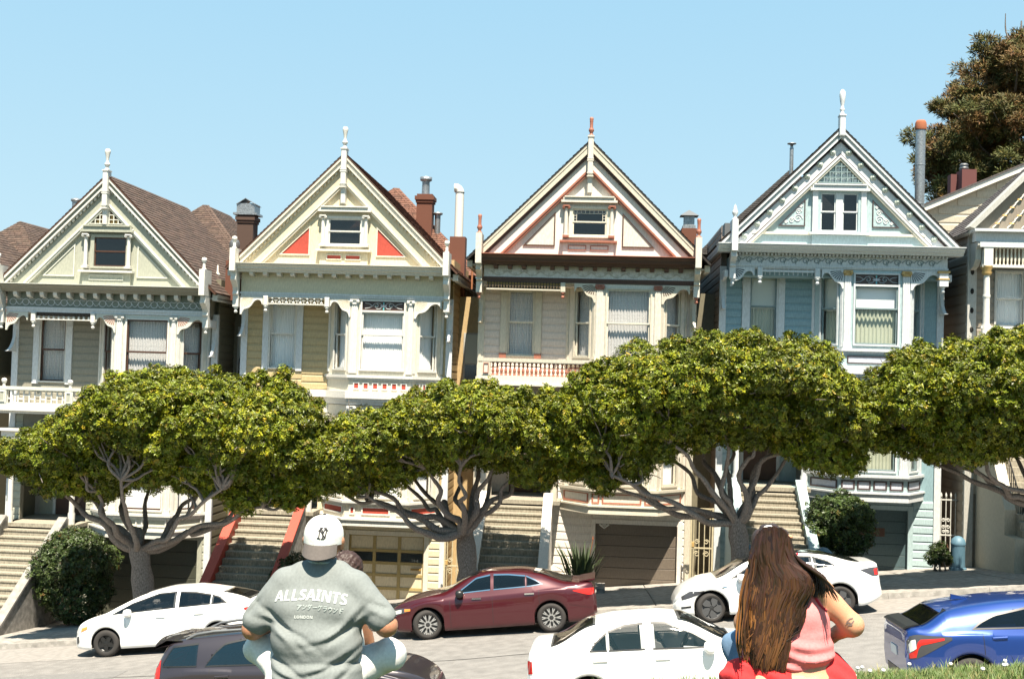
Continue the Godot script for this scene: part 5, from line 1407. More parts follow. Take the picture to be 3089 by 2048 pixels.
func wobble(a, b, r, sag, n, amp):
	var pts = []
	for k in n + 1:
		var t = float(k) / n
		var p = a.lerp(b, t) + Vector3(0, sag * 4.0 * t * (1.0 - t), 0)
		if k > 0 and k < n: p += Vector3(r.randfn(), r.randfn(), r.randfn()) * amp
		pts.append(p)
	return pts
func smooth_path(p):
	var o = []
	for i in p.size() - 1:
		var a = p[max(i - 1, 0)]; var b = p[i]; var c = p[i + 1]; var d = p[min(i + 2, p.size() - 1)]
		for k in 4: o.append(b.cubic_interpolate(c, a, d, k / 4.0))
	o.append(p[p.size() - 1])
	return o
func taper(n, r0, r1):
	var o = []
	for i in n: o.append(lerpf(r0, r1, pow(float(i) / (n - 1), 0.8)) * (1.0 + 0.10 * sin(i * 2.3 + r0 * 70.0) * (1.0 if i > 0 else 0.0)))
	return o
func street_tree(label, tx, fork, top, bot, sd, lean, trunk_r, n_clumps, nl = 11, z0 = 5.75):
	var r := RandomNumberGenerator.new(); r.seed = sd
	var gy = walk_y(tx, z0)
	var t = thing("street_tree", label, "tree", Vector3(tx, gy, z0), "clipped street trees on the pavement")
	var org = Vector3(tx, gy, z0)
	var f = fork - org
	# trunk with a flared foot
	var tp = [Vector3(0, -0.1, 0), Vector3(lean * 0.2, 0.25, 0.02), Vector3(lean * 0.5, f.y * 0.5, 0.03), Vector3(f.x, f.y, 0)]
	tp = smooth_path(tp)
	tube(tp, taper(tp.size(), trunk_r * 1.35, trunk_r * 0.92), 14)
	var tk = part("trunk", t, M.bark)
	# clumps on the shell of the crown
	var low = []
	for q in bot: low.append([q[0], q[1] - 0.25])
	bot = low
	var x0 = top[0][0]; var x1 = top[top.size() - 1][0]
	var clumps = []
	var zr = 2.75
	var cx = (x0 + x1) / 2; var rx = (x1 - x0) / 2
	var tries = 0
	while clumps.size() < n_clumps and tries < 5000:
		tries += 1
		var x = r.randf_range(x0 + 0.25, x1 - 0.25)
		var e = sqrt(max(0.04, 1.0 - pow((x - cx) / rx, 2.0)))
		var yt = prof_at(top, x) - 0.35 * pow(abs(x - cx) / rx, 6.0); var yb = prof_at(bot, x) + 0.5 * pow(abs(x - cx) / rx, 6.0)
		var u = r.randf()
		var rad = r.randf_range(0.34, 0.88) * clampf((yt - yb) / 2.2, 0.55, 1.05)
		# umbrella section: broadest in the upper third, drawn in towards the limbs below
		var wd = sqrt(max(0.0, 1.0 - pow((u - 0.62) / 0.38, 2.0))) if u > 0.62 else lerpf(0.42, 1.0, pow(u / 0.62, 0.85))
		var zm = max(zr * (0.30 + 0.70 * e) * wd - rad * 0.8, 0.0)
		var z = zm * (1.0 if r.randf() < 0.58 else -1.0)
		if u > 0.7 or r.randf() < 0.16: z = r.randf_range(-zm, zm)
		var p = Vector3(x, lerpf(yb + rad * 0.55, yt - rad * 0.86, u), z0 + z)
		var ok = true
		for c in clumps:
			if c[0].distance_to(p - org) < (c[1] + rad) * 0.56: ok = false
		if ok: clumps.append([p - org, rad])
	for i in clumps.size():   # loose shoots standing out of the surface
		for k in 2:
			var d = Vector3(r.randfn(), abs(r.randfn()) + 0.3, r.randfn() + 0.3).normalized()
			clumps.append([clumps[i][0] + d * clumps[i][1] * r.randf_range(0.95, 1.18) * Vector3(1, 0.9, 1), r.randf_range(0.10, 0.22)])
	var lf = fill_clumps(clumps, 225.0, r, [Color(0.098, 0.122, 0.006), Color(0.185, 0.185, 0.007), Color(0.25, 0.18, 0.012)], 0.84, 0.80, 0.6)
	# limbs from the fork, splitting towards the clumps
	var tips = []
	for i in nl:
		var a = TAU * i / nl + r.randf_range(-0.25, 0.25)
		var rr = r.randf_range(0.42, 0.84)
		var px = cx + rx * rr * cos(a); var pz = z0 + zr * rr * 0.9 * sin(a)
		var py = prof_at(bot, px) + r.randf_range(0.05, 0.55)
		var tip = Vector3(px, py, pz) - org
		var s = f + Vector3(cos(a) * 0.10, -0.14 + 0.06 * r.randf(), sin(a) * 0.10)
		var pts = smooth_path(wobble(s, tip, r, r.randf_range(-0.20, 0.10), 6, 0.09))
		tube(pts, taper(pts.size(), trunk_r * r.randf_range(0.32, 0.52), 0.035), 9)
		var lb = part("limb", t, M.bark)
		tips.append([pts, lb])
	var cnt = 0
	for c in clumps:
		if c[1] < 0.24: continue
		var best = null; var bd = 1e9
		for q in tips:
			for k in range(5, q[0].size()):
				var dd = q[0][k].distance_to(c[0])
				if dd < bd: bd = dd; best = [q, k]
		if bd > 4.0: continue
		var s = best[0][0][best[1]]
		var pts = smooth_path(wobble(s, c[0] + Vector3(0, -c[1] * 0.2, 0), r, 0.05, 4, 0.09))
		tube(pts, taper(pts.size(), 0.048, 0.016), 6, false)
		for k in 3:
			var m = pts[r.randi_range(5, pts.size() - 3)]
			var e = c[0] + Vector3(r.randfn(), r.randfn(), r.randfn()) * c[1] * 0.5
			var q = smooth_path(wobble(m, e, r, 0.03, 3, 0.05))
			tube(q, taper(q.size(), 0.026, 0.008), 5, false)
		part("branch", best[0][1], M.bark)
		cnt += 1
	cloud(t, "crown", M.leaf, sprig_mesh("ficus", 7, 0.082, 0.042, 0.35, 5), lf[0], lf[1])
	return t
func bush(nm, label, at, rad, n, pal, sd, mesh, per = 150.0, sc = 0.9, cat = "bush"):
	var r := RandomNumberGenerator.new(); r.seed = sd
	var gy = at.y
	var t = thing(nm, label, cat, at)
	var clumps = []
	for i in n:
		var d = Vector3(r.randfn(), r.randfn(), r.randfn()).normalized()
		clumps.append([Vector3(d.x * rad.x * 0.62, rad.y + d.y * rad.y * 0.66, d.z * rad.z * 0.62), r.randf_range(0.32, 0.5) * min(rad.x, rad.y)])
	for i in 5:
		var p = wobble(Vector3(r.randfn() * 0.1, -0.05, r.randfn() * 0.1), Vector3(r.randfn() * rad.x * 0.35, rad.y * 1.2, r.randfn() * rad.z * 0.3), r, 0.0, 4, 0.04)
		tube(p, taper(p.size(), 0.035, 0.01), 6)
		part("stem", t, M.bark)
	var lf = fill_clumps(clumps, per, r, pal, sc)
	cloud(t, "foliage", M.leaf, mesh, lf[0], lf[1])
	return t
func build_trees():
	street_tree("broad clipped street tree standing behind the white hatchback at the left", -11.62, Vector3(-11.9, -4.75, 5.75), [[-15.35, -1.85], [-14.67, -1.44], [-13.87, -1.25], [-13.32, -0.78], [-12.76, -0.43], [-12.31, -0.03], [-11.29, 0.08], [-10.49, -0.14], [-9.70, -0.01], [-8.68, -0.07], [-8.01, 0.04], [-7.66, -0.33], [-7.25, -0.92], [-6.89, -1.46]],
		[[-15.29, -3.08], [-14.60, -3.05], [-13.78, -3.36], [-12.41, -3.08], [-10.72, -2.80], [-9.01, -3.29], [-7.88, -3.41], [-6.83, -3.21]], 11, -0.2, 0.27, 150)
	street_tree("clipped street tree standing behind the dark red sedan", -3.25, Vector3(-3.35, -3.95, 5.75), [[-7.50, -1.70], [-6.96, -1.19], [-6.30, -0.84], [-5.64, -0.82], [-4.98, -0.58], [-4.11, -0.33], [-3.13, -0.20], [-2.26, -0.17], [-1.39, -0.25], [-0.52, -0.28], [0.14, -0.90]],
		[[-7.45, -3.01], [-5.89, -3.06], [-5.36, -2.66], [-4.60, -2.31], [-2.96, -1.98], [-1.32, -2.68], [0.18, -2.41]], 12, 0.05, 0.25, 130, 13, 5.35)
	street_tree("tallest clipped street tree, standing in front of the gap beside the pale blue house", 3.80, Vector3(3.62, -3.40, 5.75), [[-1.05, -0.62], [-0.43, 0.26], [0.10, 0.60], [0.63, 0.94], [1.48, 1.13], [2.23, 1.15], [2.76, 1.32], [3.81, 1.44], [4.45, 1.21], [5.18, 1.39], [5.72, 0.98], [6.14, 0.46], [6.47, -0.06], [6.79, -0.69]],
		[[-1.01, -1.91], [0.30, -2.62], [1.14, -2.05], [2.40, -1.37], [4.51, -1.19], [5.57, -2.00], [6.20, -2.24], [6.81, -1.53]], 13, -0.1, 0.24, 150, 12)
	street_tree("clipped street tree cut off by the right edge of the picture", 11.5, Vector3(11.3, -2.75, 5.75), [[6.73, -0.06], [7.18, 0.49], [7.59, 1.03], [8.10, 1.15], [8.62, 1.37], [9.13, 1.39], [9.70, 1.49], [10.66, 1.75], [11.68, 1.46], [12.70, 1.05], [13.8, 0.6], [14.6, -0.2]],
		[[6.75, -1.11], [7.23, -1.78], [7.94, -1.39], [8.67, -1.68], [9.18, -1.56], [10.71, -1.30], [12.72, -1.4], [14.6, -1.3]], 14, 0.0, 0.25, 130)
	# tall conifer behind the houses
	var r := RandomNumberGenerator.new(); r.seed = 77
	var at = Vector3(22.9, -14.0, -30.0)
	var t = thing("conifer_tree", "tall brown-green conifer rising behind the houses at the right edge", "tree", at)
	tube(smooth_path([Vector3(0, -0.3, 0), Vector3(0.2, 12, 0), Vector3(-0.1, 24, 0), Vector3(0.1, 34.6, 0)]), taper(13, 0.75, 0.04), 10)
	part("trunk", t, M.bark)
	var clumps = []
	for i in 150:
		var hh = lerpf(13.0, 34.0, r.randf())
		var a = r.randf_range(PI * 0.45, PI * 1.55) if r.randf() < 0.75 else r.randf() * TAU
		var reach = min(6.4, 0.35 + (34.7 - hh) * 0.86) * r.randf_range(0.6, 1.05)
		var d = Vector3(cos(a), 0, -sin(a))
		var s = Vector3(0, hh - 1.2, 0); var e = Vector3(0, hh + r.randf_range(-0.5, 1.4), 0) + d * reach
		var pts = smooth_path(wobble(s, e, r, -0.5, 4, 0.15))
		tube(pts, taper(pts.size(), 0.13, 0.02), 6)
		part("branch", t, M.bark)
		var n = int(reach * 1.5)
		for k in n:
			var q = s.lerp(e, lerpf(0.30, 1.0, k / float(n))) + Vector3(r.randfn() * 0.5, 0.25 + r.randfn() * 0.22, r.randfn() * 0.5)
			clumps.append([q, r.randf_range(0.42, 0.80)])
	var xf = []; var cols = []
	for c in clumps:
		var warm = r.randf()
		for k in 60:
			var d = Vector3(r.randfn(), r.randfn() * 0.7, r.randfn()).normalized()
			var p = c[0] + d * c[1] * pow(r.randf(), 0.4) * Vector3(1.1, 0.7, 1.1)
			var up = (d + Vector3(-0.15, 0.7, 0.1) + Vector3(r.randfn(), r.randfn(), r.randfn()) * 0.3).normalized()
			var x = up.cross(Vector3(r.randfn(), r.randfn(), r.randfn())).normalized()
			xf.append(Transform3D(Basis(x, up, x.cross(up)).scaled(Vector3.ONE * r.randf_range(0.8, 1.5)), p))
			var v = r.randf_range(0.6, 1.3)
			var b = Color(0.070, 0.078, 0.010).lerp(Color(0.17, 0.075, 0.016), clampf(warm * 0.9 + r.randf_range(-0.5, 0.3), 0.0, 1.0))
			cols.append(Color(b.r * v, b.g * v, b.b * v))
	cloud(t, "crown", M.needle, sprig_mesh("needles", 9, 0.26, 0.05, 1.1, 9), xf, cols)
func build_trees_materials():
	var lm = mat("leaf", Color(1, 1, 1), 0.42); lm.vertex_color_use_as_albedo = true; lm.backlight_enabled = true; lm.backlight = Color(0.14, 0.17, 0.015); lm.metallic_specular = 0.4
	var nm = mat("needle", Color(1, 1, 1), 0.7); nm.vertex_color_use_as_albedo = true
	var bk = mat("bark", lin(0.36, 0.30, 0.26), 0.95); bk.albedo_texture = noise_tex(0.05, 0.45, 1.0, 41, 512, 5); bk.uv1_triplanar = true; bk.uv1_world_triplanar = true; bk.uv1_scale = Vector3(1.2, 0.5, 1.2); bk.normal_enabled = true; bk.normal_texture = tx_grit_n; bk.normal_scale = 0.8
	mat("spike", lin(0.035, 0.055, 0.018), 0.6)
	var bl = mat("blade", Color(1, 1, 1), 0.6); bl.vertex_color_use_as_albedo = true; bl.backlight_enabled = true; bl.backlight = Color(0.3, 0.4, 0.08)
	mat("blade_plain", lin(0.09, 0.14, 0.03), 0.7)
# ---------------------------------------------------------------- cars (local: x forward, y up, z to the side)
func mono(p, x):   # smooth curve through points without overshoot
	var n = p.size()
	if x <= p[0][0]: return p[0][1]
	if x >= p[n - 1][0]: return p[n - 1][1]
	var i = 0
	while x > p[i + 1][0]: i += 1
	var d = func(k): return (p[k + 1][1] - p[k][1]) / (p[k + 1][0] - p[k][0])
	var m = func(k):
		if k == 0: return d.call(0)
		if k == n - 1: return d.call(n - 2)
		var a = d.call(k - 1); var b = d.call(k)
		return 0.0 if a * b <= 0 else 2.0 * a * b / (a + b)
	var h = p[i + 1][0] - p[i][0]; var t = (x - p[i][0]) / h
	return p[i][1] * (2 * t * t * t - 3 * t * t + 1) + h * m.call(i) * (t * t * t - 2 * t * t + t) + p[i + 1][1] * (3 * t * t - 2 * t * t * t) + h * m.call(i + 1) * (t * t * t - t * t)
var cs   # the car being built
func c_bot(x):
	var y = mono(cs.sill, x)
	for w in cs.wheels:
		var d = abs(x - w)
		if d < cs.arch: y = max(y, cs.wr + sqrt(cs.arch * cs.arch - d * d))
	return y
func c_sec(x):
	var top = mono(cs.top, x); var belt = min(mono(cs.belt, x), top - 0.02); var w = mono(cs.plan, x); var rw = mono(cs.roof, x) * w
	var b = min(c_bot(x), belt - 0.04)
	var g = top - belt
	var k = [[w - 0.05, b], [w - 0.012, b + (belt - b) * 0.10], [w, b + (belt - b) * 0.35], [w + 0.004, b + (belt - b) * 0.62], [w - 0.012, belt - (belt - b) * 0.12], [w - 0.05, belt]]
	k.append([lerpf(w - 0.055, rw, 0.28) + 0.012, belt + g * 0.30]); k.append([lerpf(w - 0.055, rw, 0.62) + 0.012, belt + g * 0.62])
	k.append([rw + 0.004, belt + g * 0.86]); k.append([rw * 0.90, top - g * 0.055 - 0.004]); k.append([rw * 0.62, top - g * 0.012 - 0.002]); k.append([0.0, top])
	var o = []
	var n = k.size()
	for i in n - 1:
		var p0 = Vector2(k[max(i - 1, 0)][0], k[max(i - 1, 0)][1]); var p1 = Vector2(k[i][0], k[i][1]); var p2 = Vector2(k[i + 1][0], k[i + 1][1]); var p3 = Vector2(k[min(i + 2, n - 1)][0], k[min(i + 2, n - 1)][1])
		for s in 3: o.append(p1.cubic_interpolate(p2, p0, p3, s / 3.0))
	o.append(Vector2(0, top))
	return o
func c_side(x, y):   # half width of the body at height y
	var s = c_sec(x)
	for i in s.size() - 1:
		if y >= s[i].y and y <= s[i + 1].y and s[i + 1].y > s[i].y: return lerpf(s[i].x, s[i + 1].x, (y - s[i].y) / (s[i + 1].y - s[i].y))
	return s[0].x if y < s[0].y else 0.0
func c_up(x, z):   # height of the upper skin at half width z
	var s = c_sec(x)
	for i in range(s.size() - 1, 0, -1):
		if z >= s[i].x and z <= s[i - 1].x and s[i - 1].x > s[i].x: return lerpf(s[i].y, s[i - 1].y, (z - s[i].x) / (s[i - 1].x - s[i].x))
	return s[s.size() / 2].y
func side_patch(lo, hi, side, off, nx = 16, ny = 6):   # skin patch between two curves of height over length
	var x0 = max(lo[0][0], hi[0][0]); var x1 = min(lo[lo.size() - 1][0], hi[hi.size() - 1][0])
	var P = []
	for j in ny + 1:
		var row = []
		for i in nx + 1:
			var x = lerpf(x0, x1, float(i) / nx)
			var y = lerpf(prof_at(lo, x), prof_at(hi, x), float(j) / ny)
			row.append(Vector3(x, y, side * (c_side(x, y) + off)))
		if side < 0: row.reverse()
		P.append(row)
	grid(P)
func in_glass(x, y, z):
	for w in cs.side_glass:
		if x > w[0][0][0] + 0.03 and x < w[0][w[0].size() - 1][0] - 0.03 and y > prof_at(w[0], x) + 0.015 and y < prof_at(w[1], x) - 0.015: return true
	return false
func in_screen(x, z, y):
	for g in cs.screens:
		if x > g[0] + 0.02 and x < g[1] - 0.02 and z < mono(cs.roof, x) * mono(cs.plan, x) * g[2] - 0.02: return true
	return false
func wheel_at(t, x, z, side, steer = 0.0):
	var w := Node3D.new(); w.name = "wheel"; t.add_child(w, true)
	w.transform = Transform3D(Basis(Vector3.UP, steer), Vector3(x, cs.wr, z))
	var keep = T
	T = Transform3D(Basis(Vector3.RIGHT, PI / 2 * side))   # lathe axis y -> outward z
	var R = cs.wr; var rr = cs.rim; var tw = 0.21
	lathe([[rr - 0.01, 0.0], [rr + 0.005, 0.004], [rr + 0.03, 0.012], [R - 0.05, 0.010], [R - 0.018, -0.005], [R, -0.035], [R, -tw + 0.03], [R - 0.02, -tw], [rr, -tw]], 36)
	part("tyre", w, M.rubber)
	lathe([[0.02, -0.045], [rr * 0.75, -0.05], [rr - 0.02, -0.03], [rr - 0.012, 0.0], [rr, 0.002], [rr + 0.002, -0.02]], 36)
	part("rim", w, cs.rim_mat if cs.style != "multi" else M.rim_dark)
	lathe([[0.0, -0.012], [0.05, -0.013], [0.06, -0.022], [0.065, -0.05]], 18); part("hub_cap", w, cs.hub_mat)
	if cs.style == "five":
		for k in 5:
			var a = TAU * k / 5
			T = Transform3D(Basis(Vector3.RIGHT, PI / 2 * side)) * Transform3D(Basis(Vector3.UP, a), Vector3.ZERO)
			extrude([Vector2(-0.055, 0.05), Vector2(-0.035, rr - 0.01), Vector2(0.035, rr - 0.01), Vector2(0.055, 0.05)], -0.035, -0.012, 1); part("spoke", w, cs.spoke_mat)
	elif cs.style == "aero":
		for k in 5:
			var a = TAU * k / 5
			T = Transform3D(Basis(Vector3.RIGHT, PI / 2 * side)) * Transform3D(Basis(Vector3.UP, a), Vector3.ZERO)
			extrude([Vector2(-0.02, 0.05), Vector2(-0.10, rr * 0.55), Vector2(-0.12, rr - 0.015), Vector2(0.02, rr - 0.004), Vector2(0.06, rr * 0.6), Vector2(0.03, 0.05)], -0.03, -0.006, 1); part("spoke", w, cs.spoke_mat)
	else:
		for k in 10:
			for q in [-0.11, 0.11]:
				var a = TAU * k / 10
				T = Transform3D(Basis(Vector3.RIGHT, PI / 2 * side)) * Transform3D(Basis(Vector3.UP, a), Vector3.ZERO)
				extrude([Vector2(q * 0.25 - 0.010, 0.045), Vector2(q * 0.42 - 0.012, rr - 0.008), Vector2(q * 0.42 + 0.012, rr - 0.008), Vector2(q * 0.25 + 0.010, 0.045)], -0.03, -0.010, 1); part("spoke", w, cs.spoke_mat)
	T = keep
func seat(t, x, z, m):
	var keep = T
	T = T * Transform3D(Basis(), Vector3(x, 0, z))
	extrude([Vector2(-0.10, 0.42), Vector2(-0.22, 0.42), Vector2(0.02, 0.55), Vector2(0.34, 0.56), Vector2(0.36, 0.44)], -0.24, 0.24)
	extrude([Vector2(-0.05, 0.5), Vector2(-0.30, 1.05), Vector2(-0.24, 1.09), Vector2(-0.16, 1.05), Vector2(0.08, 0.56)], -0.22, 0.22)
	extrude([Vector2(-0.31, 1.06), Vector2(-0.36, 1.22), Vector2(-0.30, 1.26), Vector2(-0.24, 1.22), Vector2(-0.22, 1.08)], -0.13, 0.13)
	part("seat", t, m)
	T = keep
func car(spec):
	cs = spec
	var L = cs.len
	var X = cs.at[0]; var Z = cs.at[1]
	var gy = road_y(X, Z)
	var dx = Vector3(1, SLOPE, 0).normalized(); var dz = Vector3(0, 0.055, 1).normalized()
	var up = dz.cross(dx).normalized()
	var fx = dx * cs.dir
	var b := Basis(fx, up, fx.cross(up).normalized())
	var t = thing(cs.name, cs.label, "car", Vector3(X, gy + 0.005, Z), cs.get("group", "parked cars"))
	t.basis = b
	T = Transform3D.IDENTITY
	# shift profiles from "distance from the rear" to centred
	for k in ["top", "belt", "plan", "roof", "sill"]:
		var q = []
		for e in cs[k]: q.append([e[0] - L / 2, e[1]])
		cs[k] = q
	var sg = []
	for w in cs.side_glass:
		var a = []; var c = []
		for e in w[0]: a.append([e[0] - L / 2, e[1]])
		for e in w[1]: c.append([e[0] - L / 2, e[1]])
		sg.append([a, c])
	cs.side_glass = sg
	var sc = []
	for g in cs.screens: sc.append([g[0] - L / 2, g[1] - L / 2, g[2]])
	cs.screens = sc
	var wx = []
	for w in cs.wheels: wx.append(w - L / 2)
	cs.wheels = wx
	# stations, closer together at the ends and over the wheels
	var xs = []
	for i in 64: xs.append(lerpf(-L / 2, L / 2, i / 63.0))
	for e in [0.012, 0.03, 0.06]:
		xs.append(-L / 2 + e); xs.append(L / 2 - e)
	for w in cs.wheels:
		for k in 13: xs.append(w + cs.arch * cos(PI * k / 12.0) * 0.9995)
		xs.append(w + cs.arch * 1.002); xs.append(w - cs.arch * 1.002)
	xs.sort()
	var secs = []
	for x in xs: secs.append(c_sec(x))
	var n = secs[0].size()
	# normals of the whole grid first, then faces, leaving the glass openings out
	var nr = []
	for i in xs.size():
		var row = []
		for j in n:
			var i0 = max(i - 1, 0); var i1 = min(i + 1, xs.size() - 1); var j0 = max(j - 1, 0); var j1 = min(j + 1, n - 1)
			var a = Vector3(xs[i1], secs[i1][j].y, secs[i1][j].x) - Vector3(xs[i0], secs[i0][j].y, secs[i0][j].x)
			var c = Vector3(xs[i], secs[i][j1].y, secs[i][j1].x) - Vector3(xs[i], secs[i][j0].y, secs[i][j0].x)
			if j == n - 1: c = Vector3(0, 0, -1)
			var m = a.cross(c)
			row.append(m.normalized() if m.length_squared() > 1e-14 else Vector3.UP)
		nr.append(row)
	for i in xs.size() - 1:
		for j in n - 1:
			var mx = (xs[i] + xs[i + 1]) / 2; var my = (secs[i][j].y + secs[i + 1][j].y + secs[i][j + 1].y + secs[i + 1][j + 1].y) / 4; var mz = (secs[i][j].x + secs[i + 1][j].x + secs[i][j + 1].x + secs[i + 1][j + 1].x) / 4
			if j > 15 and j < 27 and in_glass(mx, my, mz): continue
			if j >= 21 and in_screen(mx, mz, my): continue
			for s in [1, -1]:
				var P = []; var Q = []
				for e in [[i, j], [i + 1, j], [i + 1, j + 1], [i, j + 1]]:
					P.append(Vector3(xs[e[0]], secs[e[0]][e[1]].y, s * secs[e[0]][e[1]].x)); var q = nr[e[0]][e[1]]; Q.append(Vector3(q.x, q.y, q.z * s))
				if s > 0: squad(P[0], P[1], P[2], P[3], Q[0], Q[1], Q[2], Q[3])
				else: squad(P[3], P[2], P[1], P[0], Q[3], Q[2], Q[1], Q[0])
	for e in [0, xs.size() - 1]:   # close both ends
		for j in n - 1:
			var a = secs[e][j]; var c = secs[e][j + 1]; var x = xs[e]
			quad(Vector3(x, a.y, a.x), Vector3(x, a.y, -a.x), Vector3(x, c.y, -c.x), Vector3(x, c.y, c.x))
	part("body", t, cs.paint)
	# floor pan and wheel housings
	box(-L / 2 + 0.35, L / 2 - 0.35, 0.19, 0.30, -0.55, 0.55); part("floor_pan", t, M.dark)
	for w in cs.wheels:
		for s in [1, -1]:
			for k in 14:
				var a0 = PI * k / 14.0; var a1 = PI * (k + 1) / 14.0
				var R = cs.arch - 0.004; var zo = s * (mono(cs.plan, w) - 0.03); var zi = s * 0.48
				quad(Vector3(w + R * cos(a0), cs.wr + R * sin(a0), zo), Vector3(w + R * cos(a1), cs.wr + R * sin(a1), zo), Vector3(w + R * cos(a1), cs.wr + R * sin(a1), zi), Vector3(w + R * cos(a0), cs.wr + R * sin(a0), zi))
				ftri(Vector3(w, 0.25, zi), Vector3(w + R * cos(a0), cs.wr + R * sin(a0), zi), Vector3(w + R * cos(a1), cs.wr + R * sin(a1), zi))
			part("wheel_housing", t, M.dark)
	var tz = mono(cs.plan, cs.wheels[1]) - 0.025
	for w in cs.wheels:
		for s in [1, -1]: wheel_at(t, w, tz * s, s, cs.get("steer", 0.0) if w > 0 else 0.0)
	# glass with dark borders
	for g in cs.side_glass:
		for s in [1, -1]:
			side_patch(g[0], g[1], s, 0.004, 18, 6); var wn = part("side_window", t, cs.get("glass", M.car_glass))
			var x0 = g[0][0][0]; var x1 = g[0][g[0].size() - 1][0]
			var lo2 = []; var hi2 = []
			for k in 15:
				var x = lerpf(x0, x1, k / 14.0); lo2.append([x, min(prof_at(g[0], x) + 0.022, prof_at(g[1], x))]); hi2.append([x, max(prof_at(g[1], x) - 0.028, prof_at(g[0], x))])
			side_patch(g[0], lo2, s, 0.007, 18, 1); side_patch(hi2, g[1], s, 0.007, 18, 1)
			part("window_trim", wn, cs.get("wtrim", M.trim_black))
	for g in cs.screens:
		var P = []
		for i in 13:
			var x = lerpf(g[0], g[1], i / 12.0); var row = []
			for j in 13:
				var f = lerpf(-1, 1, j / 12.0)
				var z = f * mono(cs.roof, x) * mono(cs.plan, x) * g[2]
				row.append(Vector3(x, c_up(x, abs(z)) + 0.006, z))
			P.append(row)
		grid(P); var ws = part("windscreen" if g[0] > 0 else "rear_screen", t, cs.get("screen", M.screen_glass))
		for f in [[-1.0, -0.92], [0.92, 1.0]]:
			var Q = []
			for i in 13:
				var x = lerpf(g[0], g[1], i / 12.0); var row = []
				for j in 3:
					var z = lerpf(f[0], f[1], j / 2.0) * mono(cs.roof, x) * mono(cs.plan, x) * g[2]
					row.append(Vector3(x, c_up(x, abs(z)) + 0.009, z))
				Q.append(row)
			grid(Q)
		part("screen_border", ws, M.trim_black)
	# door seams, handles, mirrors, lamps
	for x in cs.seams:
		for s in [1, -1]:
			var xx = x - L / 2
			side_patch([[xx - 0.005, c_bot(xx) + 0.06], [xx + 0.005, c_bot(xx) + 0.06]], [[xx - 0.005, mono(cs.belt, xx) - 0.01], [xx + 0.005, mono(cs.belt, xx) - 0.01]], s, 0.0015, 1, 10); part("door_seam", t, cs.get("seam_mat", M.seam_dark))
	for h in cs.handles:
		for s in [1, -1]:
			var xx = h[0] - L / 2
			T = Transform3D(Basis(), Vector3(xx, h[1], s * (c_side(xx, h[1]) + 0.012)))
			bbox(-0.11, 0.11, -0.018, 0.018, -0.012, 0.016, 0.008) if s > 0 else box(-0.11, 0.11, -0.018, 0.018, -0.016, 0.012)
			T = Transform3D.IDENTITY
			part("door_handle", t, cs.get("handle_mat", cs.paint))
	for s in [1, -1]:
		var m = cs.mirror; var xx = m[0] - L / 2
		var zz = s * (c_side(xx, m[1] - 0.02) + 0.12)
		T = Transform3D(Basis().scaled(Vector3(0.55, 0.62, 0.80)), Vector3(xx, m[1], zz))
		lathe([[0.0, -0.16], [0.10, -0.14], [0.165, -0.06], [0.17, 0.04], [0.13, 0.12], [0.0, 0.15]], 14)
		T = Transform3D.IDENTITY
		var mr = part("mirror", t, cs.get("mirror_mat", cs.paint))
		bar(Vector3(xx + 0.02, m[1] - 0.06, zz), Vector3(xx + 0.03, m[1] - 0.07, zz - s * 0.14), 0.03, 6); part("mirror_arm", mr, M.trim_black)
	for l in cs.lamps:
		for s in [1, -1]:
			var lo = []; var hi = []
			for e in l[1]: lo.append([e[0] - L / 2, e[1]])
			for e in l[2]: hi.append([e[0] - L / 2, e[1]])
			side_patch(lo, hi, s, 0.006 + l[4], 12, 4); part(l[0], t, l[3])
	if cs.has("extra"): cs.extra.call(t, L)
	# cabin
	var sm = cs.get("seat_mat", M.seat)
	for x in cs.seats:
		for z in [-0.36, 0.36]: seat(t, x - L / 2, z, sm)
	var dxp = cs.dash - L / 2
	box(dxp - 0.25, dxp + 0.12, 0.62, cs.dash_y, -0.62, 0.62); part("dashboard", t, M.trim_black)
	T = Transform3D(Basis(Vector3.BACK, deg_to_rad(62)), Vector3(dxp - 0.40, cs.dash_y - 0.04, cs.get("driver", -0.36)))
	var ring = []
	for k in 19: ring.append(Vector3(cos(TAU * k / 18.0), 0, sin(TAU * k / 18.0)) * 0.185)
	tube(ring, 0.016, 6, false); bar(Vector3(-0.18, 0, 0), Vector3(0.18, 0, 0), 0.015); part("steering_wheel", t, M.trim_black)
	T = Transform3D.IDENTITY
	return t
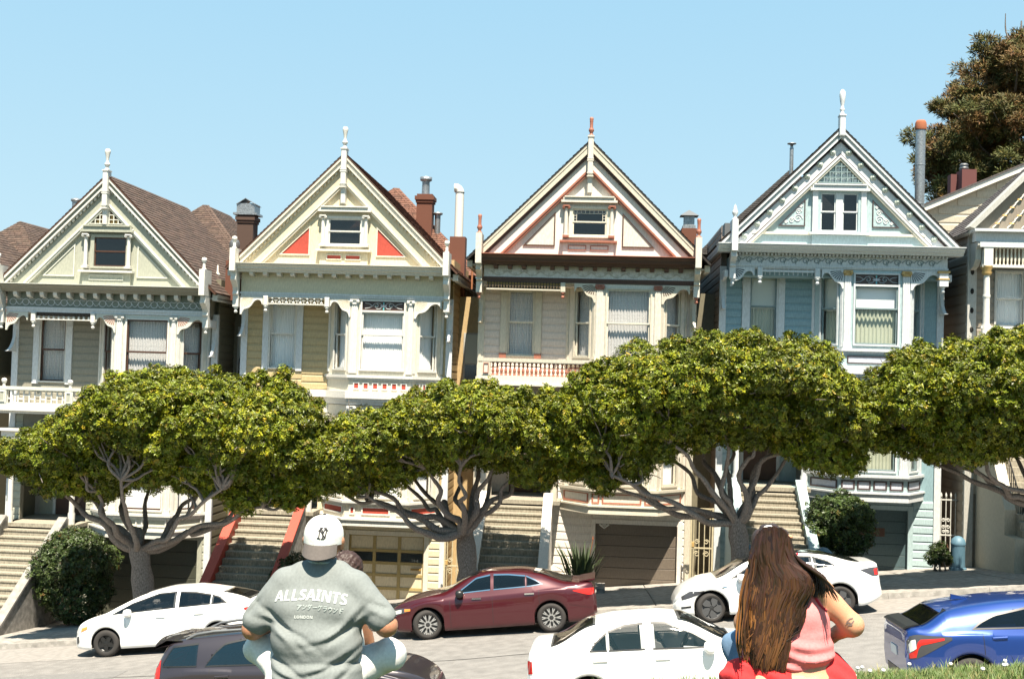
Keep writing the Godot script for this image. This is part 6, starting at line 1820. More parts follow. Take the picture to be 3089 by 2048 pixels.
func build_cars():
	mat("rubber", lin(0.028, 0.025, 0.023), 0.85); mat("rim_dark", lin(0.02, 0.02, 0.02), 0.5); mat("alloy", lin(0.62, 0.62, 0.61), 0.3, 0.8); mat("black_rim", lin(0.012, 0.012, 0.012), 0.35); mat("aero_grey", lin(0.055, 0.056, 0.058), 0.5)
	mat("trim_black", lin(0.012, 0.012, 0.012), 0.4); mat("seam", lin(0.42, 0.42, 0.42), 0.7); mat("seam_dark", lin(0.012, 0.010, 0.010), 0.7); mat("chrome", lin(0.75, 0.75, 0.75), 0.12, 1.0); mat("seat", lin(0.05, 0.05, 0.052), 0.8); mat("seat_grey", lin(0.22, 0.22, 0.21), 0.85)
	var g = mat("car_glass", Color(0.02, 0.03, 0.032, 0.72), 0.02); g.transparency = BaseMaterial3D.TRANSPARENCY_ALPHA; g.metallic_specular = 0.6
	g = mat("clear_glass", Color(0.10, 0.16, 0.15, 0.34), 0.02); g.transparency = BaseMaterial3D.TRANSPARENCY_ALPHA; g.metallic_specular = 0.6
	g = mat("sky_tint_glass", Color(0.05, 0.11, 0.14, 0.74), 0.02); g.transparency = BaseMaterial3D.TRANSPARENCY_ALPHA; g.metallic_specular = 0.7  # plum car windows: blue of the reflected sky put into the glass colour
	g = mat("screen_glass", Color(0.05, 0.06, 0.055, 0.55), 0.02); g.transparency = BaseMaterial3D.TRANSPARENCY_ALPHA; g.metallic_specular = 0.6
	for q in [["paint_white", 0.78, 0.78, 0.76, 0.0], ["paint_red", 0.058, 0.004, 0.008, 0.3], ["paint_blue", 0.005, 0.034, 0.19, 0.4], ["paint_plum", 0.030, 0.023, 0.028, 0.3]]:
		var p = mat(q[0], lin(q[1], q[2], q[3]), 0.35, q[4]); p.clearcoat_enabled = true; p.clearcoat = 1.0; p.clearcoat_roughness = 0.03
	var amber = mat("lamp_amber", lin(0.75, 0.22, 0.04), 0.2); var lens = mat("lamp_lens", lin(0.55, 0.55, 0.50), 0.12); var redl = mat("lamp_red", lin(0.45, 0.02, 0.015), 0.15); var dk = mat("lamp_dark", lin(0.05, 0.05, 0.055), 0.1)
	# white hatchback, far side, facing left
	car({"name": "parked_hatchback", "label": "white hatchback with black wheels parked at the far kerb, nose to the left", "len": 4.46, "at": [-10.0, 8.05], "dir": -1, "paint": M.paint_white, "seam_mat": M.seam,
		"top": [[0, 0.55], [0.03, 0.95], [0.10, 1.10], [0.35, 1.22], [0.9, 1.36], [1.7, 1.485], [2.1, 1.49], [2.6, 1.42], [3.3, 1.15], [3.62, 1.00], [4.0, 0.90], [4.25, 0.78], [4.40, 0.60], [4.46, 0.48]],
		"belt": [[0, 0.5], [0.1, 0.98], [0.5, 1.04], [1.5, 1.02], [2.6, 0.94], [3.5, 0.86], [4.1, 0.72], [4.46, 0.46]], "plan": [[0, 0.62], [0.08, 0.74], [0.3, 0.82], [1.0, 0.87], [3.2, 0.87], [3.9, 0.82], [4.25, 0.70], [4.40, 0.55], [4.46, 0.42]], "roof": [[0, 0.85], [0.5, 0.70], [1.5, 0.66], [2.4, 0.66], [3.3, 0.76], [3.8, 0.86], [4.46, 0.9]], "sill": [[0, 0.32], [0.4, 0.20], [4.0, 0.18], [4.46, 0.22]],
		"wheels": [0.86, 3.56], "arch": 0.365, "wr": 0.315, "rim": 0.20, "style": "five", "rim_mat": M.black_rim, "spoke_mat": M.black_rim, "hub_mat": M.black_rim, "steer": 0.0,
		"side_glass": [[[[0.62, 1.09], [0.9, 1.08], [1.00, 1.08]], [[0.62, 1.10], [0.82, 1.24], [1.00, 1.29]]], [[[1.02, 1.08], [1.78, 1.05]], [[1.02, 1.295], [1.40, 1.37], [1.78, 1.40]]], [[[1.86, 1.05], [2.95, 0.99], [3.42, 0.965]], [[1.86, 1.405], [2.3, 1.385], [2.95, 1.19], [3.42, 0.97]]]],
		"screens": [[0.14, 0.78, 0.86], [2.62, 3.58, 0.90]], "seams": [0.98, 1.84, 3.06], "handles": [[1.28, 0.90], [2.20, 0.87]], "mirror": [2.98, 1.00], "seats": [1.5, 2.35], "dash": 3.15, "dash_y": 0.92,
		"lamps": [["headlight", [[3.78, 0.78], [4.10, 0.64], [4.32, 0.54]], [[3.78, 0.80], [4.10, 0.78], [4.32, 0.66]], lens, 0.0], ["indicator", [[4.02, 0.665], [4.20, 0.60]], [[4.02, 0.73], [4.20, 0.68]], amber, 0.004], ["taillight", [[0.05, 0.82], [0.22, 0.92]], [[0.05, 0.98], [0.22, 0.96]], redl, 0.0]],
		"extra": func(t, L):
			var tm := TextMesh.new(); tm.text = "HYBRID"; tm.font_size = 16; tm.pixel_size = 0.0032; tm.depth = 0.004
			var o = put("badge", t, tm, M.chrome); o.transform = Transform3D(Basis(Vector3.UP, PI), Vector3(3.26 - L / 2, 0.83, -c_side(3.26 - L / 2, 0.83) - 0.004))
			var x = 4.36 - L / 2; side_patch([[x - 0.10, 0.36], [x, 0.30]], [[x - 0.10, 0.50], [x, 0.47]], -1, 0.006, 4, 3); part("fog_lamp_recess", t, M.aero_grey)
			bar(Vector3(3.42 - L / 2, 1.06, -0.5), Vector3(3.58 - L / 2, 1.02, 0.1), 0.012); part("wiper", t, M.trim_black)})
	# dark red sedan, far side, facing left
	car({"name": "parked_sedan", "label": "dark red sedan with bright multi-spoke wheels parked at the far kerb", "len": 4.90, "at": [-2.24, 8.08], "dir": -1, "paint": M.paint_red, "handle_mat": M.chrome, "mirror_mat": M.trim_black, "wtrim": M.chrome,
		"top": [[0, 0.62], [0.03, 0.95], [0.10, 1.07], [0.30, 1.08], [0.62, 1.11], [1.3, 1.34], [1.9, 1.43], [2.4, 1.44], [2.85, 1.36], [3.55, 1.03], [3.9, 0.97], [4.5, 0.84], [4.74, 0.70], [4.87, 0.55], [4.90, 0.45]],
		"belt": [[0, 0.6], [0.1, 0.95], [0.6, 1.00], [1.6, 0.98], [2.8, 0.93], [3.8, 0.88], [4.5, 0.72], [4.90, 0.43]], "plan": [[0, 0.66], [0.1, 0.80], [0.4, 0.89], [1.0, 0.925], [3.6, 0.925], [4.2, 0.86], [4.65, 0.72], [4.84, 0.56], [4.90, 0.44]], "roof": [[0, 0.9], [0.5, 0.80], [1.3, 0.66], [2.6, 0.63], [3.5, 0.74], [4.0, 0.86], [4.9, 0.9]], "sill": [[0, 0.36], [0.5, 0.22], [4.3, 0.18], [4.9, 0.22]],
		"wheels": [1.05, 3.90], "arch": 0.385, "wr": 0.335, "rim": 0.235, "style": "multi", "rim_mat": M.rim_dark, "spoke_mat": M.alloy, "hub_mat": M.rim_dark, "steer": 0.28,
		"side_glass": [[[[1.20, 1.09], [1.48, 1.06], [1.58, 1.055]], [[1.20, 1.10], [1.36, 1.20], [1.58, 1.30]]], [[[1.60, 1.055], [2.34, 1.03]], [[1.60, 1.305], [2.0, 1.355], [2.34, 1.365]]], [[[2.42, 1.03], [3.22, 0.985]], [[2.42, 1.365], [2.75, 1.31], [3.22, 0.995]]]],
		"screens": [[0.55, 1.42, 0.90], [2.72, 3.60, 0.92]], "seams": [1.30, 2.38, 3.36], "handles": [[1.52, 0.91], [2.74, 0.87]], "mirror": [3.12, 1.0], "seats": [1.75, 2.6], "dash": 3.3, "dash_y": 0.95,
		"lamps": [["headlight", [[4.30, 0.66], [4.55, 0.60], [4.78, 0.55]], [[4.30, 0.72], [4.55, 0.72], [4.78, 0.68]], dk, 0.0], ["headlight_lens", [[4.52, 0.62], [4.74, 0.57]], [[4.52, 0.69], [4.74, 0.66]], lens, 0.003], ["indicator", [[4.30, 0.665], [4.44, 0.645]], [[4.30, 0.71], [4.44, 0.71]], amber, 0.003], ["taillight", [[0.04, 0.80], [0.18, 0.80], [0.52, 0.91]], [[0.04, 0.94], [0.18, 0.95], [0.52, 0.93]], redl, 0.0], ["bumper_grille", [[4.62, 0.26], [4.84, 0.26]], [[4.62, 0.44], [4.84, 0.50]], M.trim_black, 0.0]],
		"extra": func(t, L):
			extrude([Vector2(0.02 - L / 2, 1.10), Vector2(0.36 - L / 2, 1.08), Vector2(0.36 - L / 2, 1.10), Vector2(0.08 - L / 2, 1.135), Vector2(0.0 - L / 2, 1.14)], -0.64, 0.64); part("boot_spoiler", t, M.paint_red)
			side_patch([[0.05 - L / 2, 0.50], [0.62 - L / 2, 0.62]], [[0.05 - L / 2, 0.515], [0.62 - L / 2, 0.64]], -1, 0.006, 8, 1); part("bumper_crease", t, M.paint_red)})
	# white electric sedan, far side, facing left
	car({"name": "parked_sedan", "label": "white electric sedan with dark aero wheels behind the woman with long hair", "len": 4.69, "at": [4.27, 8.02], "dir": -1, "paint": M.paint_white, "seam_mat": M.seam, "handle_mat": M.paint_white, "wtrim": M.trim_black,
		"top": [[0, 0.60], [0.02, 0.98], [0.07, 1.12], [0.25, 1.13], [0.55, 1.17], [1.2, 1.36], [1.9, 1.44], [2.4, 1.43], [2.9, 1.33], [3.65, 0.98], [3.95, 0.93], [4.35, 0.80], [4.55, 0.68], [4.66, 0.52], [4.69, 0.44]],
		"belt": [[0, 0.6], [0.1, 1.0], [0.6, 1.02], [1.6, 0.99], [2.8, 0.93], [3.7, 0.86], [4.3, 0.70], [4.69, 0.42]], "plan": [[0, 0.64], [0.1, 0.80], [0.4, 0.89], [1.0, 0.925], [3.4, 0.925], [4.0, 0.87], [4.4, 0.74], [4.62, 0.56], [4.69, 0.42]], "roof": [[0, 0.9], [0.5, 0.80], [1.3, 0.66], [2.6, 0.63], [3.5, 0.75], [4.0, 0.86], [4.69, 0.9]], "sill": [[0, 0.36], [0.5, 0.20], [4.2, 0.17], [4.69, 0.22]],
		"wheels": [0.97, 3.845], "arch": 0.39, "wr": 0.335, "rim": 0.245, "style": "aero", "rim_mat": M.aero_grey, "spoke_mat": M.aero_grey, "hub_mat": M.rim_dark, "steer": 0.22,
		"side_glass": [[[[0.95, 1.10], [1.30, 1.07], [1.48, 1.06]], [[0.95, 1.11], [1.15, 1.23], [1.48, 1.335]]], [[[1.50, 1.06], [2.30, 1.03]], [[1.50, 1.34], [1.95, 1.375], [2.30, 1.37]]], [[[2.38, 1.03], [3.35, 0.96]], [[2.38, 1.365], [2.75, 1.30], [3.35, 0.97]]]],
		"screens": [[0.42, 2.55, 0.86], [2.66, 3.68, 0.92]], "seams": [1.35, 2.34, 3.36], "handles": [[1.55, 0.93], [2.62, 0.90]], "mirror": [3.14, 0.98], "seats": [1.6, 2.5], "dash": 3.25, "dash_y": 0.90,
		"lamps": [["headlight", [[3.98, 0.70], [4.30, 0.58], [4.50, 0.52]], [[3.98, 0.73], [4.30, 0.72], [4.50, 0.60]], dk, 0.0], ["taillight", [[0.04, 0.84], [0.20, 0.84], [0.46, 0.98]], [[0.04, 1.02], [0.20, 1.03], [0.46, 1.0]], dk, 0.0], ["taillight_bar", [[0.05, 0.86], [0.16, 0.86]], [[0.05, 1.00], [0.16, 0.99]], redl, 0.003], ["fog_slot", [[4.30, 0.36], [4.52, 0.33]], [[4.30, 0.40], [4.52, 0.37]], M.trim_black, 0.0], ["side_camera", [[3.42, 0.80], [3.58, 0.76]], [[3.42, 0.815], [3.58, 0.80]], M.chrome, 0.0]]})
	# white sedan on the near side, facing right
	car({"name": "parked_sedan", "label": "white sedan on the near side of the road with clear greenish windows", "len": 4.54, "at": [1.37, 16.72], "dir": 1, "paint": M.paint_white, "seam_mat": M.seam, "glass": M.clear_glass, "seat_mat": M.seat_grey,
		"top": [[0, 0.70], [0.03, 0.98], [0.10, 1.09], [0.42, 1.12], [1.05, 1.41], [1.5, 1.475], [2.1, 1.48], [2.45, 1.43], [3.15, 1.08], [3.5, 1.01], [4.1, 0.90], [4.38, 0.74], [4.50, 0.56], [4.54, 0.46]],
		"belt": [[0, 0.68], [0.1, 0.98], [0.6, 1.00], [1.6, 0.97], [2.8, 0.94], [3.5, 0.90], [4.1, 0.74], [4.54, 0.44]], "plan": [[0, 0.66], [0.1, 0.78], [0.4, 0.85], [1.0, 0.88], [3.4, 0.88], [3.95, 0.82], [4.32, 0.68], [4.49, 0.52], [4.54, 0.42]], "roof": [[0, 0.9], [0.4, 0.80], [1.0, 0.68], [2.4, 0.66], [3.1, 0.76], [3.7, 0.86], [4.54, 0.9]], "sill": [[0, 0.34], [0.5, 0.20], [4.0, 0.18], [4.54, 0.22]],
		"wheels": [0.95, 3.55], "arch": 0.365, "wr": 0.31, "rim": 0.20, "style": "five", "rim_mat": M.alloy, "spoke_mat": M.alloy, "hub_mat": M.alloy,
		"side_glass": [[[[1.0, 1.025], [1.28, 1.02]], [[1.0, 1.035], [1.10, 1.16], [1.28, 1.30]]], [[[1.30, 1.02], [1.86, 1.015]], [[1.30, 1.31], [1.55, 1.385], [1.86, 1.405]]], [[[1.98, 1.015], [2.60, 1.0], [3.00, 0.99]], [[1.98, 1.405], [2.20, 1.395], [2.60, 1.24], [3.00, 1.0]]]],
		"screens": [[0.40, 1.12, 0.92], [2.40, 3.22, 0.94]], "seams": [0.98, 1.92, 2.98], "handles": [[1.16, 0.90], [2.12, 0.88]], "mirror": [2.84, 1.02], "seats": [1.5, 2.28], "dash": 2.95, "dash_y": 0.98, "driver": -0.36,
		"lamps": [["taillight", [[0.02, 0.72], [0.10, 0.74]], [[0.02, 0.92], [0.10, 0.92]], redl, 0.0], ["headlight", [[3.95, 0.62], [4.40, 0.56]], [[3.95, 0.80], [4.40, 0.66]], lens, 0.0]],
		"extra": func(t, L):
			for q in [[0.08, 0.9], [0.62, 0.75]]: bar(Vector3(3.18 - L / 2, 1.10, q[0]), Vector3(3.0 - L / 2, 1.17, q[0] - 0.5), 0.012)
			part("wiper", t, M.trim_black)})
	# dark sport utility car, near side, facing right
	car({"name": "parked_suv", "label": "dark plum sport utility car with a roof spoiler, half hidden behind the man", "len": 4.55, "at": [-4.58, 16.72], "dir": 1, "paint": M.paint_plum, "glass": M.sky_tint_glass,
		"top": [[0, 0.75], [0.02, 1.05], [0.08, 1.18], [0.30, 1.53], [0.50, 1.575], [1.5, 1.62], [2.2, 1.59], [2.55, 1.51], [3.15, 1.10], [3.40, 1.00], [4.0, 0.90], [4.34, 0.76], [4.51, 0.60], [4.55, 0.50]],
		"belt": [[0, 0.72], [0.1, 1.06], [0.6, 1.12], [1.6, 1.08], [2.8, 1.03], [3.3, 0.96], [4.0, 0.78], [4.55, 0.48]], "plan": [[0, 0.70], [0.1, 0.80], [0.4, 0.88], [1.0, 0.91], [3.4, 0.91], [3.95, 0.86], [4.32, 0.72], [4.50, 0.56], [4.55, 0.46]], "roof": [[0, 0.9], [0.3, 0.74], [1.0, 0.70], [2.5, 0.70], [3.2, 0.80], [3.7, 0.88], [4.55, 0.9]], "sill": [[0, 0.40], [0.5, 0.30], [4.0, 0.28], [4.55, 0.32]],
		"wheels": [0.95, 3.58], "arch": 0.40, "wr": 0.35, "rim": 0.22, "style": "five", "rim_mat": M.alloy, "spoke_mat": M.alloy, "hub_mat": M.alloy,
		"side_glass": [[[[0.20, 1.15], [0.78, 1.14]], [[0.20, 1.20], [0.36, 1.46], [0.78, 1.49]]], [[[0.92, 1.135], [1.95, 1.11]], [[0.92, 1.145], [1.05, 1.33], [1.22, 1.47], [1.6, 1.525], [1.95, 1.53]]], [[[2.05, 1.11], [3.05, 1.08]], [[2.05, 1.53], [2.45, 1.47], [3.05, 1.10]]]],
		"screens": [[0.09, 0.27, 0.85], [2.55, 3.30, 0.92]], "seams": [1.0, 2.0, 3.05], "handles": [[1.2, 0.98], [2.2, 0.96]], "mirror": [2.95, 1.16], "seats": [1.5, 2.4], "dash": 3.0, "dash_y": 1.06,
		"lamps": [["taillight", [[0.02, 0.90], [0.16, 0.90]], [[0.02, 1.18], [0.16, 1.26]], redl, 0.0]],
		"extra": func(t, L):
			var P = []
			for j in 9:   # roof spoiler: a curved blade carried past the tailgate
				var z = lerpf(-0.66, 0.66, j / 8.0); var d = 0.10 * pow(z / 0.66, 2.0)
				P.append([Vector3(0.50 - L / 2, 1.575 - d * 0.5, z), Vector3(0.24 - L / 2, 1.585 - d * 0.4, z), Vector3(-0.02 + d * 0.6 - L / 2, 1.53 - d * 0.8, z), Vector3(-0.04 + d * 0.6 - L / 2, 1.495 - d * 0.8, z), Vector3(0.16 - L / 2, 1.51 - d * 0.6, z), Vector3(0.34 - L / 2, 1.52 - d * 0.5, z)])
			P.reverse()
			grid(P); part("roof_spoiler", t, M.paint_plum)
			for s in [-1, 1]:
				tube([Vector3(0.55 - L / 2, 1.54, s * 0.60), Vector3(0.72 - L / 2, 1.61, s * 0.60), Vector3(1.0 - L / 2, 1.64, s * 0.60), Vector3(2.0 - L / 2, 1.65, s * 0.60), Vector3(2.3 - L / 2, 1.59, s * 0.60)], 0.022, 8); part("roof_rail", t, M.zinc_dark)})
	# blue hatchback at the right, facing right
	car({"name": "parked_hatchback", "label": "bright blue hatchback at the right edge seen from its tail", "len": 4.52, "at": [7.12, 16.74], "dir": 1, "paint": M.paint_blue, "handle_mat": M.paint_blue, "wtrim": M.trim_black,
		"top": [[0, 0.72], [0.03, 1.00], [0.10, 1.10], [0.30, 1.13], [0.72, 1.34], [1.1, 1.395], [1.8, 1.43], [2.3, 1.42], [2.65, 1.35], [3.35, 1.02], [3.6, 0.96], [4.1, 0.84], [4.36, 0.72], [4.48, 0.56], [4.52, 0.46]],
		"belt": [[0, 0.68], [0.1, 0.98], [0.5, 1.03], [1.6, 0.98], [2.8, 0.92], [3.6, 0.86], [4.1, 0.70], [4.52, 0.44]], "plan": [[0, 0.70], [0.1, 0.80], [0.4, 0.87], [1.0, 0.90], [3.4, 0.90], [3.95, 0.84], [4.32, 0.70], [4.47, 0.54], [4.52, 0.42]], "roof": [[0, 0.9], [0.4, 0.78], [1.0, 0.66], [2.4, 0.64], [3.2, 0.74], [3.7, 0.86], [4.52, 0.9]], "sill": [[0, 0.34], [0.5, 0.20], [4.0, 0.18], [4.52, 0.22]],
		"wheels": [0.90, 3.60], "arch": 0.375, "wr": 0.325, "rim": 0.22, "style": "five", "rim_mat": M.alloy, "spoke_mat": M.alloy, "hub_mat": M.alloy,
		"side_glass": [[[[0.98, 1.055], [1.92, 1.025]], [[0.98, 1.06], [1.10, 1.15], [1.35, 1.25], [1.92, 1.33]]], [[[1.98, 1.025], [3.0, 0.97]], [[1.98, 1.333], [2.3, 1.32], [3.0, 0.98]]]],
		"screens": [[0.30, 0.70, 0.88], [2.55, 3.40, 0.92]], "seams": [1.12, 1.95, 2.98], "handles": [[1.36, 0.92], [2.1, 0.89]], "mirror": [2.82, 1.0], "seats": [1.5, 2.3], "dash": 3.0, "dash_y": 0.94,
		"lamps": [["taillight", [[0.03, 0.66], [0.16, 0.68], [0.66, 0.93]], [[0.03, 0.98], [0.16, 1.02], [0.66, 0.97]], dk, 0.0], ["taillight_bar", [[0.04, 0.67], [0.13, 0.69], [0.18, 0.86], [0.55, 0.93]], [[0.04, 0.74], [0.13, 0.80], [0.18, 0.95], [0.55, 0.96]], redl, 0.004], ["reflector", [[0.05, 0.76], [0.14, 0.82]], [[0.05, 0.93], [0.14, 0.95]], lens, 0.004]],
		"extra": func(t, L):
			var Q = []
			for j in 9:
				var z = lerpf(-0.56, 0.56, j / 8.0); var d = 0.05 * pow(z / 0.56, 2.0)
				Q.append([Vector3(0.98 - L / 2, 1.388 - d, z), Vector3(0.76 - L / 2, 1.372 - d, z), Vector3(0.56 + d - L / 2, 1.335 - d, z), Vector3(0.57 + d - L / 2, 1.315 - d, z), Vector3(0.78 - L / 2, 1.33 - d, z)])
			Q.reverse(); grid(Q); part("roof_spoiler", t, M.paint_blue)
			extrude([Vector2(0.02 - L / 2, 1.08), Vector2(0.28 - L / 2, 1.13), Vector2(0.26 - L / 2, 1.145), Vector2(0.08 - L / 2, 1.125), Vector2(0.02 - L / 2, 1.10)], -0.60, 0.60); part("boot_spoiler", t, M.trim_black)
			T = Transform3D(Basis(), Vector3(1.05 - L / 2, 1.40, 0)); extrude([Vector2(-0.12, 0.0), Vector2(0.16, 0.0), Vector2(0.02, 0.05), Vector2(-0.10, 0.085)], -0.02, 0.02); T = Transform3D.IDENTITY; part("roof_aerial", t, M.paint_blue)
			box(-L / 2 - 0.012, -L / 2 + 0.02, 0.62, 0.76, -0.17, 0.17); part("number_plate", t, M.cool_white)
			bbox(-L / 2 - 0.008, -L / 2 + 0.05, 0.30, 0.42, -0.5, 0.5, 0.01); part("bumper_insert", t, M.trim_black)})
# ---------------------------------------------------------------- people: tapered capsules joined by a smooth minimum, meshed as surface nets
func cap_d(p, q):
	var a = q[0]; var ba = q[1] - a; var pa = p - a
	if q.size() > 4:
		var s = q[4]
		ba /= s; pa /= s
		var h0 = clampf(pa.dot(ba) / max(ba.dot(ba), 1e-9), 0.0, 1.0)
		return ((pa - ba * h0).length() - lerpf(q[2], q[3], h0)) * min(s.x, min(s.y, s.z))
	var h = clampf(pa.dot(ba) / max(ba.dot(ba), 1e-9), 0.0, 1.0)
	return (pa - ba * h).length() - lerpf(q[2], q[3], h)
func sdf(p, prims, k, disp = null, cuts = []):
	var f = 0.2
	for q in prims:
		var d = cap_d(p, q)
		var h = max(k - abs(f - d), 0.0) / k
		f = min(f, d) - h * h * k * 0.25
	if disp != null: f -= disp.call(p)
	for q in cuts: f = max(f, -cap_d(p, q))
	return f
func blob(prims, k, cell, disp = null, cuts = []):
	var lo = Vector3.ONE * 1e9; var hi = -lo
	for q in prims:
		var r = max(q[2], q[3])
		var e = Vector3.ONE * r
		if q.size() > 4: e = q[4] * r
		lo = lo.min(q[0].min(q[1]) - e); hi = hi.max(q[0].max(q[1]) + e)
	lo -= Vector3.ONE * cell * 3.0; hi += Vector3.ONE * cell * 3.0
	var nx = int((hi.x - lo.x) / cell) + 2; var ny = int((hi.y - lo.y) / cell) + 2; var nz = int((hi.z - lo.z) / cell) + 2
	var F := PackedFloat32Array(); F.resize(nx * ny * nz); F.fill(0.2)
	var sy = nx; var sz = nx * ny
	for q in prims:
		var m = max(q[2], q[3]) 
		var e = Vector3.ONE * m
		if q.size() > 4: e = q[4] * m
		e += Vector3.ONE * (k + cell * 2.0)
		var a = ((q[0].min(q[1]) - e - lo) / cell).floor().max(Vector3.ZERO); var b = ((q[0].max(q[1]) + e - lo) / cell).ceil().min(Vector3(nx - 1, ny - 1, nz - 1))
		for z in range(int(a.z), int(b.z) + 1):
			for y in range(int(a.y), int(b.y) + 1):
				var i = z * sz + y * sy + int(a.x)
				var p = lo + Vector3(a.x, y, z) * cell
				for x in range(int(a.x), int(b.x) + 1):
					var d = cap_d(p, q)
					var f = F[i]
					var h = max(k - abs(f - d), 0.0) / k
					F[i] = min(f, d) - h * h * k * 0.25
					i += 1; p.x += cell
	if disp != null or cuts.size() > 0:
		for z in nz:
			for y in ny:
				var i = z * sz + y * sy
				for x in nx:
					if abs(F[i]) < 0.085:
						var p = lo + Vector3(x, y, z) * cell
						var f = F[i]
						if disp != null: f -= disp.call(p)
						for q in cuts: f = max(f, -cap_d(p, q))
						F[i] = f
					i += 1
	# one vertex in each crossed cell
	var idx := PackedInt32Array(); idx.resize(nx * ny * nz); idx.fill(-1)
	var P = []; var G = []
	var off = [0, 1, sy, sy + 1, sz, sz + 1, sz + sy, sz + sy + 1]
	for z in nz - 1:
		for y in ny - 1:
			var i = z * sz + y * sy
			for x in nx - 1:
				var f0 = F[i]
				if abs(f0) < cell * 5.0:
					var neg = 0
					for o in off:
						if F[i + o] < 0.0: neg += 1
					if neg > 0 and neg < 8:
						var c = Vector3.ZERO; var n = 0
						for e in [[0, 1], [2, 3], [4, 5], [6, 7], [0, 2], [1, 3], [4, 6], [5, 7], [0, 4], [1, 5], [2, 6], [3, 7]]:
							var fa = F[i + off[e[0]]]; var fb = F[i + off[e[1]]]
							if (fa < 0.0) != (fb < 0.0):
								var t = fa / (fa - fb)
								var va = Vector3(e[0] & 1, (e[0] >> 1) & 1, e[0] >> 2); var vb = Vector3(e[1] & 1, (e[1] >> 1) & 1, e[1] >> 2)
								c += va.lerp(vb, t); n += 1
						c /= n
						idx[i] = P.size()
						P.append(lo + (Vector3(x, y, z) + c) * cell)
						G.append(Vector3(F[i + 1] + F[i + sy + 1] + F[i + sz + 1] + F[i + sz + sy + 1] - F[i] - F[i + sy] - F[i + sz] - F[i + sz + sy], F[i + sy] + F[i + sy + 1] + F[i + sz + sy] + F[i + sz + sy + 1] - F[i] - F[i + 1] - F[i + sz] - F[i + sz + 1], F[i + sz] + F[i + sz + 1] + F[i + sz + sy] + F[i + sz + sy + 1] - F[i] - F[i + 1] - F[i + sy] - F[i + sy + 1]).normalized())
				i += 1
	for z in range(1, nz - 1):
		for y in range(1, ny - 1):
			var i = z * sz + y * sy + 1
			for x in range(1, nx - 1):
				var f0 = F[i]
				if abs(f0) < cell * 5.0:
					for ax in 3:
						var st = [1, sy, sz][ax]; var u = [sy, sz, 1][ax]; var v = [sz, 1, sy][ax]
						var f1 = F[i + st]
						if (f0 < 0.0) != (f1 < 0.0):
							var q = [idx[i - u - v], idx[i - v], idx[i], idx[i - u]]
							if q.min() >= 0:
								if f0 >= 0.0: q.reverse()
								squad(P[q[0]], P[q[1]], P[q[2]], P[q[3]], G[q[0]], G[q[1]], G[q[2]], G[q[3]])
				i += 1
func back_z(x, y, prims, k, disp = null, z0 = 0.5):   # where a ray from behind meets the surface
	var z = z0
	for i in 40:
		var d = sdf(Vector3(x, y, z), prims, k, disp)
		if d < 0.0012: return z
		z -= max(d * 0.8, 0.001)
		if z < -0.5: return -0.5
	return z
func lay_text(par, nm, text, font, fsize, pix, cx, cy, arch, mt, prims, k, disp, spread = 1.0, lift = 0.0025, tilt = 0.0):
	var tm := TextMesh.new(); tm.text = text; tm.font_size = fsize; tm.pixel_size = pix; tm.depth = 0.0; tm.curve_step = 2.0
	var sf := SystemFont.new(); sf.font_names = PackedStringArray([font]); sf.font_weight = 700; tm.font = sf
	var arr = tm.surface_get_arrays(0)
	var vs = arr[Mesh.ARRAY_VERTEX]; var ix = arr[Mesh.ARRAY_INDEX]
	var pos = []
	for v in vs:
		var x = cx + v.x * spread; var y = cy + v.y - arch * pow(v.x * spread, 2.0) + tilt * v.x
		pos.append(Vector3(x, y, back_z(x, y, prims, k, disp) + lift))
	var cnt = ix.size() if ix != null and ix.size() > 0 else vs.size()
	for i in range(0, cnt, 3):
		var a = pos[ix[i] if ix.size() > 0 else i]; var b = pos[ix[i + 1] if ix.size() > 0 else i + 1]; var c = pos[ix[i + 2] if ix.size() > 0 else i + 2]
		if (b - a).cross(c - a).z < 0: ftri(a, c, b)
		else: ftri(a, b, c)
	return part(nm, par, mt)
func lay_strokes(par, nm, strokes, w, mt, f, lift = 0.003):   # flat strokes laid on a surface, f maps (x, y) to z
	for s in strokes:
		for i in s.size() - 1:
			var a = Vector2(s[i][0], s[i][1]); var b = Vector2(s[i + 1][0], s[i + 1][1])
			var d = (b - a).normalized(); var n = Vector2(-d.y, d.x) * w * 0.5
			a -= d * w * 0.35; b += d * w * 0.35
			var m = (a + b) / 2
			for e in [[a, m], [m, b]]:
				var q = []
				for p in [e[0] - n, e[1] - n, e[1] + n, e[0] + n]: q.append(Vector3(p.x, p.y, f.call(p.x, p.y) + lift))
				if (q[1] - q[0]).cross(q[2] - q[0]).z < 0: q.reverse()
				quad(q[0], q[1], q[2], q[3])
	return part(nm, par, mt)
func fingers(at, dir, side, curl, n = 4):
	var u = dir.normalized()
	for k in n:
		var o = at + side * (k - 1.5) * 0.019
		var l = [0.070, 0.080, 0.075, 0.058][k]
		var p1 = o + u * l * 0.45; var p2 = p1 + (u + curl * 0.7).normalized() * l * 0.32; var p3 = p2 + (u * 0.4 + curl).normalized() * l * 0.28
		tube([o - u * 0.02, o, p1, p2, p3], [0.010, 0.0100, 0.0092, 0.0085, 0.0065], 8)
	tube([at - u * 0.05 - side * 0.03, at - u * 0.02 - side * 0.05 + curl * 0.01, at + u * 0.015 - side * 0.055 + curl * 0.03], [0.013, 0.0115, 0.008], 8)
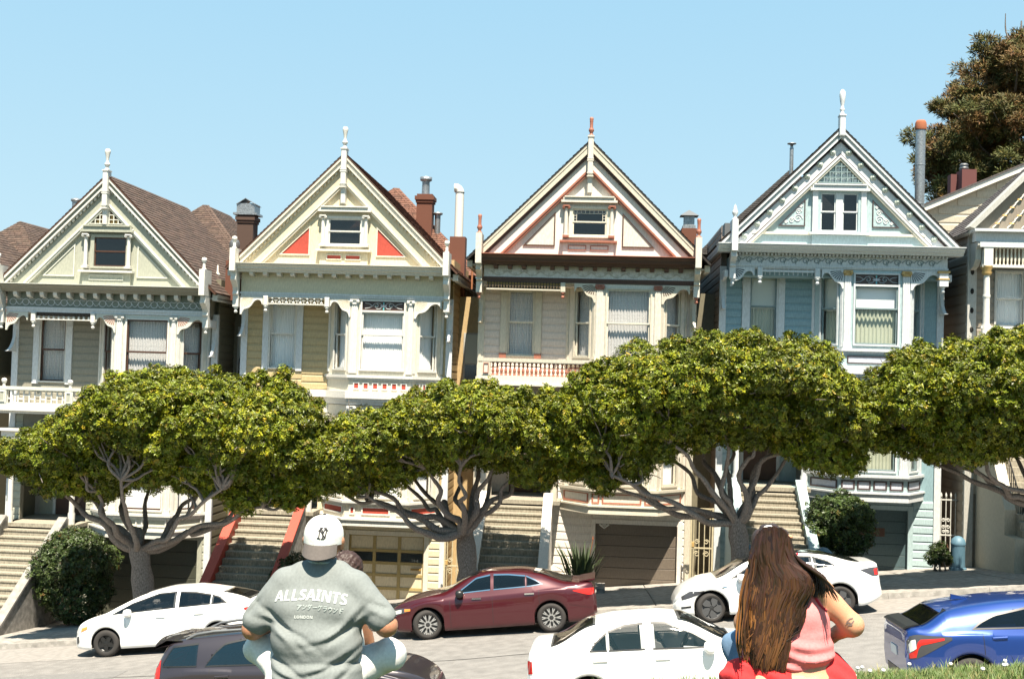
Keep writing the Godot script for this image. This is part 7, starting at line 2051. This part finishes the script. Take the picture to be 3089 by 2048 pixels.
func build_people():
	var skin = mat("skin", lin(0.42, 0.20, 0.115), 0.5); skin.subsurf_scatter_enabled = true; skin.subsurf_scatter_strength = 0.15; skin.albedo_texture = tx_paint; skin.uv1_triplanar = true; skin.uv1_scale = Vector3.ONE * 4.0
	var skin_b = mat("skin_fair", lin(0.52, 0.26, 0.15), 0.5); skin_b.subsurf_scatter_enabled = true; skin_b.subsurf_scatter_strength = 0.15
	var cloth = func(nm, c):
		var m = mat(nm, c, 0.95); m.normal_enabled = true; m.normal_texture = tx_cloth_n; m.normal_scale = 0.25; m.albedo_texture = tx_paint; m.uv1_triplanar = true; m.uv1_scale = Vector3.ONE * 3.0; m.rim_enabled = true; m.rim = 0.12; m.rim_tint = 0.6
		return m
	var shirt_m = cloth.call("shirt_sage", lin(0.19, 0.208, 0.203)); var print_m = mat("print_white", lin(0.50, 0.52, 0.50), 0.8); var print_f = mat("print_faint", lin(0.31, 0.345, 0.33), 0.85)
	var white_c = cloth.call("cotton_white", lin(0.74, 0.73, 0.70)); var cap_w = cloth.call("cap_white", lin(0.76, 0.75, 0.71)); var grey_c = cloth.call("brim_grey", lin(0.105, 0.090, 0.082)); var black = mat("logo_black", lin(0.015, 0.013, 0.016), 0.8)
	var dark_hair = mat("dark_hair", lin(0.018, 0.010, 0.007), 0.55); var collar_m = cloth.call("collar_shade", lin(0.30, 0.36, 0.35))
	# --- the man in the backwards cap
	var O = Vector3(-1.34, -1.62, 29.9)
	var t = thing("person", "man from behind in pale sage t-shirt and white backwards cap, sitting on the grass", "person", O)
	var arm = [
		[Vector3(-0.165, 0.545, -0.065), Vector3(-0.318, 0.340, -0.03), 0.052, 0.047], [Vector3(-0.318, 0.340, -0.03), Vector3(-0.24, 0.315, -0.29), 0.047, 0.033], [Vector3(-0.24, 0.315, -0.29), Vector3(-0.19, 0.315, -0.36), 0.034, 0.028],
		[Vector3(0.17, 0.550, -0.065), Vector3(0.350, 0.390, -0.01), 0.052, 0.049], [Vector3(0.350, 0.390, -0.01), Vector3(0.25, 0.345, -0.26), 0.048, 0.033], [Vector3(0.25, 0.345, -0.26), Vector3(0.20, 0.345, -0.34), 0.034, 0.028]]
	var body = [[Vector3(0, 0.60, -0.115), Vector3(0.0, 0.76, -0.115), 0.052, 0.056], [Vector3(0, 0.735, -0.15), Vector3(0.0, 0.815, -0.125), 0.070, 0.082], [Vector3(0, 0.735, -0.19), Vector3(0, 0.70, -0.18), 0.045, 0.03], [Vector3(0, 0.775, -0.225), Vector3(0, 0.755, -0.245), 0.012, 0.014],
		[Vector3(-0.10, 0.42, -0.07), Vector3(0.10, 0.42, -0.07), 0.10, 0.10], [Vector3(0, 0.15, 0.0), Vector3(0, 0.50, -0.09), 0.14, 0.08], [Vector3(-0.15, 0.55, -0.09), Vector3(0.15, 0.55, -0.09), 0.05, 0.05],
		[Vector3(-0.093, 0.775, -0.115), Vector3(-0.093, 0.742, -0.120), 0.021, 0.013, Vector3(0.8, 1, 1)], [Vector3(0.093, 0.775, -0.115), Vector3(0.093, 0.742, -0.120), 0.021, 0.013, Vector3(0.8, 1, 1)]]
	body.append_array(arm)
	blob(body, 0.035, 0.0115)
	fingers(Vector3(-0.18, 0.315, -0.38), Vector3(0.3, -0.1, -1), Vector3(0.9, 0.2, 0.3).normalized(), Vector3(0.6, -0.6, 0)); fingers(Vector3(0.19, 0.345, -0.36), Vector3(-0.3, -0.1, -1), Vector3(-0.9, 0.2, 0.3).normalized(), Vector3(-0.6, -0.6, 0))
	part("body", t, skin)
	# hair showing between cap and collar
	blob([[Vector3(-0.045, 0.735, -0.075), Vector3(0.045, 0.735, -0.075), 0.035, 0.035], [Vector3(-0.082, 0.77, -0.15), Vector3(-0.08, 0.72, -0.16), 0.014, 0.008], [Vector3(0.082, 0.77, -0.15), Vector3(0.08, 0.72, -0.16), 0.014, 0.008]], 0.02, 0.009)
	part("hair", t, dark_hair)
	# t-shirt
	var sp = [[Vector3(-0.065, 0.13, 0.0), Vector3(0.085, 0.13, 0.0), 0.155, 0.16], [Vector3(-0.072, 0.30, -0.01), Vector3(0.085, 0.29, -0.01), 0.148, 0.148], [Vector3(-0.102, 0.44, -0.04), Vector3(0.108, 0.44, -0.04), 0.134, 0.134], [Vector3(-0.145, 0.555, -0.07), Vector3(0.15, 0.56, -0.07), 0.086, 0.086], [Vector3(-0.09, 0.615, -0.085), Vector3(0.09, 0.62, -0.085), 0.062, 0.062], [Vector3(0, 0.60, -0.085), Vector3(0, 0.652, -0.098), 0.075, 0.062],
		[Vector3(-0.175, 0.555, -0.06), Vector3(-0.300, 0.380, -0.03), 0.077, 0.072], [Vector3(0.18, 0.56, -0.06), Vector3(0.325, 0.428, -0.015), 0.077, 0.072]]
	var fold = func(p):   # pulled cloth: creases running from the armpits and slanting over the lower back
		var d = 0.0
		for q in [[-0.24, 0.45, 0.9, 0.30, 0.020], [-0.23, 0.40, 0.55, 0.34, 0.016], [0.235, 0.46, -0.85, 0.28, 0.018], [0.235, 0.41, -0.5, 0.34, 0.015], [-0.20, 0.24, 0.75, 0.30, 0.018], [-0.17, 0.17, 0.62, 0.36, 0.016], [0.22, 0.28, -0.55, 0.36, 0.016], [0.20, 0.20, -0.75, 0.30, 0.016], [0.0, 0.22, 0.18, 0.5, 0.012], [-0.27, 0.50, -0.9, 0.14, 0.016], [0.29, 0.50, 0.75, 0.13, 0.016]]:
			var u = Vector2(cos(q[2]), -sin(abs(q[2])) if q[1] < 0.3 and false else sin(-abs(q[2])) * 0.7) 
			if q[2] < 0: u.x = -u.x
			u = u.normalized()
			var v = Vector2(p.x - q[0], p.y - q[1])
			var al = v.dot(u); var ac = v.cross(u) + 0.025 * sin(al * 9.0)
			var len_ = q[3]
			var e = exp(-pow((al - len_ * 0.35) / (len_ * 0.42), 2.0)) * exp(-pow(ac / 0.013, 2.0))
			d -= q[4] * 0.62 * e
			d += q[4] * 0.45 * exp(-pow((al - len_ * 0.35) / (len_ * 0.42), 2.0)) * exp(-pow((ac - 0.026) / 0.017, 2.0))
		d += 0.004 * sin(p.x * 31.0 + p.y * 17.0) * sin(p.y * 23.0 - p.x * 9.0)
		return d
	var ncut = [[Vector3(0, 0.725, -0.11), Vector3(0, 0.76, -0.09), 0.066, 0.075], [Vector3(-0.318, 0.338, -0.05), Vector3(-0.40, 0.21, -0.05), 0.055, 0.12], [Vector3(0.352, 0.398, -0.03), Vector3(0.46, 0.29, 0.02), 0.055, 0.11]]
	blob(sp, 0.034, 0.0085, fold, ncut)
	var sh = part("t_shirt", t, shirt_m)
	var ring = []
	for k in 21:
		var a = TAU * k / 20.0
		ring.append(Vector3(sin(a) * 0.068, 0.683 + 0.006 * cos(a * 2.0) - 0.012 * cos(a), -0.098 + cos(a) * 0.062))
	tube(ring, 0.0075, 7, false); part("collar", sh, collar_m)
	lay_text(t, "back_print", "ALLSAINTS", "Droid Sans", 48, 0.00130, -0.012, 0.535, 0.55, print_m, sp, 0.034, fold, 1.12, 0.003)
	lay_text(t, "back_print", "LONDON", "Droid Sans", 32, 0.00062, -0.035, 0.437, 0.0, print_m, sp, 0.034, fold, 1.05, 0.003)
	# the faint brushed line of katakana between the two: a n da - gu ra u n do
	var kana = [[[[0, 9], [9, 9], [6, 5]], [[4.5, 7], [4, 3], [2, 0]]], [[[1, 9], [3.5, 7]], [[1, 1], [5, 3], [9, 8]]], [[[3, 10], [0.5, 6]], [[2.5, 8.5], [7, 8.5], [5, 3], [1.5, 0]], [[2.5, 5.5], [5.5, 4]], [[8, 10], [9, 8.8]]], [[[0.5, 5], [9, 5.5]]], [[[3, 10], [0.5, 6]], [[2.5, 8.5], [7, 8.5], [5, 3], [1.5, 0]], [[8, 10], [9, 8.8]]], [[[2, 9.5], [8, 9.5]], [[1, 6.5], [8.5, 6.5], [7, 2.5], [3, 0]]], [[[4.5, 10], [4.5, 8]], [[1, 5.5], [1, 8], [8.5, 8], [7.5, 3], [4, 0]]], [[[1, 9], [3.5, 7]], [[1, 1], [5, 3], [9, 8]]], [[[3, 10], [3, 0]], [[3, 6], [7, 4]], [[6, 9.5], [7, 8]], [[8, 10], [9, 8.5]]]]
	var st = []
	for i in kana.size():
		for s in kana[i]:
			var q = []
			for p in s: q.append([-0.070 + i * 0.0255 + p[0] * 0.0022, 0.472 + p[1] * 0.0022 - pow((i - 2) * 0.0255, 2.0) * 0.5])
			st.append(q)
	lay_strokes(t, "back_print", st, 0.0036, print_f, func(x, y): return back_z(x, y, sp, 0.034, fold))
	# cap worn backwards: crown, peak towards us, monogram
	var cc = Vector3(0, 0.797, -0.118)
	var P = []
	for i in 13:
		var row = []
		var a = lerpf(-0.40, PI / 2, i / 12.0)
		for j in 37:
			var b = TAU * j / 36.0
			var rr = cos(max(a, 0.0)) if a > 0 else 1.0 - 0.10 * a * a
			var r2 = pow(rr, 0.82)
			row.append(cc + Vector3(sin(b) * 0.0985 * r2, (sin(a) * 0.104 if a > 0 else a * 0.085), cos(b) * 0.112 * r2))
		P.append(row)
	grid(P); var cap = part("cap", t, cap_w)
	lathe([[0.0, 0.010], [0.007, 0.008], [0.010, 0.0]], 10, cc + Vector3(0, 0.102, 0)); part("cap_button", cap, black)
	var Bp = []
	for i in 9:
		var row = []
		var f = i / 8.0
		for j in 17:
			var b = lerpf(-1.02, 1.02, j / 16.0)
			row.append(cc + Vector3(sin(b) * (0.097 + 0.004 * f), -0.033 - 0.052 * f - 0.012 * cos(b * 1.4) * f + 0.012 * (1.0 - cos(b)) , cos(b) * 0.110 + 0.050 * f * cos(b * 0.9)))
		Bp.append(row)
	Bp.reverse()
	grid(Bp)
	for i in Bp.size(): 
		for j in Bp[i].size(): Bp[i][j] += Vector3(0, -0.004, -0.003)
		Bp[i].reverse()
	grid(Bp); part("cap_peak", cap, grey_c)
	var capz = func(x, y):
		var sy_ = (y - cc.y) / 0.104
		var rr = pow(sqrt(max(0.0, 1.0 - sy_ * sy_)), 0.82) if sy_ > 0 else 1.0
		return cc.z + 0.112 * rr * sqrt(max(0.0, 1.0 - pow((x - cc.x) / (0.0985 * rr), 2.0)))
	var lx = 0.018; var ly = 0.825; var u = 0.0029
	var mono_ = [[[-6, -9], [-4.5, 5.5]], [[-4.5, 5.5], [4.5, -8]], [[4.5, -8], [6.5, 5]], [[-6.8, 4.2], [-2.5, 6.5]], [[-8.2, -8.4], [-3.8, -9.4]], [[4.2, 5.6], [8.6, 4.4]], [[-2.5, 8.6], [1.2, 0.5]], [[4.2, 8.0], [1.2, 0.5]], [[1.2, 0.5], [0.6, -9.5]], [[-4.8, 8.0], [-0.4, 9.2]], [[2.2, 8.6], [6.4, 7.6]], [[-1.6, -9.8], [2.8, -9.2]]]
	st = []
	for s in mono_:
		var q = []
		for p in s: q.append([lx + p[0] * u, ly + p[1] * u * 0.98])
		st.append(q)
	lay_strokes(cap, "cap_monogram", st, 0.0058, black, capz, 0.002)
	# white trousers, legs crossed
	var lg = [[Vector3(-0.10, 0.10, 0.0), Vector3(0.10, 0.10, 0.0), 0.14, 0.14], [Vector3(0.10, 0.12, -0.06), Vector3(0.345, 0.215, -0.16), 0.10, 0.076], [Vector3(0.345, 0.215, -0.16), Vector3(0.06, 0.08, -0.42), 0.075, 0.052], [Vector3(-0.10, 0.12, -0.06), Vector3(-0.30, 0.225, -0.13), 0.10, 0.078], [Vector3(-0.30, 0.225, -0.13), Vector3(-0.06, 0.08, -0.42), 0.075, 0.052]]
	blob(lg, 0.04, 0.0125, func(p): return 0.006 * sin(p.x * 38.0 + p.z * 21.0) * sin(p.y * 31.0 + p.x * 12.0))
	part("trousers", t, white_c)
	for s in [-1, 1]:
		blob([[Vector3(-s * 0.04, 0.055, -0.44), Vector3(-s * 0.20, 0.055, -0.47), 0.048, 0.040]], 0.02, 0.012); part("shoe", t, white_c)
	# --- the child in front of him, of whom only the top of the head shows
	var hz = 29.42
	var ch = thing("person", "child with short dark hair sitting in front of the man, only head top visible", "person", Vector3(-1.30, -1.62, hz))
	blob([[Vector3(0, 0.12, 0), Vector3(0, 0.34, -0.01), 0.11, 0.085], [Vector3(0, 0.36, -0.01), Vector3(0.0, 0.48, -0.015), 0.045, 0.04], [Vector3(0.0, 0.515, -0.02), Vector3(0, 0.565, -0.015), 0.075, 0.085], [Vector3(-0.09, 0.36, 0), Vector3(-0.13, 0.18, -0.06), 0.035, 0.028], [Vector3(0.09, 0.36, 0), Vector3(0.13, 0.18, -0.06), 0.035, 0.028], [Vector3(0.085, 0.53, -0.01), Vector3(0.085, 0.51, -0.01), 0.014, 0.010], [Vector3(0.05, 0.08, -0.05), Vector3(0.12, 0.07, -0.28), 0.06, 0.045], [Vector3(-0.05, 0.08, -0.05), Vector3(-0.12, 0.07, -0.28), 0.06, 0.045]], 0.03, 0.0125)
	part("body", ch, skin)
	blob([[Vector3(0, 0.12, 0), Vector3(0, 0.33, -0.01), 0.12, 0.095]], 0.03, 0.014); part("top", ch, white_c)
	blob([[Vector3(0.0, 0.555, 0.0), Vector3(0, 0.585, 0.0), 0.088, 0.088]], 0.02, 0.0065, func(p): return 0.0035 * sin(p.x * 210.0 + 2.0 * sin(p.y * 60.0)) * sin(p.y * 190.0) + 0.003 * sin(p.z * 170.0 + p.x * 60.0)); part("hair", ch, mat("auburn_hair", lin(0.030, 0.012, 0.008), 0.6))
	build_woman(cloth, skin_b)
func build_woman(cloth, skin):
	var O = Vector3(0.90, -1.56, 29.9)
	var t = thing("person", "woman from behind with waist-long brown hair and pink tank top, sitting on the grass", "person", O)
	var pink = cloth.call("tank_pink", lin(0.76, 0.215, 0.215)); var red = cloth.call("jacket_red", lin(0.68, 0.028, 0.030)); var denim = cloth.call("denim", lin(0.13, 0.22, 0.34)); var pipe = cloth.call("piping_red", lin(0.52, 0.03, 0.06))
	# body: head bent a little to the left, right arm out to the side
	var body = [[Vector3(-0.02, 0.62, -0.02), Vector3(-0.045, 0.72, -0.035), 0.055, 0.048], [Vector3(-0.05, 0.745, -0.07), Vector3(-0.05, 0.80, -0.05), 0.066, 0.080], [Vector3(-0.05, 0.735, -0.14), Vector3(-0.05, 0.755, -0.145), 0.012, 0.010],
		[Vector3(-0.095, 0.57, -0.02), Vector3(0.175, 0.585, -0.02), 0.060, 0.062], [Vector3(-0.05, 0.45, -0.01), Vector3(0.105, 0.45, -0.01), 0.108, 0.112], [Vector3(-0.05, 0.30, 0.0), Vector3(0.11, 0.30, 0.0), 0.120, 0.124], [Vector3(-0.08, 0.13, 0.0), Vector3(0.13, 0.13, 0.0), 0.15, 0.155],
		[Vector3(0.185, 0.580, -0.02), Vector3(0.335, 0.435, -0.005), 0.062, 0.050], [Vector3(0.335, 0.435, -0.005), Vector3(0.265, 0.345, -0.16), 0.047, 0.030], [Vector3(0.265, 0.345, -0.16), Vector3(0.24, 0.325, -0.22), 0.030, 0.026],
		[Vector3(-0.115, 0.575, -0.03), Vector3(-0.155, 0.40, -0.12), 0.055, 0.044], [Vector3(-0.155, 0.40, -0.12), Vector3(-0.08, 0.32, -0.29), 0.042, 0.028]]
	blob(body, 0.035, 0.0115)
	fingers(Vector3(0.235, 0.320, -0.24), Vector3(-0.2, -0.4, -1), Vector3(-0.9, 0.3, 0.2).normalized(), Vector3(-0.3, -0.8, 0)); fingers(Vector3(-0.11, 0.315, -0.28), Vector3(0.2, -0.4, -1), Vector3(0.9, 0.3, 0.2).normalized(), Vector3(0.3, -0.8, 0))
	part("body", t, skin)
	# faint tattoo on the forearm side of the elbow
	var az = func(x, y): return back_z(x, y, body, 0.035)
	lay_strokes(t, "arm_tattoo", [[[0.300, 0.462], [0.312, 0.474], [0.326, 0.478]], [[0.296, 0.452], [0.310, 0.458], [0.318, 0.452], [0.330, 0.466]], [[0.304, 0.444], [0.322, 0.448]]], 0.006, mat("tattoo", lin(0.16, 0.11, 0.09), 0.7), az, 0.0015)
	# tank top with folds gathered at the waist
	var tp = [[Vector3(-0.10, 0.575, -0.02), Vector3(0.135, 0.585, -0.02), 0.070, 0.070], [Vector3(-0.05, 0.45, -0.01), Vector3(0.108, 0.45, -0.01), 0.118, 0.122], [Vector3(-0.05, 0.31, 0.0), Vector3(0.112, 0.31, 0.0), 0.132, 0.138]]
	var fold = func(p):
		var k = clampf((0.42 - p.y) / 0.12, 0.0, 1.0)
		return k * (0.0062 * sin(p.y * 105.0 + p.x * 13.0 + 1.4 * sin(p.x * 17.0)) + 0.004 * sin(p.y * 61.0 - p.x * 22.0)) + 0.002 * sin(p.x * 40.0) * sin(p.y * 35.0)
	var cuts = [[Vector3(0.262, 0.655, -0.05), Vector3(0.262, 0.600, -0.02), 0.125, 0.095], [Vector3(-0.235, 0.655, -0.05), Vector3(-0.235, 0.60, -0.02), 0.125, 0.095], [Vector3(-0.03, 0.72, 0.02), Vector3(-0.03, 0.66, 0.06), 0.085, 0.06], [Vector3(-0.3, 0.10, 0.0), Vector3(0.4, 0.17, 0.0), 0.10, 0.115]]
	blob(tp, 0.05, 0.010, fold, cuts); var tk = part("tank_top", t, pink)
	var pts = []
	for k in 13:   # red binding round the armhole
		var a = lerpf(2.55, 4.75, k / 12.0)
		var x = 0.258 + cos(a) * 0.118; var y = 0.622 + sin(a) * 0.128
		pts.append(Vector3(x, y, back_z(x, y, tp, 0.05) + 0.002))
	tube(pts, 0.0060, 6); part("armhole_binding", tk, pipe)
	# red jacket round the hips, jeans
	blob([[Vector3(-0.17, 0.16, 0.03), Vector3(0.18, 0.10, 0.05), 0.11, 0.12], [Vector3(0.20, 0.17, 0.0), Vector3(0.27, 0.13, -0.05), 0.11, 0.10], [Vector3(0.25, 0.24, -0.06), Vector3(0.30, 0.16, -0.04), 0.06, 0.07], [Vector3(-0.10, 0.235, 0.06), Vector3(0.02, 0.20, 0.09), 0.05, 0.05]], 0.03, 0.0115, func(p): return 0.010 * sin(p.x * 33.0 + p.y * 44.0) * sin(p.y * 27.0 - p.z * 30.0))
	part("jacket", t, red)
	blob([[Vector3(-0.06, 0.12, -0.06), Vector3(-0.165, 0.265, -0.20), 0.10, 0.082], [Vector3(-0.165, 0.265, -0.20), Vector3(-0.10, 0.05, -0.46), 0.078, 0.055], [Vector3(0.10, 0.12, -0.06), Vector3(0.20, 0.20, -0.34), 0.10, 0.08], [Vector3(0.20, 0.20, -0.34), Vector3(0.12, 0.05, -0.55), 0.075, 0.055]], 0.03, 0.0125, func(p): return 0.005 * sin(p.x * 44.0 + p.y * 31.0) * sin(p.z * 37.0))
	part("jeans", t, denim)
	for s in [-0.10, 0.12]:
		blob([[Vector3(s, 0.045, -0.50), Vector3(s, 0.045, -0.66), 0.042, 0.038]], 0.02, 0.012); part("shoe", t, M.dark)
	# hair: a soft volume under many separate locks
	var hv = [[Vector3(-0.05, 0.79, -0.03), Vector3(-0.05, 0.80, -0.02), 0.092, 0.095], [Vector3(-0.06, 0.74, 0.02), Vector3(-0.02, 0.60, 0.06), 0.075, 0.085], [Vector3(-0.09, 0.60, 0.055), Vector3(0.075, 0.62, 0.05), 0.072, 0.070], [Vector3(-0.10, 0.45, 0.085), Vector3(0.025, 0.47, 0.09), 0.056, 0.05], [Vector3(-0.10, 0.36, 0.10), Vector3(-0.03, 0.36, 0.105), 0.046, 0.042], [Vector3(0.0, 0.70, 0.01), Vector3(0.12, 0.64, 0.01), 0.06, 0.04]]
	var wave = func(p): return 0.004 * sin(p.x * 120.0 + 2.0 * sin(p.y * 14.0)) + 0.0025 * sin(p.x * 260.0 + p.y * 9.0)
	blob(hv, 0.05, 0.009, wave)
	var hair_m = mat("hair_brown", lin(0.030, 0.014, 0.008), 0.42); var hb = part("hair", t, hair_m)
	var r := RandomNumberGenerator.new(); r.seed = 404
	var locks = []
	for i in 74:
		var s = r.randf_range(-1.0, 1.0)
		var g = clampf(0.50 - s * 0.50, 0.0, 1.0)
		locks.append({"s": s, "end": r.randf_range(0.215, 0.37) + 0.11 * max(0.0, s - 0.30), "sway": r.randf_range(-0.020, 0.020), "gold": (g if r.randf() < 0.55 else 0.06) * r.randf_range(0.35, 1.0), "lift": r.randf_range(0.0, 0.014), "w": r.randf_range(0.015, 0.040), "ph": r.randf() * 6.0, "amp": r.randf_range(0.002, 0.010), "dark": r.randf()})
	for i in 1100:
		var lk_ = locks[i % locks.size()]
		var f = r.randfn() * 0.45
		var s = clampf(lk_.s + f * 0.06, -1.0, 1.0)
		var lift = lk_.lift + r.randf_range(0.0, 0.005)
		var end = lk_.end + r.randf_range(-0.02, 0.03)
		var sway = lk_.sway
		var x0 = -0.05 + 0.082 * s
		var y0 = 0.80 + 0.090 * sqrt(max(0.0, 1.0 - s * s)) - r.randf() * 0.02
		var sp_ = f * lk_.w
		var key = [[y0, x0], [0.74, -0.05 + 0.105 * s], [0.64, -0.025 + (0.170 if s > 0 else 0.125) * s + sway + sp_ * 0.6], [0.52, -0.038 + 0.120 * s + sway + sp_], [0.40, -0.055 + 0.112 * s + sway * 1.6 + sp_ * 0.8], [end, -0.068 + 0.090 * s + sway * 2.5 + sp_ * 0.15]]
		if s > 0.45 and i % 2 == 0: key = [[y0, x0], [0.74, -0.05 + 0.12 * s], [0.665, 0.02 + 0.16 * s], [0.615 - r.randf() * 0.05, 0.04 + 0.160 * s + sway * 2.0]]
		key.reverse()
		var n = 12
		var pt = []
		for k in n + 1:
			var y = lerpf(key[key.size() - 1][0], key[0][0], k / float(n))
			var x = mono(key, y)
			var z = back_z(x, y, hv, 0.05, null, 0.3)
			var zb = -0.4
			if z < -0.1:
				zb = back_z(x, y, tp, 0.05, null, 0.3)
				z = max(z, zb + 0.006)
				if z < -0.2: z = (pt[pt.size() - 1].z if pt.size() > 0 else 0.06)
			if pt.size() > 0: z = max(z, pt[pt.size() - 1].z - 0.03)
			pt.append(Vector3(x + lk_.amp * sin(y * 26.0 + lk_.ph) + 0.0015 * sin(y * 60.0 + i), y, z + lift + lk_.amp * 0.5 * sin(y * 22.0 + lk_.ph * 2.0)))
		var c0 = Color(0.014, 0.007, 0.005).lerp(Color(0.050, 0.020, 0.010), lk_.dark * r.randf_range(0.6, 1.0)); var c1 = c0.lerp(Color(0.30, 0.125, 0.036), clampf(lk_.gold * r.randf_range(0.6, 1.15), 0.0, 1.0))
		var w0 = r.randf_range(0.0025, 0.006)
		for k in n:
			var a = pt[k]; var b = pt[k + 1]
			var wa = w0 * (1.0 - pow(k / float(n), 4.0)) + 0.001; var wb = w0 * (1.0 - pow((k + 1) / float(n), 4.0)) + 0.001
			var dd = (b - a).normalized(); var sd = dd.cross(Vector3(0, 0, 1)).normalized()
			var ca = c0.lerp(c1, clampf(k / float(n) * 1.3, 0, 1)); col = ca
			# ribbon with a raised middle so that it catches light along its length
			var ma = a + Vector3(0, 0, w0 * 0.45); var mb = b + Vector3(0, 0, w0 * 0.45)
			var nl = (Vector3(0, 0, 1) + sd * -0.8).normalized(); var nrr = (Vector3(0, 0, 1) + sd * 0.8).normalized(); var nm = Vector3(0, 0.1, 1).normalized()
			squad(a - sd * wa, ma, mb, b - sd * wb, nl, nm, nm, nl); squad(ma, a + sd * wa, b + sd * wb, mb, nm, nrr, nrr, nm)
	col = null
	var lk = mat("hair_locks", Color(1, 1, 1), 0.38); lk.vertex_color_use_as_albedo = true; lk.metallic_specular = 0.5
	var o = part("hair_locks", hb, lk); o.set_meta("kind", "stuff")
	# white hair tie on the crown, and a pale clip
	T = Transform3D(Basis(Vector3.RIGHT, 0.5), Vector3(-0.062, 0.872, 0.018))
	var ring = []
	for k in 17: ring.append(Vector3(cos(TAU * k / 16.0) * 0.020, 0, sin(TAU * k / 16.0) * 0.014))
	tube(ring, 0.013, 8, false); lathe([[0.0, 0.010], [0.012, 0.008], [0.018, 0.0]], 10); T = Transform3D.IDENTITY
	part("hair_tie", t, M.cotton_white)
	blob([[Vector3(0.012, 0.845, 0.035), Vector3(0.034, 0.842, 0.028), 0.010, 0.010]], 0.01, 0.004); part("hair_clip", t, M.skin_fair)
func build_lawn_detail():
	# blades along the crest of the lawn and clover heads
	var r := RandomNumberGenerator.new(); r.seed = 55
	var keep = T; T = Transform3D.IDENTITY
	for k in 9:
		var a = r.randf() * TAU; var l = r.randf_range(0.05, 0.11); var b = Vector3(r.randf_range(-0.03, 0.03), 0, r.randf_range(-0.03, 0.03))
		var d = Vector3(cos(a), 0, sin(a)); var s = d.cross(Vector3.UP) * 0.0022
		var m = b + Vector3(0, l * 0.6, 0) + d * l * 0.15; var e = b + Vector3(0, l, 0) + d * l * 0.55
		quad(b - s, b + s, m + s, m - s); ftri(m - s, m + s, e)
	var tuft = take(); T = keep
	var xf = []; var cols = []
	for i in 26000:
		var z = r.randf_range(28.2, 31.5); var x = r.randf_range(-3.2, 3.4)
		xf.append(Transform3D(Basis(Vector3.UP, r.randf() * TAU).scaled(Vector3.ONE * r.randf_range(0.3, 0.62) * (1.7 if r.randf() < 0.03 else 0.8)), Vector3(x, lawn_y(x, z) - 0.005, z)))
		var v = r.randf_range(0.7, 1.3); cols.append(Color(0.085 * v, 0.13 * v, 0.025 * v) if r.randf() < 0.8 else Color(0.19 * v, 0.17 * v, 0.06 * v))
	var g = cloud(self, "grass", M.blade, tuft, xf, cols)
	tag(g, "short green grass on the lawn in front of the camera", "grass")
	for i in 16:
		var x = r.randf_range(1.3, 2.6); var z = r.randf_range(28.6, 29.4)
		var c = thing("clover_flower", "small pale clover head in the grass at the lower right", "flower", Vector3(x, lawn_y(x, z), z), "clover heads in the grass")
		tube([Vector3(0, 0, 0), Vector3(0.004, 0.045, 0)], 0.0015, 5); part("stem", c, M.blade_plain)
		lathe([[0.0, 0.040], [0.009, 0.044], [0.012, 0.052], [0.008, 0.060], [0.0, 0.062]], 8, Vector3(0.004, 0, 0)); part("flower_head", c, M.cotton_white)
func _ready():
	rng.seed = 1
	# --- camera, sky, sun, exposure
	var cam := Camera3D.new()
	cam.name = "camera"
	cam.fov = 32.73; cam.near = 0.1; cam.far = 900.0
	cam.transform = Transform3D(Basis(Vector3.UP, deg_to_rad(4.2637)) * Basis(Vector3.RIGHT, deg_to_rad(1.838)) * Basis(Vector3.BACK, deg_to_rad(1.715)), Vector3(0, 0, 35.5))
	add_child(cam)
	var sun := DirectionalLight3D.new()
	sun.name = "sun"
	sun.light_energy = 1.6; sun.light_color = Color(1.0, 0.955, 0.88); sun.light_angular_distance = 0.53; sun.shadow_enabled = true
	add_child(sun)
	sun.look_at_from_position(Vector3(0.22, 2.2, 1.0), Vector3.ZERO)
	var env := Environment.new()
	env.background_mode = Environment.BG_SKY
	var sk := ProceduralSkyMaterial.new()
	sk.sky_top_color = Color(0.555, 0.785, 0.93); sk.sky_horizon_color = Color(0.815, 0.932, 0.97); sk.sky_curve = 0.22
	sk.ground_horizon_color = Color(0.55, 0.56, 0.55); sk.ground_bottom_color = Color(0.25, 0.24, 0.22); sk.sun_angle_max = 1.0
	env.background_energy_multiplier = 0.366
	var sky := Sky.new(); sky.sky_material = sk
	env.sky = sky
	env.tonemap_mode = Environment.TONE_MAPPER_LINEAR
	env.tonemap_exposure = 2.9
	env.sdfgi_enabled = true; env.ssao_enabled = true; env.ssil_enabled = true
	var we := WorldEnvironment.new(); we.name = "world"; we.environment = env
	add_child(we)
	make_materials()
	build_ground()
	build_trees_materials()
	build_houses()
	build_extras()
	build_cars()
	build_trees()
	build_people()
	build_lawn_detail()
